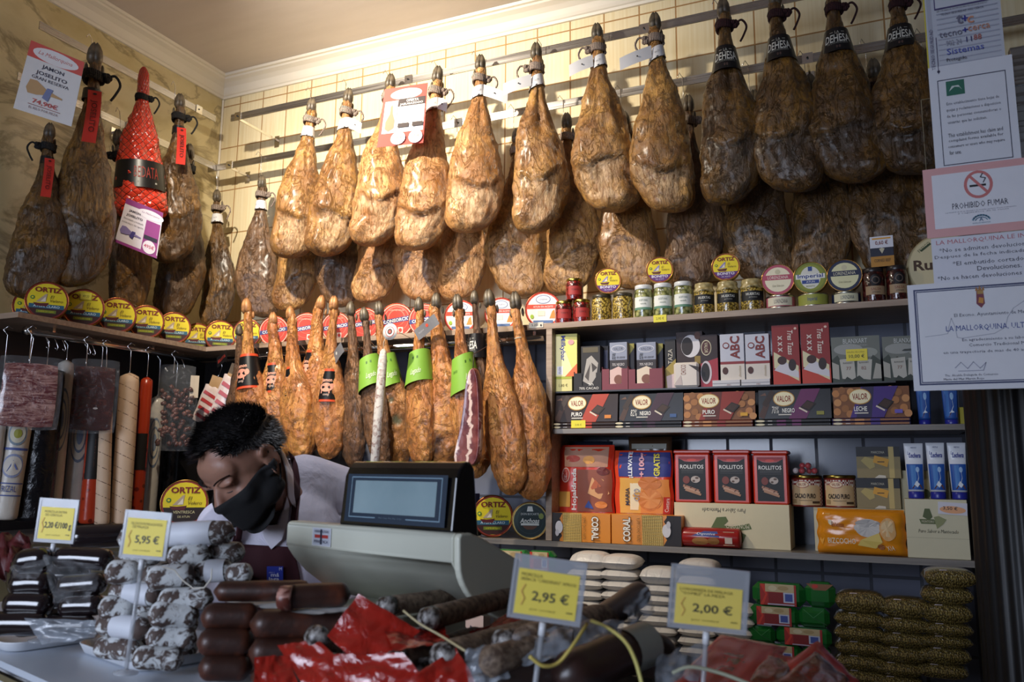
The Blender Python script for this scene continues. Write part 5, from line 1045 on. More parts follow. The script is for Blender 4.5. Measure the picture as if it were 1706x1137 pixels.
def stack(kind, name, cat, cols, Y, wpx, group, what):
    for si, (cx0, tops, cx1, where) in enumerate(cols):
        n = len(tops)-1; z = WT+.001; hs = []
        zs = [onY(cx0, t_, Y).z for t_ in tops]
        nm = ['topmost', 'second from the top', 'third from the top', 'fourth from the top', 'fifth from the top', 'sixth from the top', 'seventh from the top', 'eighth from the top', 'ninth from the top', 'tenth from the top', 'eleventh from the top', 'twelfth from the top', 'thirteenth from the top', 'fourteenth from the top']
        for i in range(n):
            cx = cx0+(cx1-cx0)*i/max(1, n-1)+random.Random(i*7+si).uniform(-2, 2)
            sack(kind, name, '%s, %s, stack %s' % (what, nm[i], where), cat, cx, tops[i], tops[i+1]+1.5, Y, wpx, group, seed=i*5+si)
stack('lentil', 'lentil_sack', 'sack', [(1432, [989, 1023, 1047, 1071, 1095, 1120, 1145], 1436, 'next to the green packs'), (1512, [1000, 1032, 1057, 1081, 1107, 1130, 1150], 1496, 'in the middle'), (1582, [950, 981, 1009, 1041, 1062, 1082, 1110, 1135], 1573, 'next to the black column')], -.5, 82, 'lentil sacks in three stacks', 'clear brown lentil sack')
stack('rice', 'rice_sack', 'sack', [(975, [922, 950, 966, 984, 1002, 1019, 1036, 1053, 1070, 1090], 965, 'behind the 2,95 price tag'), (1029, [927, 951, 969, 986, 1004, 1020, 1038, 1055, 1075, 1095], 1026, 'in the middle'), (1092, [948, 976, 993, 1010, 1027, 1045, 1062, 1080, 1098], 1092, 'just left of the 2,00 price tag'), (1160, [935, 960, 985, 1010, 1035, 1047, 1064, 1080, 1098], 1160, 'behind the 2,00 price tag'), (1224, [1010, 1030, 1048, 1066, 1084, 1102], 1222, 'beside the green packs')], -.48, 66, 'white rice sacks in stacks', 'white rice sack')
# green lentil packs
def pack(label, cx, yt, yb, wpx, art=True, Y=-.47, end=False):
    P = onY(cx, yb, Y); s = dep(P)/FPX; w, h = wpx*s, (yb-yt)*s; R = h/2; m = MB(); dp = .06
    m.box(-w/2, 0, 0, w/2, dp, h, '#1f6a2c/p', h*.25)
    if not end: m.art([('R', .16, .04, .84, .96, '#b02a24'), ('P', [(.16, .96), (.26, .5), (.16, .04), (.22, .04), (.3, .5), (.24, .96)], '#d8402a'), ('R', .26, .62, .8, .97, '#cdb98c'), ('E', .4, .78, .08, .12, '#e0d2ac'), ('E', .6, .8, .1, .1, '#b9a070'), ('R', .32, .14, .6, .6, '#8a1c1c'), ('R', .6, .18, .8, .62, '#c9cfe4'), ('R', .63, .24, .77, .56, '#4458a8'), ('R', .3, .06, .8, .12, '#b9b0c4')], w, h, lambda u, v, d: (u-w/2, -d-.0002, v))
    else: m.art([('P', [(.05, .95), (.3, .7), (.7, .7), (.95, .95)], '#8a5a34'), ('E', .35, .85, .1, .08, '#c83426')] if end == 2 else [('L', [(.5, .5), (.2, .9)], .03, '#3c8a48'), ('L', [(.5, .5), (.8, .9)], .03, '#3c8a48'), ('L', [(.5, .5), (.9, .2)], .03, '#174f20')], w, h, lambda u, v, d: (u-w/2, -d-.0002, v))
    o = m.build('pulse_pack'); o.location = (P.x, Y, P.z); tag(o, label, 'pack', 'green and red pulse packs')
for a in [('green and red pulse pack with its printed front, top left of the heap', 1297, 974, 1011, 85), ('green pulse pack end with red print, top right of the heap', 1367, 973, 1014, 48, 1, -.47, 2), ('green and red pulse pack, second row left', 1290, 1012, 1044, 82), ('plain green pulse pack end, second row right', 1356, 1015, 1047, 50, 1, -.47, 1), ('plain green pulse pack end, third row left', 1269, 1046, 1074, 44, 1, -.47, 1), ('green and red pulse pack, third row right', 1339, 1048, 1078, 88), ('green and red pulse pack, fourth row left', 1296, 1076, 1106, 78), ('plain green pulse pack end, fourth row right', 1361, 1080, 1108, 44, 1, -.47, 1), ('green and red pulse pack, lowest row', 1320, 1108, 1140, 88),
          ('green pulse pack under the lower shelf right of the scale pan', 850, 918, 950, 62), ('green pulse pack just left of the 2,95 price tag', 898, 920, 952, 50), ('green pulse pack seen below the scale pan', 690, 980, 1020, 40), ('green pulse pack seen below the scale beside the red bag', 716, 982, 1020, 40, 1, -.47, 1)]:
    pack(*a)
for (x0, x1, yt, lb) in ((822, 925, 951, 'under the two green packs right of the scale pan'), (668, 738, 1021, 'under the green packs seen below the scale')):
    box('cardboard_box', 'dark cardboard box '+lb, 'box', (x0, x1, yt), -.475, WT, .08, '#2a211c', [])
box('carton', 'pale pink and white carton seen below the scale pan', 'carton', (762, 805, 985), -.45, WT, .06, '#d9c4c4', [('P', [(.3, .3), (.5, .6), (.9, .5), (.7, .2)], '#5a5468')])
# ================================================================ HANGING SAUSAGES UNDER THE LEFT SHELF
from mathutils.bvhtree import BVHTree
def toCam(P): return math.atan2(CAM.x-P.x, -(CAM.y-P.y))
t = NT('ham_slices'); v = t.mapping((10, 10, 42)); n = t.noise(1, v, 6, .7, 1.6); t.P(Base__Color=t.mix(t.ramp(n, [(.42, 0.), (.6, .9)]), '#641418', '#c89a8c'), Roughness=.15, Coat__Weight=1., Coat__Roughness=.05); t.bump(t.noise(30, detail=6, dist=2.), .8, .006); reg('ham_slices', t)
t = NT('beef_slices'); n = t.noise(1, t.mapping((20, 20, 30)), 5, .6, 2.); t.P(Base__Color=t.mix(t.ramp(n, [(.5, 0.), (.8, .6)]), '#40150f', '#7c3c2c'), Roughness=.12, Coat__Weight=1., Coat__Roughness=.04); t.bump(t.noise(16, detail=6, dist=2.), .8, .008); reg('beef_slices', t)
def hang_hook(m, top, up, r=.0016):
    a = Vector(top); m.tube([a+Vector((0, .0, -.006)), a+Vector((0, -.006, 0)), a+Vector((0, 0, .012)), Vector((a.x, a.y, up-.02)), Vector((a.x-.016, a.y, up)), Vector((a.x, a.y, up+.017)), Vector((a.x+.014, a.y, up+.006))], r, 'chrome', 6)
def vac(label, x0, x1, y0, y1, X, meat, hookx):
    P = onX((x0+x1)/2, y1, X); T = onX((x0+x1)/2, y0, X); s = dep(P)/FPX; w = (x1-x0)*s; h = T.z-P.z
    r = empty('vacuum_pack', (P.x, P.y, P.z), toCam(P)); tag(r, label, 'meat pack')
    m = pillow(w*.84, h*.86, .014, 3, meat, 20, 20); m.v = [(x, -z+.007, y+h*.47) for x, y, z in m.v]; m.build('meat', r)
    m = pillow(w, h, .018, 7, 'film', 20, 20); m.v = [(x, -z+.009, y+h*.5) for x, y, z in m.v]; m.build('clear_film', r)
    m = MB(); hang_hook(m, (hookx*w, 0, h*.93), tz-P.z); m.build('hook', r)
    return r
vac('vacuum pack of sliced marbled ham hanging at the left edge', -6, 90, 592, 717, .325, 'ham_slices', -.05)
v2 = vac('vacuum pack of dark sliced beef hanging second from the left', 112, 187, 597, 723, .325, 'beef_slices', -.2)
m = MB(); m.art([('E', .0, .0, .3, .13, '#d4cfc8'), ('T', 'cecina', 0, 0, .09, '#5a4640', {'w': .3})], .03, .03, lambda u, v, d: (u+.012, -.0115-d, v+.105)); m.build('sticker', v2)
t = NT('cream_paper'); sp = t.n('ShaderNodeSeparateXYZ', i0=t.co); wv = t.math('FRACT', t.math('ADD', t.math('MULTIPLY', sp.outputs[0], 9.), t.math('MULTIPLY', sp.outputs[2], 17.)))
ln = t.ramp(wv, [(.0, 1.), (.05, 1.), (.07, 0.)]); br = t.ramp(t.noise(160), [(.45, 0.), (.52, 1.)])
t.P(Base__Color=t.mix(t.math('MULTIPLY', ln, br), t.mix(t.noise(9), '#e3c6a6', '#cfae8e'), '#6a4a3c'), Roughness=.6); t.bump(t.noise(14, detail=5, dist=1.), .5, .006); reg('cream_paper', t)
t = NT('red_paper'); v = t.n('ShaderNodeTexVoronoi', Vector=t.co, Scale=26.).outputs[0]; t.P(Base__Color=t.mix(t.ramp(v, [(.2, 1.), (.3, 0.)]), '#b23a1e', '#6d1f12'), Roughness=.25); t.bump(t.noise(20, detail=4), .4, .004); reg('red_paper', t)
t = NT('white_wrap'); n = t.noise(12, detail=6, dist=1.); t.P(Base__Color=t.mix(t.ramp(n, [(.5, 0.), (.8, .4)]), '#cfc8bc', '#8d8f98'), Roughness=.3); t.bump(n, .6, .005); reg('white_wrap', t)
t = NT('black_wrap'); n = t.noise(18, detail=6, dist=2.); t.P(Base__Color='#0d0d10' and t.mix(n, '#0c0c0f', '#1a1a1e'), Roughness=.12); t.bump(n, .8, .006); reg('black_wrap', t)
BLUE = [('T', 'LEE', 0, .93, .045, '#3a4a8c', {'w': .8}), ('R', -1.1, .86, 1.1, .87, '#4a5a96'), ('E', 0, .72, .75, .1, '#7c8c98'), ('E', 0, .72, .6, .08, '#cfc8b0'), ('E', 0, .72, .3, .04, '#9c9a3c'), ('R', -1.1, .58, 1.1, .6, '#4a5a96'), ('E', 0, .45, .8, .1, '#8d96b4'), ('E', 0, .45, .7, .08, '#cfc8bc'), ('P', [(-.4, .4), (0, .5), (.4, .42)], '#5a6aa0'), ('R', -1.1, .3, 1.1, .31, '#4a5a96'), ('T', 'RIZAL', 0, .26, .05, '#3a4a8c', {'w': 1.1}), ('R', -1.1, .2, 1.1, .21, '#4a5a96')]
SEAL = [('E', 0, .62, .95, .2, '#6d7c90'), ('E', 0, .62, .85, .18, '#cfc6b4'), ('E', 0, .62, .6, .13, '#6d7c90'), ('E', 0, .62, .52, .11, '#cfc6b4'), ('E', 0, .62, .3, .07, '#7c8aa0')]
def salami(name, label, x, w, y0, y1, X, key, art=None, lean=0, group=None, hook=True):
    T = onX(x, y0, X); s = dep(T)/FPX; R = w*s/2; zb = max(onX(x, y1, X).z, SH3T+.006); h = T.z-zb
    r = empty(name, (T.x, T.y, zb), toCam(T)); tag(r, label, 'sausage', group); r.rotation_euler = (0, math.radians(lean), toCam(T))
    m = MB(); pr = [(R*.12, 0), (R*.75, .002), (R*.97, .008), (R, .02), (R*1.0, h*.5), (R*.98, h*.93), (R*.92, h*.975), (R*.5, h*.99), (R*.12, h)]; n = 22
    m.rings([[(rr*math.cos(a)*(1+.03*noise.noise(Vector((math.cos(a)*2, z*14, x)))), rr*math.sin(a)*(1+.03*noise.noise(Vector((math.sin(a)*2, z*14, x)))), z) for a in [2*PI*j/n for j in range(n)]] for rr, z in pr], key); m.build('casing', r)
    if art: m = MB(); m.art(art, R*1.0, h, wrap(R*1.03), d0=.0004, seg=8); m.build('printed_label', r)
    if hook: m = MB(); hang_hook(m, (0, 0, h), tz-zb); m.build('hook', r)
    return r
XS = .31
for a in [('salami', 'white wrapped salami cut off by the left frame edge', 3, 24, 650, 868, XS-.09, 'white_wrap'),
          ('salami', 'white salami with blue printed bands, second at the left edge', 27, 38, 668, 866, XS-.085, 'white_wrap', BLUE, 3),
          ('salami', 'thick shiny black wrapped sausage behind the two vacuum packs', 78, 58, 612, 868, XS-.09, 'black_wrap'),
          ('salami', 'pale grey wrapped sausage left of the beef pack', 111, 25, 600, 866, XS-.1, 'white_wrap', SEAL),
          ('salami', 'white salami with a large round blue seal below the beef pack', 141, 31, 640, 868, XS-.1, 'white_wrap', SEAL),
          ('salami', 'red patterned sausage between seal salami and cream salami', 169, 27, 612, 872, XS-.03, 'red_paper', [('R', -.9, .28, .9, .6, '#15110f'), ('T', 'BEDA', .1, .44, .1, '#5a3a2c', {'rot': -90, 'w': .18})]),
          ('salami', 'cream paper salami with diagonal print, left and narrower one', 192, 23, 616, 874, XS+.015, 'cream_paper', None, -3),
          ('salami', 'cream paper salami with diagonal print, right and thicker one', 221, 31, 622, 875, XS+.02, 'cream_paper', None, -1),
          ('salami', 'narrow red patterned sausage right of the cream paper ones', 245, 20, 628, 868, XS-.01, 'red_paper', [('R', -.9, .35, .9, .6, '#15110f')]),
          ('salami', 'grey printed sausage below the plastic bag', 263, 22, 660, 868, XS-.12, 'white_wrap', SEAL),
          ('salami', 'dark wrapped sausage behind the large tuna tin', 290, 24, 690, 866, XS-.12, 'black_wrap')]: salami(*a)
# plastic bag of small dark sausages
P = onX(287, 752, .33); T = onX(287, 606, .33); s = dep(P)/FPX; h = T.z-P.z; w = 68*s
bg = empty('sausage_bag', P, toCam(P)); tag(bg, 'clear bag of small dark dried sausages hanging above the tuna tin', 'bag')
m = pillow(w, h, .05, 9, 'film', 20, 20); m.v = [(x*(1 if y < h*.1 else .85), -z+.025, y+h*.5) for x, y, z in m.v]; m.build('clear_film', bg)
t = NT('dry_sausage'); n = t.noise(30, detail=5); t.P(Base__Color=t.mix(t.ramp(n, [(.4, 0.), (.7, .8)]), '#3a1612', '#8a5a4c'), Roughness=.3); t.bump(n, .7, .005); reg('dry_sausage', t)
rnd = random.Random(2); m = MB()
for i in range(80):
    q = i/80; zz = h*(.06+.66*q+rnd.uniform(-.02, .02)); xx = rnd.uniform(-.36, .36)*w
    if .42 < q < .5: continue
    a = rnd.uniform(0, PI); L = .011; m.tube([(xx-math.cos(a)*L, -.004+rnd.uniform(-.006, .006), zz-math.sin(a)*L), (xx, -.004, zz+.001), (xx+math.cos(a)*L, -.004, zz+math.sin(a)*L)], [.008, .0105, .008], 'dry_sausage', 8)
o = m.build('dried_sausages', bg); o['kind'] = 'stuff'
m = MB(); m.box(.3*w, -.002, h*.62, .5*w, .0, h*.88, '#c9b8a0'); hang_hook(m, (-.1*w, 0, h*.9), tz-P.z); m.build('hook', bg)
for x0, x1, y0, y1, lb, Yc in [(318, 352, 640, 705, 'left', .2), (345, 378, 622, 700, 'right', .24)]:
    P = onY((x0+x1)/2, y1, -.3); s = dep(P)/FPX; w, h = (x1-x0)*s, (y1-y0)*s; r = empty('meat_pack', P, .4); r.rotation_euler = (0, .3, .4); tag(r, 'white and red striped meat pack hanging in the corner, %s of the two' % lb, 'meat pack')
    m = pillow(w, h, .02, 2, '#d8c4bc/p', 12, 12); m.v = [(x, -z+.01, y+h*.5) for x, y, z in m.v]
    for k in range(4): m.add([(-w*.4, -.012, h*(.15+.2*k)), (w*.35, -.012, h*(.05+.2*k)), (w*.4, -.012, h*(.13+.2*k)), (-w*.35, -.012, h*(.23+.2*k))], [(0, 1, 2, 3)], '#b0302c/s')
    m.build('film', r); m = MB(); m.box(-w*.3, -.003, h*.9, w*.35, .003, h*1.25, '#b08a5c'); m.build('header_card', r); m = MB(); hang_hook(m, (0, 0, h*1.25), tz-P.z); m.build('hook', r)
for k, x in enumerate([78, 93, 106, 147, 155, 306]):
    P = onX(x, 565 if x < 110 else 580, .27); m = MB(); zz = .05; m.tube([(0, 0, -zz), (.008, 0, -zz-.008), (.012, 0, -zz+.004), (0, 0, -.02), (-.015, 0, 0), (0, 0, .017), (.012, 0, .006)], .0016, 'chrome', 6); o = m.build('meat_hook'); o.location = (.27, P.y, tz); o.rotation_euler = (0, 0, 1.2); tag(o, 'empty steel hook on the left tube, %s from the left' % ORD[k], 'hook', 'empty hooks on the tube')
# long white sausage, bacon slab, round tag
t = NT('moulded_casing'); n = t.noise(1, t.mapping((1, 1, .5)), 2); f = t.noise(45, detail=6, dist=1.); t.P(Base__Color=t.mix(t.ramp(f, [(.48, 0.), (.66, .8)]), '#d6cfc6', '#7c4a42'), Roughness=.7); t.bump(f, .6, .003); reg('moulded_casing', t)
a_, b_ = onY(639, 582, -.60), onY(624, 782, -.60); R = 7.5*dep(a_)/FPX
fu = empty('long_sausage', a_); tag(fu, 'long thin white moulded sausage hanging between the green labelled legs', 'sausage')
m = MB(); v = b_-a_; m.tube([(0, 0, 0), v*.02, v*.1, v*.5, v*.97, v], [R*.3, R*.7, R, R*1.1, R*1.05, R*.5], 'moulded_casing', 16); m.build('casing', fu)
q = onY(650, 553, -.60)-a_; m = MB(); m.tube([v*.01, (0, 0, .03), q+Vector((0, 0, .015)), (0, -.60*-1-.335, tz-a_.z+.016)], .0011, '#cfc8bc', 5); m.build('string', fu)
m = MB(); rr = 14*dep(a_)/FPX; m.lathe([(rr, 0), (rr, .0012)], '#e6e2dc', 28, q, 'y'); m.art([('E', 0, 0, .62, .62, '#b0483c'), ('E', 0, 0, .54, .54, '#e6e2dc'), ('E', 0, 0, .34, .34, '#4a3a38'), ('E', 0, 0, .18, .18, '#c9645a'), ('T', 'FUET', 0, .78, .14, '#7a6a68', {'w': .5}), ('T', 'EXTRA', 0, -.78, .14, '#7a6a68', {'w': .5})], rr, rr, lambda u, v, d: (q.x+u, q.y-.0013-d, q.z+v)); m.build('round_tag', fu)
t = NT('bacon'); sp = t.n('ShaderNodeSeparateXYZ', i0=t.co); n = t.noise(16, detail=4, dist=.8); fr_ = t.math('ADD', t.math('MULTIPLY', sp.outputs[0], 19.), t.math('MULTIPLY', n, 1.1))
st = t.ramp(t.math('ABSOLUTE', t.math('SUBTRACT', t.math('FRACT', fr_), .5)), [(.08, 1.), (.17, 0.)])
t.P(Base__Color=t.mix(st, t.mix(t.ramp(t.noise(22, detail=5), [(.4, 0.), (.7, 1.)]), '#5a2024', '#8a4a44'), '#dcc0b4'), Roughness=.3, Coat__Weight=.4); t.bump(n, .5, .006); reg('bacon', t)
Yb = -.585; pts = [onY(x, y, Yb) for x, y in ((788, 612), (802, 612), (806, 690), (806, 760), (796, 782), (762, 776), (758, 764), (776, 700), (780, 640))]
o0 = onY(790, 612, Yb); bc = empty('bacon_slab', o0); tag(bc, 'hanging slab of cured bacon with white fat stripes in front of the legs', 'bacon')
m = MB(); P_ = [p-o0 for p in pts]; R = []
c0 = sum((p for p in P_), Vector())/len(P_)
for dy, sc in ((-.028, .8), (-.034, .9), (-.02, 1.), (.0, 1.), (.01, .85)): R.append([(c0.x+(p.x-c0.x)*sc, dy, c0.z+(p.z-c0.z)*(.97 if sc < 1 else 1)) for p in P_])
m.rings(R, 'bacon'); me = m.build('meat', bc); mod = me.modifiers.new('s', 'SUBSURF'); mod.levels = 2; mod.render_levels = 2
m = MB(); m.tube([(0, -.01, -.01), (0, -.005, .05), (.0, .2, tz-o0.z-.01), (0, .25, tz-o0.z+.016)], .0018, '#3a2a26', 6); m.build('string', bc)
# ================================================================ COLUMN
YC = -.66; Pc = onY(1706, 900, YC); rc = (onY(1706, 900, YC)-onY(1620, 900, YC)).length
t = NT('black_iron'); n = t.noise(20, detail=5); t.P(Base__Color=t.mix(n, '#101012', '#1d1d20'), Roughness=.42); t.bump(n, .15); reg('black_iron', t)
m = MB(); n = 144
zt_c = onY(1640, 470, YC).z
R = []
for z, k, fl in ((WT+.001, 1.45, 0), (WT+.05, 1.45, 0), (WT+.07, 1.35, 0), (WT+.1, 1.3, 0), (WT+.13, 1.1, 0), (WT+.16, 1.03, 0), (WT+.18, 1., 1), (zt_c-.04, .96, 1), (zt_c-.03, 1., 0), (zt_c, 1.05, 0)):
    R.append([((rc*k-fl*.006*(.5+.5*math.cos(24*a)))*math.cos(a), (rc*k-fl*.006*(.5+.5*math.cos(24*a)))*math.sin(a), z) for a in [2*PI*j/n for j in range(n)]])
m.rings(R, 'black_iron'); o = m.build('fluted_column'); o.location = (Pc.x, YC, 0); tag(o, 'black fluted round column at the right edge below the notices', 'column')
# ================================================================ GLASS PANE AND NOTICES
YG = -1.15
g0, g1 = onY(1534, 166, YG), onY(1540, 652, YG)
pane = MB(); pane.box(g0.x, YG, g1.z, g0.x+.62, YG+.006, g0.z, 'glass', .001)
po = empty('glass_screen', (g0.x, YG, 1.0)); tag(po, 'upright clear glass screen at the right carrying the paper notices', 'glass screen')
sub('pane', po, pane)
m = MB()
xq = onY(1740, 700, YG).x; m.box(xq, YG+.0065, .0, xq+.04, YG+.03, g0.z+.1, 'steel', .002)
sub('post', po, m)
def paper(name, label, x0, x1, y0, y1, Y, key, art, w=None, rot=0.):
    a, b = onY(x0, y1, Y), onY(x1, y1, Y); h = onY(x0, y0, Y).z-a.z; w = (b-a).x; m = MB()
    m.box(0, -.0004, 0, w, .0004, h, key); m.art(art, w, h, lambda u, v, d: (u, -.0004-d, v), d0=.0002, dz=.00012)
    o = m.build(name); o.location = (a.x, Y, a.z); o.rotation_euler = (0, rot, 0); tag(o, label, 'notice'); return o
SEC = [('R', 0, 0, .02, 1, '#c8b83c'), ('R', .04, 0, .1, 1, '#a9abb8')]+[('R', .16, .02+.045*i, .96, .03+.045*i, '#a4a7b8') for i in range(12)]+[('R', .13, .0, .14, .32, '#4a4668'), ('E', .135, .02, .02, .012, '#33304c'), ('T', 'TECNO SEGURIDAD', .075, .22, .045, '#6c6c86', {'rot': 90, 'w': .36}),
    ('R', .14, .56, .86, .95, '#4a4070'), ('R', .155, .572, .845, .94, '#c4c8d2'), ('P', [(.28, .78), (.3, .68), (.58, .63), (.62, .75), (.33, .84)], '#15161c'), ('P', [(.62, .64), (.68, .63), (.72, .71), (.65, .74)], '#3a3c48'), ('R', .45, .72, .48, .95, '#8a8c96'), ('T', 'ZONA VIGILADA', .3, .975, .025, '#33334a', {'w': .36}), ('T', 'LEY ORGANICA 15/1999 DE PROTECCION DE DATOS', .5, .545, .014, '#55566a', {'w': .66}), ('T', 'TECNO SEGURIDAD MAS CERCA', .5, .51, .018, '#55566a', {'w': .56}), ('T', 't', .46, .44, .08, '#6c6c80', {'b': .015}), ('T', '+', .53, .44, .05, '#2a2f8c', {'b': .015}), ('T', 'c', .6, .42, .06, '#c88a70', {'b': .015}),
    ('T', 'tecno', .33, .33, .045, '#6c6c80', {'w': .3}), ('T', '+', .52, .34, .04, '#2a2f8c', {'b': .015}), ('T', 'cerca', .7, .34, .04, '#c88a70', {'w': .28}), ('T', '902 24', .36, .25, .045, '#9a9cae', {'w': .2}), ('T', '11', .56, .255, .045, '#2a2a6a', {'w': .07}), ('T', '88', .67, .26, .045, '#b05a4c', {'w': .1}), ('T', 'Sistemas', .5, .175, .05, '#4a58b0', {'w': .48}), ('T', 'Protegido', .38, .1, .035, '#2a2a3c', {'w': .26})]
paper('security_sign', 'grey security company sign with camera picture, topmost of the notices', 1547, 1678, -62, 127, YG-.004, '#bcc0cc', SEC)
ln = lambda y, x0=.2, x1=.82: ('R', x0, y, x1, y+.006, '#8a8c9a')
CLM = [('R', .1, .04, .11, .86, '#33344c'), ('R', .9, .04, .91, .86, '#33344c'), ('R', .1, .04, .91, .048, '#33344c'), ('R', .1, .855, .91, .863, '#33344c'), ('R', .2, .7, .42, .84, '#2c6a58'), ('P', [(.23, .74), (.27, .79), (.35, .79), (.39, .74), (.36, .77), (.3, .78)], '#cfd8d6'), ('T', 'Este establecimiento tiene hojas de', .5, .62, .036, '#4a4c5c', {'w': .62}), ('T', 'quejas y reclamaciones a disposicion', .5, .56, .036, '#4a4c5c', {'w': .64}), ('T', 'de las personas consumidoras o', .5, .5, .036, '#4a4c5c', {'w': .64}), ('T', 'usuarias que las soliciten.', .42, .44, .036, '#4a4c5c', {'w': .46}),
       ('T', 'This establishment has claim and', .5, .32, .036, '#3c3e50', {'w': .64}), ('T', 'complaint forms available for', .5, .265, .036, '#3c3e50', {'w': .64}), ('T', 'consumers or users who may require', .5, .21, .036, '#3c3e50', {'w': .66}), ('T', 'for one.', .25, .155, .036, '#3c3e50', {'w': .14})]
paper('claims_notice', 'white bilingual complaint forms notice with a green emblem in the glass sleeve', 1559, 1704, 112, 286, YG-.0055, '#d9dbe4', CLM)
NOS = [('R', 0, 0, 1, 1, '#dba5a5'), ('R', .07, .12, .93, .9, '#e2e2ea'), ('E', .44, .7, .115, .2, '#c87474'), ('E', .44, .7, .09, .16, '#e2e2ea'), ('R', .37, .67, .5, .7, '#1c1c22'), ('L', [(.48, .72), (.5, .78), (.46, .8), (.48, .85)], .014, '#3a3a44'), ('P', [(.37, .81), (.385, .84), (.515, .59), (.5, .56)], '#c87474'), ('T', 'PROHIBIDO FUMAR', .44, .42, .085, '#23233a', {'w': .44}), ('T', 'Ley 42/2010 de 30 de diciembre de medidas sanitarias frente al tabaquismo', .44, .335, .02, '#77788a', {'w': .56}), ('T', 'y reguladora de la venta', .46, .31, .02, '#77788a', {'w': .4})] + \
    [('L', [(.44+.07*math.cos(a), .17+.09*math.sin(a)) for a in [PI*(.1+.8*i/8) for i in range(9)]], .022, '#5a86a0'), ('L', [(.44+.05*math.cos(a), .17+.06*math.sin(a)) for a in [PI*(.1+.8*i/8) for i in range(9)]], .012, '#5a86a0'), ('T', 'A', .44, .2, .05, '#2a5a80', {'b': .006}), ('T', 'JUNTA DE ANDALUCIA', .44, .15, .02, '#5a86a0', {'w': .14})]
paper('no_smoking_sign', 'pink bordered no smoking sign with a crossed cigarette', 1545, 1762, 283, 398, YG-.007, '#dba5a5', NOS)
INF = [('T', 'LA MALLORQUINA LE INFORMA', .5, .9, .1, '#b8606c', {'w': .92})]+[('T', s_, cx_, y_, .085, '#2c2d40', {'w': w_}) for s_, cx_, y_, w_ in [('*No se admiten devoluciones 15 dias', .52, .75, .92), ('Despues de la fecha indicada del ticket', .5, .61, .96), ('*El embutido cortado no tiene', .55, .47, .78), ('Devoluciones.', .52, .34, .34), ('*No se hacen devoluciones en efectivo', .5, .2, .94), ('*El ticket va siempre dentro de la bolsa', .51, .07, .94)]]
paper('shop_rules_notice', 'white shop rules notice with a pink heading, between no smoking sign and certificate', 1557, 1776, 398, 482, YG-.0085, '#d6d7e2', INF)
CER = [('R', .04, .05, .96, .95, '#3a4268'), ('R', .052, .065, .948, .935, '#d9dae2'), ('R', .056, .07, .944, .93, '#3a4268'), ('R', .062, .08, .938, .92, '#dcdde4'), ('L', [(.1, .5), (.2, .51), (.25, .52), (.26, .58), (.28, .66), (.3, .58), (.31, .48), (.34, .47), (.55, .5), (.62, .55), (.64, .64), (.68, .72), (.75, .78), (.8, .76)], .006, '#a8aab8'), ('P', [(.45, .78), (.455, .9), (.5, .9), (.505, .78), (.48, .74)], '#7c3a4a'), ('R', .46, .87, .5, .91, '#b08a4c'), ('P', [(.462, .79), (.47, .84), (.498, .83), (.494, .78)], '#c88a3c'), ('P', [(.448, .9), (.455, .94), (.468, .91), (.478, .95), (.49, .91), (.502, .94), (.508, .9)], '#a07040'),
       ('T', 'El Excmo. Ayuntamiento de Malaga', .55, .68, .04, '#33344c', {'w': .5}), ('T', 'LA MALLORQUINA, ULTRAMARINOS', .62, .56, .06, '#2a3f8c', {'w': .76}), ('T', 'En agradecimiento a su labor y esfuerzo', .62, .45, .034, '#4a4c60', {'w': .56}), ('T', 'Comercio Tradicional Malagueno', .62, .4, .036, '#33344c', {'w': .48}), ('T', 'en una trayectoria de mas de 40 anos al servicio', .57, .34, .034, '#4a4c60', {'w': .72}), ('L', [(.28, .2), (.32, .25), (.36, .19), (.4, .25), (.44, .19), (.48, .24), (.46, .17), (.3, .17)], .006, '#9a9cb0'), ('T', 'Tte. Alcalde Delegada de Comercio', .38, .13, .026, '#55576a', {'w': .34}), ('T', 'Maria del Mar Martin Rojo', .33, .095, .026, '#33344c', {'w': .26})]
paper('framed_certificate', 'white certificate with double blue border and crest, lowest of the notices', 1523, 1790, 475, 652, YG-.0115, '#d9dae2', CER)
# paper signs hanging among the hams
def sign(name, label, quad, depth, key, art, curl=0.):
    P = [CAM+ray(x, y)*d for (x, y), d in zip(quad, depth)]   # tl, tr, br, bl
    tl, tr, br, bl = P; o0 = (tl+tr)/2; U = (tr-tl); V = (tl-bl); w, h = U.length, V.length; N = U.cross(V).normalized()*-1
    def fr(u, v, d):
        a, b = u/w, v/h; p = bl.lerp(br, a).lerp(tl.lerp(tr, a), b)-o0; return tuple(p-N*(d+curl*math.sin(a*PI)*w*(1-b)))
    m = MB(); n = 10
    for dd, s_ in ((0, 1), (-.001, -1)):
        vs = [fr(w*i/n, h*j/n, dd) for j in range(n+1) for i in range(n+1)]
        m.add(vs, [((j*(n+1)+i, j*(n+1)+i+1, (j+1)*(n+1)+i+1, (j+1)*(n+1)+i))[::s_] for j in range(n) for i in range(n)], key, True)
    b = []
    m.art([q for q in art], w, h, fr, d0=.0004, dz=.0003, seg=10)
    o = m.build(name); o.location = o0; tag(o, label, 'price sign'); return o
def hamicon(x, y, s, c, c2): return [('P', [(x, y), (x+.05*s, y+.16*s), (x+.2*s, y+.17*s), (x+.45*s, y+.06*s), (x+.8*s, y+.0*s), (x+.8*s, y-.03*s), (x+.45*s, y-.03*s), (x+.25*s, y-.08*s), (x+.06*s, y-.09*s)], c), ('P', [(x+.45*s, y+.1*s), (x+.58*s, y+.1*s), (x+.52*s, y-.14*s), (x+.38*s, y-.1*s)], c2)]
dA = dep(onX(100, 150, .34))
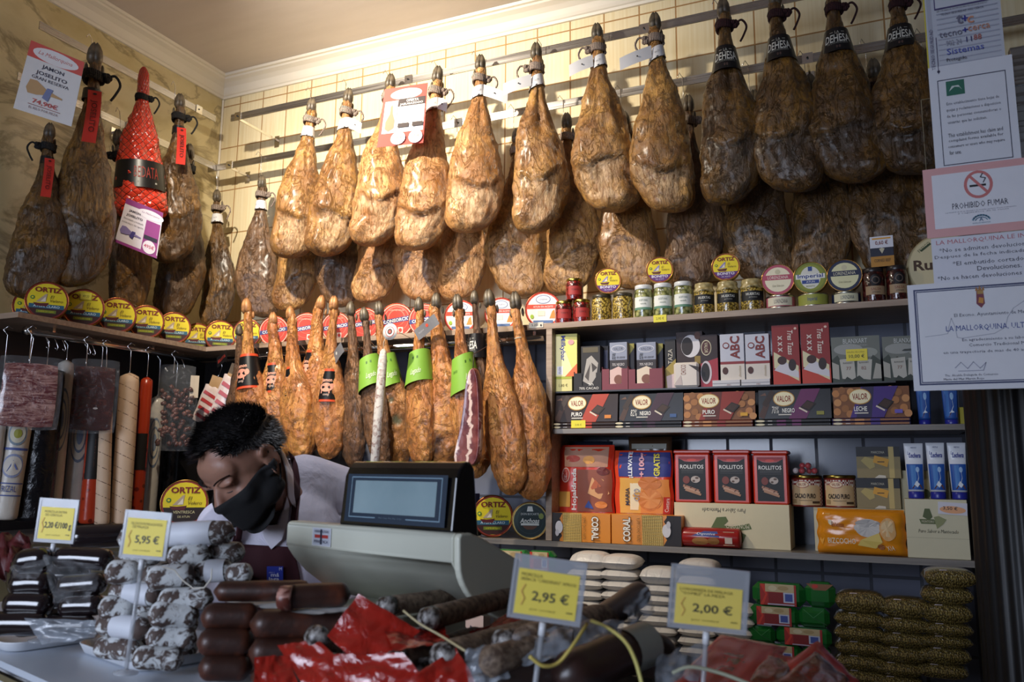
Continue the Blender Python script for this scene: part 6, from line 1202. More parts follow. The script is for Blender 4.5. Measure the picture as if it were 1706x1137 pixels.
S1 = [('P', [(0, .78), (0, 1), (1, 1), (1, .78)], '#dc5a50'), ('E', .5, .88, .42, .1, '#f2ecec'), ('T', 'La Mallorquina', .5, .88, .07, '#d0685c', {'w': .62, 'sh': .3}), ('T', 'JAMON', .5, .7, .07, '#4a4656', {'w': .4, 'b': .02}), ('T', 'JOSELITO', .5, .6, .07, '#4a4656', {'w': .56, 'b': .02}), ('T', 'GRAN RESERVA', .5, .53, .045, '#4a4656', {'w': .66})]+hamicon(.12, .35, .8, '#c8a070', '#7c86b0')+[('T', '74,90€', .5, .19, .08, '#c8605c', {'w': .44, 'b': .02}), ('R', .22, .13, .78, .138, '#8a3a3c'), ('T', 'EL KILO POR PIEZA', .5, .09, .035, '#8a6a70', {'w': .5})]
sign('price_sign', 'white price sign with red heading hanging from the rail on the left wall', [(52, 67), (141, 104), (119, 211), (22, 180)], [dA+.02, dA, dA, dA+.02], '#ece8e6/s', S1)
dB = dep(onX(235, 380, .36))
S2 = [('R', 0, .88, 1, 1, '#8e3a7c'), ('E', .7, .84, .34, .1, '#ece4ea'), ('T', 'La Mallorquina', .7, .85, .05, '#8e6a8c', {'w': .46, 'sh': .3}), ('R', .62, 0, .98, .72, '#9a3f86'), ('R', 0, .0, 1, .06, '#9a3f86'), ('T', 'JAMON', .3, .77, .06, '#3c3640', {'w': .3, 'b': .02}), ('T', 'JOSELITO', .32, .67, .06, '#3c3640', {'w': .42, 'b': .02}), ('T', 'Descorazado y loncheado', .32, .58, .045, '#3c3640', {'w': .5}), ('T', 'por las manos del experto', .32, .5, .045, '#3c3640', {'w': .54})]+hamicon(.05, .3, .66, '#8a7aac', '#4a4080')+[('R', .64, .32, .96, .4, '#2a2030'), ('E', .8, .17, .15, .14, '#efe4ea'), ('T', '495€', .8, .18, .08, '#c04a64', {'w': .24, 'b': .02})]
sign('price_sign', 'white and purple price sign curling in front of the red netted ham', [(211, 330), (272, 355), (261, 431), (191, 403)], [dB, dB, dB, dB], '#e6dce2/s', S2, .03)
dC = dep(onY(675, 190, UY-.24))
S3 = [('R', .0, 0, 1, 1, '#e2574c'), ('E', .52, .87, .36, .09, '#f4eeea'), ('T', 'La Mallorquina', .52, .87, .05, '#d8a8a4', {'w': .5, 'sh': .3}), ('R', .06, .22, .97, .77, '#f4f0ee'), ('R', .36, .66, .97, .79, '#4a3f3c'), ('T', 'OFERTA', .68, .75, .045, '#f4f0ee', {'w': .28, 'b': .02}), ('T', 'JABUGAZOOO', .66, .69, .045, '#f4f0ee', {'w': .52, 'b': .02}), ('R', .08, .23, .36, .75, '#b9aab4'), ('P', [(.12, .3), (.12, .42), (.2, .55), (.2, .68), (.24, .7), (.26, .55), (.32, .42), (.31, .3), (.2, .25)], '#c88a6c')] + \
    [('T', s_, .65, y_, .03, '#b8a8a8', {'w': w_}) for s_, y_, w_ in [('100% BELLOTA', .62, .4), ('iberico', .565, .2), ('CURACION 4 ANOS', .51, .46), ('pieza entera con', .455, .42), ('loncheado gratis', .41, .44)]]+[('R', .4, .3, .64, .37, '#4a3f3c'), ('R', .72, .3, .95, .37, '#4a3f3c'), ('E', .44, .12, .16, .11, '#f4eeec'), ('E', .82, .12, .15, .11, '#f4eeec'), ('T', '240€', .44, .13, .05, '#e09a94', {'w': .2}), ('T', '270€', .82, .13, .05, '#e09a94', {'w': .18})]
sign('price_sign', 'red and white offer sign hanging in front of the third front row ham', [(641, 149), (713, 138), (705, 238), (628, 246)], [dC, dC, dC, dC], '#e2574c/s', S3)
# ham leg shadows: caps etc. nothing hidden
# ================================================================ COUNTER
KT = 1.30
a, b = onZ(0, 1105, KT), onZ(71, 1137, KT)
ku = (b-a); ku.z = 0; ku.normalize(); kv = Vector((-ku.y, ku.x, 0)); KO = a
KA = math.atan2(ku.y, ku.x)
def K(u, v, z=0.): return KO+ku*u+kv*v+Vector((0, 0, z))
t = NT('white_enamel'); t.P(Base__Color=t.mix(t.noise(4), '#c4ccd8', '#b4bcc8'), Roughness=.3); reg('enamel', t)
cr = empty('display_counter', K(0, 0, -KT)); cr.rotation_euler = (0, 0, KA); tag(cr, 'white enamelled shop counter in the foreground carrying sausages and the scale', 'counter')
m = MB(); m.box(-.7, .0, KT-.03, 2.1, .44, KT, 'enamel', .006); m.build('worktop', cr)
m = MB(); m.box(-.7, -.012, KT-.022, 2.1, -.001, KT-.006, 'chrome', .003); m.build('edge_trim', cr)
m = MB(); m.box(-.68, .02, .08, 2.08, .42, KT-.031, '#cfd2d6/s', .004); m.build('body', cr)
m = MB(); m.box(-.66, .05, 0, 2.06, .4, .079, 'dark'); m.build('plinth', cr)
t = NT('tray_white'); t.P(Base__Color=t.mix(t.noise(5), '#d6d8dc', '#c9ccd2'), Roughness=.35); reg('tray', t)
def tray(label, c, w, d, da=0.):
    P = onZ(*c, KT); m = MB(); R = []
    for z, s in ((0.0, -.012), (.002, -.006), (.016, 0), (.018, .001), (.018, -.002), (.004, -.009), (.003, -.014)):
        hw, hd = w/2+s, d/2+s; rad = .03; ring = []
        for q, (cx, cy) in enumerate([(hw-rad, hd-rad), (-hw+rad, hd-rad), (-hw+rad, -hd+rad), (hw-rad, -hd+rad)]):
            for k in range(7): a = PI/2*(q+k/6); ring.append((cx+rad*math.cos(a), cy+rad*math.sin(a), z))
        R.append(ring)
    m.rings(R, 'tray'); o = m.build('serving_tray'); o.location = (P.x, P.y, KT+.0008); o.rotation_euler = (0, 0, KA+da); tag(o, label, 'tray'); return o
tray('white plastic tray under the black puddings at the left edge', (50, 1063), .27, .17)
tray('white plastic tray under the mould-covered sausages', (255, 1092), .25, .17)
# sausages -------------------------------------------------------
t = NT('mould_sausage'); n = t.noise(62, detail=5, rough=.65, dist=1.2); n2 = t.noise(16, detail=3); t.P(Base__Color=t.mix(t.ramp(t.math('ADD', n, t.math('MULTIPLY', t.math('SUBTRACT', n2, .5), .7)), [(.44, 0.), (.53, 1.)]), '#c9cccd', '#4a3a34'), Roughness=.7); t.bump(n, .5, .004); reg('mould_sausage', t)
t = NT('black_pudding'); n = t.noise(14, detail=4); t.P(Base__Color=t.mix(n, '#110c0e', '#241a1c'), Roughness=.16, Coat__Weight=.6, Coat__Roughness=.06); t.bump(n, .3, .003); reg('black_pudding', t)
t = NT('chorizo'); n = t.noise(16, detail=5); t.P(Base__Color=t.mix(t.ramp(n, [(.45, 0.), (.75, 1.)]), '#301a13', '#64301a'), Roughness=.42); t.bump(t.noise(60, detail=3), .35, .002); reg('chorizo', t)
t = NT('chorizo_cut'); n = t.noise(70, detail=4, dist=1.); t.P(Base__Color=t.mix(t.ramp(n, [(.45, 0.), (.6, 1.)]), '#5c2a20', '#b08478'), Roughness=.4); reg('chorizo_cut', t)
t = NT('salchichon'); n = t.noise(1, t.mapping((60, 60, 60)), 6, .7); t.P(Base__Color=t.mix(t.ramp(n, [(.4, 0.), (.65, 1.)]), '#4c3a2e', '#9a8672'), Roughness=.6); t.bump(n, .6, .004); reg('salchichon', t)
t = NT('foil_end'); n = t.noise(90, detail=5); t.P(Base__Color=t.mix(t.ramp(n, [(.4, 0.), (.65, 1.)]), '#2a211e', '#a8a4a0'), Roughness=.22); t.bump(n, .8, .003); reg('foil_end', t)
t = NT('red_film'); n = t.noise(26, detail=5, dist=1.5); t.P(Base__Color=t.mix(n, '#b5281c', '#8c1c14'), Roughness=.13, Specular__IOR__Level=.8, Coat__Weight=.5, Alpha=t.ramp(t.noise(9), [(.3, .82), (.7, .98)])); t.bump(n, .8, .008); reg('red_film', t)
t = NT('grey_film'); n = t.noise(9, detail=3, dist=1.); t.P(Base__Color=(.42, .46, .52, 1), Roughness=.16, Specular__IOR__Level=.9, Alpha=t.ramp(n, [(.35, .12), (.7, .5)])); t.bump(n, .5, .01); reg('grey_film', t)
def sausage(name, label, p0, p1, d0, d1, rpx, key, bend=0., group=None, wrapk=None, wrp=(.35, .75), endk=None, parent=None, n=20, cat='sausage', k=16, squash=1.):
    A_, B_ = atD(*p0, d0), atD(*p1, d1); v = B_-A_; L = v.length; R0 = rpx*(d0+d1)/2/FPX
    r = empty(name, A_) ; tag(r, label, cat, group)
    t_ = v.normalized(); up = Vector((0, 0, 1)); side = t_.cross(up).normalized(); up2 = side.cross(t_)
    def C_(q): return t_*(L*q)+up2*(bend*L*4*q*(1-q)*.25)
    m = MB(); R = []; seeds = Vector((p0[0]*.13, p0[1]*.17, 0))
    for i in range(k+1):
        q = i/k; e = min(q, 1-q)*L; rr = R0*math.sqrt(max(.02, 1-max(0, 1-e/(R0*.9))**2)); c = C_(q)
        R.append([c+(side*math.cos(a)+up2*math.sin(a)*squash)*rr*(1+.05*noise.noise(Vector((math.cos(a), math.sin(a), q*L*30))+seeds)) for a in [2*PI*j/n for j in range(n)]])
    m.rings(R, key); m.build('casing', r)
    if wrapk:
        m = MB(); R = [[C_(q)+(side*math.cos(a)+up2*math.sin(a)*squash)*R0*1.06 for a in [2*PI*j/n for j in range(n)]] for q in [wrp[0]+(wrp[1]-wrp[0])*i/6 for i in range(7)]]; m.rings(R, wrapk, cap=False); m.build('paper_band', r)
    if endk:
        m = MB(); R = []
        for s_, o_ in ((.2, -.012), (.7, -.010), (.98, -.002), (1.04, .006), (1.04, .014)): R.append([t_*o_+(side*math.cos(a)+up2*math.sin(a)*squash)*R0*s_*(1+.08*noise.noise(Vector((a*3, s_*4, 1)))) for a in [2*PI*j/n for j in range(n)]])
        m.rings(R, endk, cap=True); m.build('tied_end', r)
    return r
WH = 'white mould sausages piled on the tray'
mould = [((196, 900), (392, 887), 1.42, 1.40, 19, 1, 'topmost white mould sausage with a wide paper band'),
 ((278, 929), (352, 924), 1.38, 1.40, 18, 0, 'greyish mould sausage just below the topmost one'), ((345, 921), (408, 921), 1.42, 1.42, 17, 0, 'clean white mould sausage end near the clerk, below the topmost'),
 ((200, 925), (270, 925), 1.42, 1.42, 18, 0, 'white mould sausage hidden behind the 5,95 price tag'),
 ((174, 954), (236, 955), 1.34, 1.36, 20, 0, 'mould sausage end left of the price tag stem, upper'), ((242, 966), (326, 958), 1.33, 1.36, 20, 0, 'mottled mould sausage right of the tag stem with string loop'), ((322, 955), (390, 950), 1.38, 1.38, 18, 1, 'mould sausage with grey paper band on the right side'), ((376, 957), (421, 956), 1.34, 1.34, 17, 0, 'brown mould sausage end next to the chorizos'),
 ((184, 985), (268, 995), 1.36, 1.34, 17, 1, 'mould sausage with shining white paper band, upper left'), ((262, 1001), (356, 998), 1.32, 1.34, 19, 0, 'dark mottled mould sausage in the middle of the pile'),
 ((163, 1013), (228, 1016), 1.33, 1.35, 21, 0, 'mould sausage end at the left, middle height'), ((246, 1024), (332, 1026), 1.30, 1.33, 22, 0, 'thick mould sausage end right of the stem, middle height'),
 ((164, 1040), (248, 1051), 1.34, 1.31, 18, 1, 'mould sausage with white paper band, lower left'), ((242, 1062), (328, 1066), 1.30, 1.32, 20, 0, 'mottled mould sausage above the lowest right one'),
 ((160, 1078), (236, 1086), 1.33, 1.31, 18, 0, 'lowest left mould sausage lying on the tray'), ((220, 1096), (306, 1101), 1.28, 1.29, 19, 0, 'lowest right mould sausage lying on the tray rim'),
 ((215, 1040), (330, 1040), 1.42, 1.42, 22, 0, 'mould sausage deep inside the pile'), ((215, 1000), (340, 1000), 1.44, 1.44, 24, 0, 'mould sausage at the back of the pile'), ((230, 960), (350, 960), 1.46, 1.46, 24, 0, 'mould sausage at the upper back of the pile'), ((230, 1075), (330, 1080), 1.38, 1.38, 22, 0, 'mould sausage behind the lowest ones')]
for p0, p1, d0, d1, r_, wp, lb in mould: sausage('mould_sausage', lb, p0, p1, d0, d1, r_, 'mould_sausage', .05, WH, '#c9ccd4' if wp else None, (.35, .82) if wp else (.3, .6))
m = MB(); m.tube([atD(x, y, 1.29)-atD(270, 945, 1.29) for x, y in [(270, 945), (290, 950), (305, 968), (322, 981), (340, 980), (352, 965), (353, 948)]], .0012, '#cfc9bc', 6); o = m.build('string_loop'); o.location = atD(270, 945, 1.29); tag(o, 'white string loop hanging over the mould sausages', 'string')
BP = 'black puddings in clear film'
for p0, p1, d, r_, lb in [((24, 938), (86, 930), 1.46, 19, 'topmost black pudding end at the left'), ((90, 930), (190, 934), 1.48, 18, 'topmost black pudding with a light reflection, right of the tag stem'), ((16, 974), (92, 972), 1.44, 20, 'black pudding end in the second layer, left'), ((94, 978), (178, 972), 1.44, 18, 'black pudding in the second layer behind folded film'),
        ((6, 1006), (90, 1008), 1.42, 20, 'black pudding end in the third layer, left'), ((98, 1012), (175, 1008), 1.42, 18, 'black pudding in the third layer, right'), ((-20, 1040), (80, 1040), 1.40, 20, 'lowest black pudding on the left tray'), ((70, 1044), (160, 1044), 1.40, 17, 'lowest black pudding near the tray end'), ((20, 1000), (150, 995), 1.52, 26, 'black pudding at the back of the left pile'), ((20, 960), (150, 960), 1.54, 24, 'black pudding at the upper back of the left pile'), ((20, 1040), (150, 1030), 1.5, 24, 'black pudding at the lower back of the left pile')]:
    sausage('black_pudding', lb, p0, p1, d, d, r_, 'black_pudding', .04, BP)
def sheet(name, label, pts, key, n=14, amp=.006, seed=0, cat='packaging', group=None):
    """crumpled film over four corner points (px, py, depth): tl, tr, br, bl"""
    P = [atD(x, y, d) for x, y, d in pts]; c = sum(P, Vector())/4; N = (P[1]-P[0]).cross(P[3]-P[0]).normalized(); m = MB()
    for s_ in (1, -1):
        vs = []
        for j in range(n+1):
            for i in range(n+1):
                a_, b_ = i/n, j/n; p = P[0].lerp(P[1], a_).lerp(P[3].lerp(P[2], a_), b_)-c
                vs.append(p+N*(amp*noise.fractal(Vector((a_*3, b_*3, seed)), .8, 2, 3)+s_*.0004))
        m.add(vs, [((j*(n+1)+i, j*(n+1)+i+1, (j+1)*(n+1)+i+1, (j+1)*(n+1)+i))[::s_] for j in range(n) for i in range(n)], key, True)
    o = m.build(name); o.location = c; tag(o, label, cat, group); return o
sheet('clear_film', 'folded clear film draped over the black puddings, upper piece', [(72, 925, 1.42), (170, 945, 1.42), (150, 1008, 1.40), (88, 1005, 1.38)], 'film', amp=.02, seed=1)
sheet('clear_film', 'clear film strip over the left black pudding end', [(18, 945, 1.4), (85, 930, 1.4), (60, 966, 1.38), (20, 965, 1.38)], 'film', amp=.01, seed=2)
sheet('clear_film', 'clear film piece at the front of the left tray', [(40, 1030, 1.36), (165, 1035, 1.36), (158, 1062, 1.34), (70, 1075, 1.34)], 'grey_film', amp=.012, seed=3)
sheet('clear_film', 'long flat piece of clear film behind the top black puddings', [(55, 912, 1.62), (205, 920, 1.6), (205, 935, 1.52), (70, 925, 1.52)], 'grey_film', amp=.006, seed=4)
sausage('black_sausage', 'big black sausage lying behind the 2,20 price tag', (112, 897), (250, 890), 1.62, 1.66, 20, 'black_pudding', 0)
sheet('red_cloth_pack', 'dark red packet at the left edge beside the first price tag', [(-10, 885, 1.72), (48, 895, 1.7), (55, 940, 1.62), (-10, 960, 1.6)], '#4a0f12', amp=.03, seed=5, cat='pack')
CH = 'brown chorizos piled in the middle'
ch = [((330, 1112), (420, 1114), 1.24, 1.26, 22, 'lowest chorizo visible beside the mould sausages'), ((418, 1128), (600, 1130), 1.22, 1.26, 23, 'lowest chorizo near the red packs'), ((328, 1070), (424, 1072), 1.25, 1.27, 23, 'third layer chorizo, left'), ((414, 1086), (560, 1088), 1.23, 1.26, 23, 'third layer chorizo, right'),
      ((334, 1028), (432, 1028), 1.27, 1.29, 22, 'second layer chorizo, left'), ((416, 1040), (598, 1042), 1.24, 1.28, 24, 'second layer chorizo, long one under the paper'), ((340, 1060), (600, 1060), 1.36, 1.36, 30, 'chorizo at the back of the pile, upper'), ((340, 1110), (600, 1110), 1.34, 1.34, 30, 'chorizo at the back of the pile, lower')]
for p0, p1, d0, d1, r_, lb in ch: sausage('chorizo', lb, p0, p1, d0, d1, r_, 'chorizo', .02, CH)
sheet('white_paper', 'white paper sheet under the cut chorizo', [(376, 1004, 1.34), (560, 1000, 1.34), (600, 1018, 1.24), (520, 1024, 1.22)], '#d4d4d2', amp=.002, seed=6, cat='paper')
sausage('chorizo', 'topmost whole chorizo in front of the apron', (356, 986), (520, 984), 1.30, 1.32, 17, 'chorizo', .0, CH)
cc = sausage('cut_chorizo', 'halved chorizo with a speckled cut face on the white paper', (472, 995), (584, 990), 1.25, 1.28, 20, 'chorizo', 0)
m = MB(); R0 = 20*1.26/FPX; m.lathe([(R0*.2, 0), (R0*.9, .0), (R0*1.0, .004), (R0*1.02, .012)], 'chorizo_cut', 20, ax='x'); o = m.build('cut_face', cc); o.rotation_euler = (0, 0, math.atan2(CR.y, CR.x)); o.location = tuple(-CF*.004-CR*.004); o.scale = (1.6, 1.3, 1)
# salchichon sticks and red packs
SL = 'brown dry sausage sticks'
sl = [((712, 1032), (862, 992), 1.16, 1.45, 17, 'upper dry sausage stick with glinting end next to the 2,95 tag'), ((735, 1096), (985, 1022), 1.1, 1.45, 21, 'dry sausage stick running under the 2,95 price tag'), ((655, 1108), (800, 1062), 1.1, 1.3, 21, 'dry sausage stick with rounded grey end above the red film'), ((838, 1072), (960, 1040), 1.1, 1.3, 21, 'short dry sausage stick in clear film'),
      ((640, 1012), (800, 990), 1.3, 1.5, 16, 'dry sausage stick at the back behind the red film'), ((700, 1125), (900, 1100), 1.12, 1.25, 26, 'dry sausage stick at the bottom of the red heap'), ((525, 1060), (560, 1100), 1.14, 1.16, 20, 'short grey sausage end between the chorizos and the red film'), ((540, 1110), (620, 1125), 1.12, 1.16, 22, 'dark sausage end in the red pack in front')]
for p0, p1, d0, d1, r_, lb in sl: sausage('dry_sausage_stick', lb, p0, p1, d0, d1, r_, 'salchichon', 0, SL, endk='foil_end')
for i, (pts, lb) in enumerate([([(597, 990, 1.16), (700, 1052, 1.14), (610, 1120, 1.08), (545, 1060, 1.12)], 'pointed red film pack standing up in the middle'), ([(640, 1050, 1.13), (738, 1042, 1.2), (752, 1072, 1.12), (655, 1084, 1.09)], 'red film flap across the dry sausages'), ([(462, 1076, 1.13), (530, 1066, 1.13), (608, 1140, 1.07), (520, 1165, 1.07)], 'glossy red film with light reflections at the front'),
        ([(424, 1096, 1.1), (478, 1092, 1.12), (510, 1175, 1.06), (424, 1175, 1.06)], 'red film corner in front of the chorizos'), ([(555, 1092, 1.1), (672, 1088, 1.08), (735, 1165, 1.05), (560, 1165, 1.05)], 'broad red film at the lower middle'), ([(745, 1068, 1.22), (860, 1020, 1.36), (870, 1035, 1.32), (760, 1090, 1.18)], 'red film strip between two dry sausage sticks'), ([(690, 1125, 1.06), (760, 1080, 1.1), (800, 1150, 1.05), (700, 1180, 1.04)], 'red film below the glinting sausage end'), ([(712, 1012, 1.4), (735, 985, 1.44), (765, 1005, 1.44), (760, 1020, 1.4)], 'small red pack below the scale')]):
    sheet('red_film_pack', lb, pts, 'red_film', amp=.006, seed=20+i, cat='pack', group=None)
sausage('wrapped_sausage', 'thick sausage in clear film with a pointed plastic tip, left', (862, 1078), (1020, 1030), 1.06, 1.25, 26, 'salchichon', .1, 'thick film wrapped sausages')
sausage('wrapped_sausage', 'thick dark sausage with olive and grey labels, end facing right', (930, 1132), (1090, 1068), 1.0, 1.14, 36, '#33211d/s', 0, 'thick film wrapped sausages', '#8d8f86/s', (.66, .9))
sausage('wrapped_sausage', 'grey film wrapped sausage running from the red heap towards the yellow band', (800, 1108), (1000, 1052), 1.0, 1.16, 24, 'salchichon', 0, 'thick film wrapped sausages')
sausage('wrapped_sausage', 'film wrapped sausage lying in the back under the 2,95 tag', (985, 1045), (1072, 985), 1.2, 1.34, 22, '#4a3c38/s', 0, 'thick film wrapped sausages')
sausage('wrapped_sausage', 'dark sausage at the bottom edge below the yellow band', (800, 1140), (1000, 1120), 1.02, 1.08, 36, '#2c2220/s', 0, 'thick film wrapped sausages')
sausage('wrapped_sausage', 'dark sausage at the back behind the olive label', (1000, 1080), (1130, 1100), 1.2, 1.16, 36, '#3a2e2c/s', 0, 'thick film wrapped sausages')
for i, pts in enumerate([[(775, 1085, 1.04), (830, 1070, 1.06), (850, 1130, 1.0), (780, 1150, 1.0)], [(850, 1060, 1.05), (950, 1040, 1.1), (960, 1090, 1.03), (870, 1110, 1.02)], [(1040, 1010, 1.22), (1078, 975, 1.28), (1092, 1020, 1.24), (1050, 1050, 1.2)], [(950, 1030, 1.12), (1040, 1035, 1.12), (1030, 1080, 1.06), (960, 1085, 1.06)], [(1095, 1090, 1.1), (1180, 1072, 1.14), (1160, 1150, 1.04), (1090, 1150, 1.04)]]):
    sheet('clear_film', ['crumpled clear film end at the lower left of the wrapped sausages', 'clear film around the left wrapped sausage', 'twisted clear film tip rising beside the rice sacks', 'clear film with white label in the middle of the wrapped sausages', 'dull clear film between wrapped sausages and right red packs'][i], pts, 'grey_film', amp=.012, seed=40+i)
def band_(label, pts, d, key, r=.0024):
    P = [atD(x, y, dd) for (x, y), dd in zip(pts, d)]; m = MB(); m.tube(curve_pts([p-P[0] for p in P]), r, key, 6); o = m.build('packing_band'); o.location = P[0]; tag(o, label, 'string')
band_('yellow band tied over the wrapped sausages under the 2,95 tag', [(985, 1035), (1010, 1045), (1040, 1068), (1058, 1100), (1072, 1150)], [1.08, 1.05, .99, .95, .93], '#c9c070')
band_('yellow band loop left of the tied sausages', [(978, 1040), (955, 1075), (930, 1105), (905, 1110), (882, 1094)], [1.03, 1.0, .99, .98, .98], '#c9b45c')
band_('beige band across the red film beside the upper dry stick', [(672, 1018), (700, 1040), (735, 1060), (775, 1085)], [1.14, 1.12, 1.1, 1.04], '#b9ac84', .0016)
band_('green and cream twine over the right red packs', [(1120, 1122), (1150, 1112), (1200, 1122), (1260, 1145)], [1.0, 1.0, 1.0, .99], '#a9ab94')
# right red packs
t = NT('red_pack_meat'); n = t.noise(20, detail=5, dist=1.); t.P(Base__Color=t.mix(t.ramp(n, [(.4, 0.), (.65, 1.)]), '#7c3426', '#4c2a1e'), Roughness=.2, Coat__Weight=.6, Coat__Roughness=.08); t.bump(n, .6, .006); reg('red_pack_meat', t)
def redpack(label, pts, seed):
    P = [atD(x, y, d) for x, y, d in pts]; c = sum(P, Vector())/4; N = -(P[1]-P[0]).cross(P[3]-P[0]).normalized()
    if N.dot(CF) > 0: N = -N
    r = empty('red_meat_pack', c); tag(r, label, 'pack', 'flat red meat packs at the right')
    for nm, s0, s1, key, off in (('red_film', 0., 1., '#b0302a/p', 0.), ('meat', .16, .84, 'red_pack_meat', .006)):
        m = MB(); n = 14; vs = []
        for sg in (1, -1):
            vs = []
            for j in range(n+1):
                for i in range(n+1):
                    a_, b_ = s0+(s1-s0)*i/n, s0+(s1-s0)*j/n; e = (max(0, 1-(2*i/n-1)**4)*max(0, 1-(2*j/n-1)**4))**.5
                    vs.append(P[0].lerp(P[1], a_).lerp(P[3].lerp(P[2], a_), b_)-c+N*(sg*e*.006+off*(1 if sg > 0 else 0)+.003*noise.noise(Vector((a_*6, b_*6, seed)))))
            m.add(vs, [((j*(n+1)+i, j*(n+1)+i+1, (j+1)*(n+1)+i+1, (j+1)*(n+1)+i))[::sg] for j in range(n) for i in range(n)], key, True)
        m.build(nm, r)
redpack('red meat pack leaning left below the 2,00 tag, with a white lettered edge', [(1200, 1058, 1.3), (1312, 1078, 1.26), (1240, 1185, 1.0), (1110, 1150, 1.02)], 1)
redpack('red meat pack in the middle of the right heap', [(1280, 1082, 1.24), (1345, 1105, 1.2), (1300, 1200, 1.0), (1190, 1180, 1.02)], 2)
redpack('pointed red meat pack, rightmost and nearest the lentil sacks', [(1362, 1068, 1.25), (1435, 1140, 1.15), (1380, 1220, 1.0), (1235, 1160, 1.06)], 3)
# ---------------------------------------------------------------- price tags
def ptag(label, x0, x1, y0, y1, d, roll, price_, lines, foot, cardk='#ecd65a', colr='#4a4a3c', y_top=.72):
    s = d/FPX; w, h = (x1-x0)*s, (y1-y0)*s; c = atD((x0+x1)/2, (y0+y1)/2, d); r = empty('price_tag', c, YAW); r.rotation_euler = (0, math.radians(roll), YAW); tag(r, label, 'price tag', 'clear price tags on the counter')
    m = MB(); m.box(-w/2, -.0012, -h/2, w/2, .0012, h/2, 'acrylic', .0008)
    t_ = .0035
    for q in ((-w/2, -h/2, w/2, -h/2+t_), (-w/2, h/2-t_, w/2, h/2), (-w/2, -h/2, -w/2+t_, h/2), (w/2-t_, -h/2, w/2, h/2)): m.box(q[0], -.0022, q[1], q[2], .0018, q[3], 'acrylic')
    m.build('clear_holder', r)
    m = MB(); cw, chh = w*.84, h*y_top; z0 = -h/2+h*.08; m.box(-cw/2, -.0019, z0, cw/2, -.0014, z0+chh, cardk)
    m.art([('T', price_, .56, .42, .26, colr, {'w': .6 if len(price_) < 9 else .8, 'b': .012})]+[('T', s_, cx_, y_, .075, '#8a8040', {'w': w_}) for s_, cx_, y_, w_ in lines]+[('L', [(.1, .2), (.14, .35), (.08, .5), (.13, .66)], .02, '#d8a85c'), ('T', 'por unidad', .45, .13, .06, '#9a9040', {'w': .4}), ('R', .84, .14, .93, .17, '#8a8040')], cw, chh, lambda u, v, dd: (u-cw/2, -.0019-dd, z0+v)); m.build('yellow_card', r)
    m = MB(); L = (c.z-foot); m.tube([(0, 0, -h/2-.001), (0, 0, -h/2-.016)], .0045, '#d8dade/s', 10); m.tube([(0, 0, -h/2-.016), (0, 0, -L)], .0034, 'acrylic', 10); m.lathe([(.018, 0), (.018, .002), (.004, .006)], 'acrylic', 16, (0, 0, -L)); m.build('stem', r)
ptag('clear price tag with yellow card reading 2,20, at the left over the black puddings', 62, 128, 832, 904, 1.48, 3, '2,20 €/100 g', [('MORCILLA EXTRA', .45, .86, .66), ('DE CEBOLLA', .4, .76, .5)], KT+.02)
ptag('clear price tag with yellow card reading 5,95, in front of the mould sausages', 204, 282, 853, 931, 1.26, 4, '5,95 €', [('SALCHICHON MALAGA PIEZA', .5, .86, .8), ('DE MALAGA', .35, .77, .4)], KT+.02, y_top=.76)
ptag('clear price tag with yellow card reading 2,95, leaning over the film wrapped sausages', 851, 973, 931, 1035, 1.0, 7.5, '2,95 €', [('MORCILLA', .22, .88, .34), ('IBERICA "CARDENAS" APROX', .5, .78, .9)], KT+.01, y_top=.7)
ptag('clear price tag with yellow card reading 2,00, in front of the rice sacks', 1115, 1246, 947, 1050, 1.06, 5.5, '2,00 €', [('LONGANIZA DE MALAGA', .45, .88, .8), ('"GOMEZ" LA PIEZA', .4, .78, .66)], KT+.01, y_top=.62, cardk='#ecd468')
# ---------------------------------------------------------------- scale
sA = atD(478, 866, 1.62); sB = atD(765, 893, 1.33); su = sB-sA; SW = Vector((su.x, su.y, 0)).length; SA = math.atan2(su.y, su.x); z_t = (sA.z+sB.z)/2
sc = empty('shop_scale', (sA.x, sA.y, KT)); sc.rotation_euler = (0, 0, SA); tag(sc, 'cream shop scale with black display head on the counter beside the clerk', 'scale')
H = z_t-KT
t = NT('cream_plastic'); t.P(Base__Color=t.mix(t.noise(6), '#cfd0c0', '#c4c5b6'), Roughness=.35); reg('cream_plastic', t)
pf = [(0, H-.006), (.006, H), (.03, H), (.06, H-.01), (.30, H-.115), (.31, H-.125), (.30, H-.16), (.22, H-.175), (.1, H-.165), (.05, H-.14), (.012, H-.085), (.0, H-.045)]
m = MB(); pw = pf[:6]+[(.305-.305*math.sin(q)*.995, H-.045-.135*math.cos(q)*(1-.0*q)) for q in [PI/2*i/16 for i in range(1, 17)]]
pf = pf[:5]+[(.30, H-.155), (.25, H-.17), (.2, H-.168), (.15, H-.156), (.1, H-.134), (.05, H-.1), (.02, H-.072), (.006, H-.055), (0, H-.045)]
m.rings([[(x, v_, z) for v_, z in pf] for x in (.0, .004, SW-.018, SW-.014)], 'cream_plastic', False); m.s = [len(f) == 4 for f in m.f]
k0 = len(m.s); m.rings([[(x, v_, z) for v_, z in pw] for x in (SW-.0135, SW)], 'cream_plastic', False); ho = m.build('housing', sc)
bm_ = ho.modifiers.new('b', 'BEVEL'); bm_.width = .006; bm_.segments = 3
m = MB(); m.rings([[(x, y, z) for x, y in ((.1+k, .07+k), (.27-k, .07+k), (.27-k, .24-k), (.1+k, .24-k))] for z, k in ((H-.155, -.03), (H-.18, 0), (.02, .0), (.008, -.05), (.001, -.05))], 'cream_plastic', False); bo = m.build('pillar', sc); b2 = bo.modifiers.new('b', 'BEVEL'); b2.width = .01; b2.segments = 3
D0 = SW*.3126; DH = .118
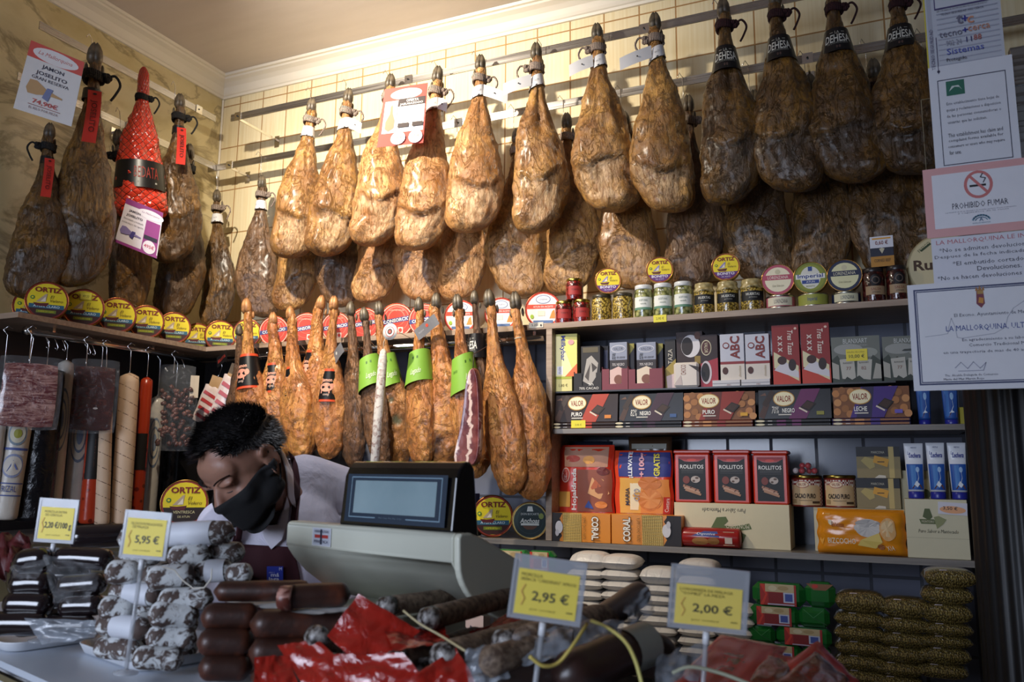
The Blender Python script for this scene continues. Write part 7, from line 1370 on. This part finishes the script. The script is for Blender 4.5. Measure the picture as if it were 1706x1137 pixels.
t = NT('gloss_black'); t.P(Base__Color=t.mix(t.noise(6), '#08080a', '#0e0e12'), Roughness=.12, Coat__Weight=.5); reg('gloss_black', t)
m = MB(); m.rings([[(x, y, z) for y, z in ((.012, H-.002), (.022, H+DH-.028), (.03, H+DH-.012), (.042, H+DH), (.056, H+DH), (.066, H+DH-.012), (.082, H-.03))] for x in (D0, D0+.005, SW*.945-.005, SW*.945)], 'gloss_black', False); o = m.build('display_head', sc); b3 = o.modifiers.new('b', 'BEVEL'); b3.width = .006; b3.segments = 3
DW = SW*.945-D0
t = NT('display_glass'); t.P(Base__Color=t.mix(t.noise(5), '#66808a', '#9fb4ba'), Roughness=.12, Specular__IOR__Level=.9); reg('display_glass', t)  # pale blue mottling paints the screen's reflection into its base colour
def frs(u, v, d): zz = v; return (D0+u, .012+.01*(zz/DH)-d-.0022, H+zz)
m = MB(); m.art([('R', .06, .06, .94, .8, '#1c2c3e'), ('R', .1, .13, .9, .76, '#7c96a6'), ('R', .106, .145, .894, .745, '#1c2c3e'), ('R', .35, .12, .62, .16, '#1c2c3e'), ('R', .14, .2, .86, .7, 'display_glass'), ('T', 'Max 15kg  Min 40g  e=5g', .485, .14, .022, '#6a7c88', {'w': .2})], DW, DH, frs); m.build('screen', sc)
m = MB(); m.art([('R', 0, 0, 1, 1, '#c9ccd2'), ('R', .06, .06, .94, .94, '#b4b8c4'), ('R', .14, .44, .86, .62, '#a8302c'), ('R', .44, .1, .54, .92, '#23283a'), ('T', 'VERIFICACION', .5, .8, .14, '#3a3f58', {'w': .74}), ('T', 'PERIODICA', .5, .25, .16, '#3a3f58', {'w': .74})], .056, .034, lambda u, v, d: (.085+u, -.0008-d+0, H-.042+v)); m.build('sticker', sc)
# ================================================================ CLERK
def capsule(m, a, b, ra, rb, n=14, k=5):
    a, b = Vector(a), Vector(b); d = b-a; L = d.length; d = d.normalized() if L > 1e-6 else Vector((0, 0, 1)); e = d.orthogonal().normalized(); g = d.cross(e); R = []
    for i in range(k+1): q = PI/2*(1-i/k)*.985; R.append((a-d*ra*math.sin(q), ra*math.cos(q)))
    for i in range(k+1): q = PI/2*(i/k)*.985; R.append((b+d*rb*math.sin(q), rb*math.cos(q)))
    m.rings([[c+(e*math.cos(2*PI*j/n)+g*math.sin(2*PI*j/n))*r for j in range(n)] for c, r in R], 'X')
def ellip(m, c, ax, r, n=20, k=14):   # ax: 3 unit vectors
    R = []
    for i in range(k+1):
        t_ = PI*min(max(i, .03), k-.03)/k
        R.append([Vector(c)+ax[0]*(r[0]*math.sin(t_)*math.cos(2*PI*j/n))+ax[1]*(r[1]*math.sin(t_)*math.sin(2*PI*j/n))-ax[2]*(r[2]*math.cos(t_)) for j in range(n)])
    m.rings(R, 'X')
def remesh(m, name, key, vox, smooth, parent, org):
    """fuse overlapping volumes into one continuous skin"""
    me = bpy.data.meshes.new('t'); me.from_pydata([tuple(Vector(v)-org) for v in m.v], [], m.f); o = bpy.data.objects.new('t', me); COL.objects.link(o)
    r = o.modifiers.new('r', 'REMESH'); r.mode = 'VOXEL'; r.voxel_size = vox; r.use_smooth_shade = True
    s_ = o.modifiers.new('s', 'SMOOTH'); s_.factor = .5; s_.iterations = smooth
    dg = bpy.context.evaluated_depsgraph_get(); nm = bpy.data.meshes.new_from_object(o.evaluated_get(dg)); bpy.data.objects.remove(o); bpy.data.meshes.remove(me)
    nm.materials.clear(); nm.materials.append(M(key)); nm.polygons.foreach_set('use_smooth', [True]*len(nm.polygons)); nm.polygons.foreach_set('material_index', [0]*len(nm.polygons)); return mesh_obj(name, nm, parent)
t = NT('skin'); n = t.noise(18, detail=5); t.P(Base__Color=t.mix(n, '#9c7460', '#83594a'), Roughness=.5, Subsurface__Weight=.08); t.bump(t.noise(120), .08, .001); reg('skin', t)
t = NT('shirt_cotton'); n = t.noise(7, detail=5, dist=.8); t.P(Base__Color=t.mix(n, '#dcd8e6', '#d0ccdc'), Roughness=.8); t.bump(n, .6, .02); reg('shirt_cotton', t)
t = NT('maroon_cloth'); n = t.noise(12, detail=4); t.P(Base__Color=t.mix(n, '#40141e', '#341018'), Roughness=.85); t.bump(n, .4, .008); reg('maroon_cloth', t)
t = NT('black_cloth'); n = t.noise(16, detail=4); t.P(Base__Color=t.mix(n, '#0a0a0c', '#121215'), Roughness=.9); t.bump(n, .3, .004); reg('black_cloth', t)
t = NT('hair_black'); t.P(Base__Color=t.mix(t.noise(40), '#0f0d0e', '#1d1a1c'), Roughness=.45); reg('hair_black', t)
HD = 1.80
HC = atD(408, 772, HD)                       # middle of the head
f_ = (-CR*.42-CU*.58-CF*.70).normalized()    # where the face points
u_ = (-CR*.505+CU*.79-CF*.354); u_ = (u_-f_*u_.dot(f_)).normalized()
l_ = u_.cross(f_) if u_.cross(f_).dot(CR) > 0 else f_.cross(u_)
AX = (l_, f_, u_); HS = .97
def Hd(x, y, z): return HC+(l_*x+f_*y+u_*z)*HS
S_ = lambda *r: tuple(q*HS for q in r)
clerk = empty('person', (HC.x, HC.y, 0)); org = Vector((HC.x, HC.y, 0)); tag(clerk, 'person in white shirt, maroon apron and black face mask bending over the counter', 'person')
m = MB()
ellip(m, Hd(0, -.012, .03), AX, S_(.077, .098, .088)); ellip(m, Hd(0, .03, -.035), AX, S_(.062, .066, .078)); ellip(m, Hd(0, .055, -.085), AX, S_(.042, .04, .032)); ellip(m, Hd(0, .075, -.105), AX, S_(.024, .02, .02))
ellip(m, Hd(0, .058, .035), AX, S_(.062, .034, .042))                                   # forehead
for s_ in (-1, 1):
    ellip(m, Hd(s_*.033, .08, .012), AX, S_(.026, .016, .009)); ellip(m, Hd(s_*.042, .066, -.035), AX, S_(.024, .022, .022)); ellip(m, Hd(s_*.031, .070, -.006), AX, S_(.014, .011, .008))
    ellip(m, Hd(s_*.05, .02, -.07), AX, S_(.022, .04, .03))
    # ear: rim, bowl and lobe
    for k in range(9):
        q = -.9+k*.42; ellip(m, Hd(s_*(.082+.004*math.sin(q)), -.012-.018*math.cos(q)*1., -.005+.03*math.sin(q)), AX, S_(.006, .007, .008), 8, 6)
    ellip(m, Hd(s_*.078, -.008, -.008), AX, S_(.006, .016, .026), 10, 8); ellip(m, Hd(s_*.08, -.002, -.036), AX, S_(.006, .008, .009), 8, 6)
capsule(m, Hd(0, .088, .006), Hd(0, .112, -.03), .0085, .0125); ellip(m, Hd(0, .108, -.036), AX, S_(.018, .013, .010)); ellip(m, Hd(0, .088, -.062), AX, S_(.024, .012, .008)); ellip(m, Hd(0, .086, -.074), AX, S_(.02, .012, .008))
NB = atD(476, 838, 1.96); NS = atD(507, 806, 2.02)
capsule(m, Hd(.0, -.02, -.06), NB, .05, .044); capsule(m, Hd(0, -.04, -.04), NB, .045, .042)
# arms and hands (continuous with the body inside the sleeves)
ShL, ShR = atD(598, 838, 2.12), atD(374, 884, 1.88)   # left shoulder is at the right of the picture
capsule(m, NB-CU*.03, ShL, .04, .04); capsule(m, NB-CU*.03, ShR, .04, .04)
ElR = atD(332, 975, 1.90); WrR = atD(400, 992, 1.68); ElL = atD(650, 985, 2.02); WrL = atD(545, 1000, 1.76)
def hand(m, Wp, d, side):
    d = d.normalized(); s2 = d.cross(Vector((0, 0, 1))).normalized()*side; up = s2.cross(d)*side
    ellip(m, Wp+d*.045, (s2, d, s2.cross(d)), (.04, .05, .014))
    for k, (o_, L) in enumerate([(-.028, .062), (-.009, .072), (.010, .068), (.028, .052)]):
        a = Wp+d*.085+s2*o_; b = a+d*L*.5-Vector((0, 0, .012)); c = b+d*L*.35-Vector((0, 0, .02)); capsule(m, a, b, .0095, .0085, 8, 3); capsule(m, b, c, .0085, .007, 8, 3)
    a = Wp+d*.025-s2*.035; b = a+d*.035-s2*.025-Vector((0, 0, .01)); capsule(m, a, b, .012, .010, 8, 3); capsule(m, b, b+d*.028-s2*.004-Vector((0, 0, .008)), .010, .008, 8, 3)
for sh, el, wr, sd in ((ShR, ElR, WrR, 1), (ShL, ElL, WrL, -1)):
    capsule(m, sh, el, .044, .036); capsule(m, el, wr, .036, .024); hand(m, wr, wr-el, sd)
HP = Vector((NB.x, NB.y, 0))+Vector((CF.x, CF.y, 0)).normalized()*.14+CR*(-.02); HP.z = .98
capsule(m, NB, HP, .06, .1)
body = remesh(m, 'body', 'skin', .0048, 3, clerk, org)
# eyebrows, closed eye lids
m = MB()
for s_ in (-1, 1):
    for k in range(26):
        q = k/25; x = s_*(.014+.04*q); y = .094-.022*q*q; z = .018+.007*math.sin(q*2.4); a = Hd(x, y+.003, z+.002)-org; m.tube([a, a+(l_*s_*.007+f_*.003+u_*.004)*HS], [.0022, .0005], 'hair_black', 4)
    m.tube([Hd(s_*(.018+.026*q), .0895-.02*q*q-.002, -.010-.003*math.sin(q*PI))-org for q in (0, .25, .5, .75, 1)], [.0008, .0013, .0015, .0013, .0007], '#1c1012', 6)
m.build('brows_and_lashes', clerk)
# hair: cap plus short strands
def scalp(d):    # d unit vector in head axes (l, f, u): True where hair grows
    l, f, u = d; a = abs(l)
    if f > .25: return u > .60-1.0*max(0, a-.5)-.05*math.cos(l*9)
    if f > -.1: return u > (.60-1.0*max(0, a-.5))*((f+.1)/.35)+(-.1)*(1-(f+.1)/.35)
    return u > -.42
def scalp_pt(d, k): return Hd(d[0]*.077*k, -.012+d[1]*.098*k, .03+d[2]*.088*k)
m = MB(); n, k = 72, 44; vs = []; fs = []; ok = []
for i in range(k+1):
    for j in range(n):
        t_ = PI*i/k; d = (math.sin(t_)*math.cos(2*PI*j/n), math.sin(t_)*math.sin(2*PI*j/n), math.cos(t_)); ok.append(scalp(d))
        vs.append(scalp_pt(d, 1.075+.02*noise.noise(Vector(d)*5))-org)
for i in range(k):
    for j in range(n):
        q = (i*n+j, i*n+(j+1) % n, (i+1)*n+(j+1) % n, (i+1)*n+j)
        if all(ok[x] for x in q): fs.append(q)
m.add(vs, fs, 'hair_black', True)
rnd = random.Random(7); cnt = 0
while cnt < 9000:
    z = rnd.uniform(-.5, 1); a = rnd.uniform(0, 2*PI); q = math.sqrt(1-z*z) if abs(z) < 1 else 0; d = (q*math.cos(a), q*math.sin(a), z)
    if not scalp(d): continue
    cnt += 1; p = scalp_pt(d, 1.06); nrm = (l_*d[0]+f_*d[1]+u_*d[2]); L = rnd.uniform(.014, .030)*(1 if d[2] > .35 else .55)
    dr = (nrm*.62+f_*(.55 if d[2] > .2 else -.1)+(u_*-.5 if d[2] < .3 else u_*.12)+Vector((rnd.uniform(-.14, .14), rnd.uniform(-.14, .14), rnd.uniform(-.14, .14)))).normalized()
    sd = dr.cross(nrm); sd = sd.normalized() if sd.length > 1e-4 else l_; w_ = .0009
    a0 = p-org; m.add([a0-sd*w_, a0+sd*w_, a0+dr*L*.6+sd*w_*.7, a0+dr*L, a0+dr*L*.6-sd*w_*.7], [(0, 1, 2, 3, 4)], 'hair_black')
m.build('hair', clerk)
# face mask: follows the face surface
bb = BVHTree.FromPolygons([v.co.copy()+org for v in body.data.vertices], [tuple(p.vertices) for p in body.data.polygons])
m = MB(); R = []; n = 44; D_ = []
for i in range(15):
    v = i/14; row = []
    for j in range(n+1):
        a = (-1+2*j/n); ang = a*math.radians(100); wv = .5+.5*math.cos(a*PI); top = -.020*wv-.012*(1-wv); bot = -.132*wv-.085*(1-wv); z = top+(bot-top)*v
        dr = l_*math.sin(ang)+f_*math.cos(ang); c0 = Hd(0, .0, z); h = bb.ray_cast(c0+dr*.25, -dr, .25); r0 = (h[0]-c0).length if h[0] else .06
        r0 = max(r0, .05 if abs(a) < .6 else .045)
        if abs(a) < .5: r0 = max(r0, (.112-.02*v*v-.03*abs(a)/.5-(.012 if v > .85 else 0)) if v < .97 else .085)
        row.append([r0, dr, c0])
    D_.append(row)
for _ in range(3):
    for row in D_:
        q = [x[0] for x in row]
        for j in range(1, n): row[j][0] = max(q[j], (q[j-1]+q[j]*2+q[j+1])/4)
for row in D_: R.append([x[2]+x[1]*(x[0]+.004)-org for x in row])
m.rings(R, 'black_cloth', True, False, False); mk = m.build('face_mask', clerk); so = mk.modifiers.new('s', 'SOLIDIFY'); so.thickness = .0025; so.offset = 1
for s_ in (-1, 1):
    m = MB(); m.tube([Hd(s_*.071, .0, -.034)-org, Hd(s_*.082, -.018, .01)-org, Hd(s_*.085, -.034, .02)-org, Hd(s_*.082, -.038, -.012)-org, Hd(s_*.074, -.014, -.05)-org, Hd(s_*.069, .0, -.07)-org], .0022, 'black_cloth', 6); m.build('mask_loop', clerk)
# shirt
m = MB()
Tt = NB-CU*.08+CF*.03
capsule(m, ShR+CF*.02, ShL-CU*.005, .072, .078); capsule(m, Tt, HP, .13, .155); capsule(m, ShR.lerp(ShL, .3)-CU*.09, HP, .12, .15); capsule(m, ShR.lerp(ShL, .72)-CU*.07+CF*.03, HP, .12, .15)
capsule(m, NB+CF*.06-CU*.01, ShL+CF*.02-CU*.0, .075, .075); capsule(m, NB+CF*.03-CU*.03, ShR+CF*.02, .06, .07); capsule(m, NS-CU*.03, ShL+CF*.01, .085, .08); capsule(m, NB-CU*.07-CF*.02, NB-CU*.16-CR*.03, .075, .1)
capsule(m, NB+CF*.03-CU*.02, NS, .052, .07); capsule(m, NS, ShL, .074, .078)
for sh, el, wr in ((ShR, ElR, WrR), (ShL, ElL, WrL)): capsule(m, sh, el, .066, .058); capsule(m, el, el.lerp(wr, .75), .058, .046)
shirt = remesh(m, 'shirt', 'shirt_cotton', .008, 5, clerk, org)
bv = BVHTree.FromPolygons([v.co.copy()+org for v in shirt.data.vertices], [tuple(p.vertices) for p in shirt.data.polygons])
bva = BVHTree.FromPolygons([v.co.copy()+org for v in shirt.data.vertices]+[v.co.copy()+org for v in body.data.vertices], [tuple(p.vertices) for p in shirt.data.polygons]+[tuple(q+len(shirt.data.vertices) for q in p.vertices) for p in body.data.polygons])
def drape(name, poly, key, off=.005, step=5., art=None, parent=clerk, th=.002):
    """cloth piece, or dark neck shade patch, lying on the shirt: outline followed over the torso surface"""
    xs = [p[0] for p in poly]; ys = [p[1] for p in poly]
    def inside(x, y):
        c = False; n = len(poly)
        for i in range(n):
            (x1, y1), (x2, y2) = poly[i], poly[i-1]
            if (y1 > y) != (y2 > y) and x < (x2-x1)*(y-y1)/(y2-y1)+x1: c = not c
        return c
    m = MB(); G = {}; vs = []; fs = []; ny = int((max(ys)-min(ys))/step)+1
    def hit(x, y):
        d = ray(x, y).normalized(); h = (bva if name[0] != 'n' else bva).ray_cast(CAM, d)
        return (h[0]-d*off) if h[0] else None
    # rows clipped to the outline for clean edges
    rows = []
    for j in range(ny+1):
        y = min(ys)+.2+(max(ys)-min(ys)-.4)*j/ny; X = []
        for i in range(len(poly)):
            (x1, y1), (x2, y2) = poly[i], poly[i-1]
            if (y1 > y) != (y2 > y): X.append((x2-x1)*(y-y1)/(y2-y1)+x1)
        X.sort(); rows.append((y, X[0], X[-1]) if len(X) > 1 else None)
    rows = [r for r in rows if r]; nx = max(2, int((max(xs)-min(xs))/step))
    last = None
    for y, a, b in rows:
        for i in range(nx+1):
            p = hit(a+(b-a)*i/nx, y)
            if p is None: p = last if last is not None else atD(a, y, 1.9)
            last = p; vs.append(p-org)
    fs = [(j*(nx+1)+i, (j+1)*(nx+1)+i, (j+1)*(nx+1)+i+1, j*(nx+1)+i+1) for j in range(len(rows)-1) for i in range(nx)]
    m.add(vs, fs, key, True); o = m.build(name, parent); s2 = o.modifiers.new('s', 'SOLIDIFY'); s2.thickness = th; s2.offset = 0; return o
ap = drape('apron', [(390, 892), (399, 896), (407, 912), (417, 929), (448, 922), (478, 909), (486, 918), (494, 934), (499, 955), (503, 985), (506, 1100), (395, 1100), (388, 960), (384, 915)], 'maroon_cloth', .006, 4)
for pl in ([(480, 752), (487, 754), (496, 775), (500, 800), (499, 830), (495, 868), (484, 912), (477, 909), (484, 866), (488, 830), (489, 800), (487, 776)], [(396, 868), (406, 870), (402, 900), (392, 900)]):
    drape('apron_strap', pl, 'maroon_cloth', .009, 3)
drape('collar', [(464, 744), (472, 748), (481, 762), (488, 790), (489, 822), (493, 846), (486, 840), (480, 828), (479, 806), (476, 780), (470, 762)], '#e2dee8', .014, 2.5, th=.003)
drape('collar', [(436, 876), (452, 895), (462, 880), (472, 850), (478, 828), (482, 842), (480, 868), (470, 900), (452, 916), (438, 896)], '#dcd8e4', .011, 2.5, th=.003)
drape('neck_opening', [(424, 868), (436, 862), (470, 850), (460, 876), (452, 893), (438, 882)], '#3a2420', .0075, 2.5, th=.001)  # dark patch painting the shade on the skin inside the collar
def dh(x, y, off):
    d = ray(x, y).normalized(); h = bv.ray_cast(CAM, d); return (h[0]-d*off) if h[0] else atD(x, y, 1.85)
o0 = dh(458, 957, .012); X_ = (dh(471, 957, .012)-dh(444, 957, .012)).normalized(); Y_ = (dh(458, 944, .012)-dh(458, 970, .012)); w_, h_ = (dh(471, 957, .012)-dh(444, 957, .012)).length, Y_.length; Y_.normalize()
m = MB(); N_ = X_.cross(Y_).normalized(); N_ = N_ if N_.dot(CF) < 0 else -N_
m.art([('R', 0, 0, 1, 1, '#2a3a9c'), ('T', 'M', .84, .84, .2, '#d8dcf0', {'w': .16}), ('T', 'sabor a', .3, .62, .1, '#b8c0e4', {'w': .34}), ('T', 'má', .5, .46, .24, '#e4e8f8', {'w': .5, 'b': .01}), ('T', 'laga', .44, .18, .26, '#e4e8f8', {'w': .62, 'b': .01})], w_, h_, lambda u, v, d: (o0-org)+X_*(u-w_/2)+Y_*(v-h_/2)+N_*d, d0=.001)
m.build('badge', clerk)
# trousers and shoes
m = MB(); bk = Vector((CF.x, CF.y, 0)).normalized()
for s_ in (-1, 1): a = HP+CR*(s_*.09); capsule(m, a, a-bk*.02+Vector((0, 0, -.48)), .1, .065); capsule(m, a-bk*.02+Vector((0, 0, -.48)), Vector((a.x, a.y, .1)), .065, .045)
capsule(m, HP+CR*.08, HP-CR*.08, .13, .13); remesh(m, 'trousers', 'black_cloth', .012, 4, clerk, org)
for s_ in (-1, 1):
    m = MB(); a = HP+CR*(s_*.09); c = Vector((a.x, a.y, .035)); capsule(m, c, c-bk*.15-Vector((0, 0, .008)), .04, .032); m.v = [(x-org.x, y-org.y, max(z, .001)) for x, y, z in m.v]; m.keys = ['#141416/s']; m.build('shoe', clerk)
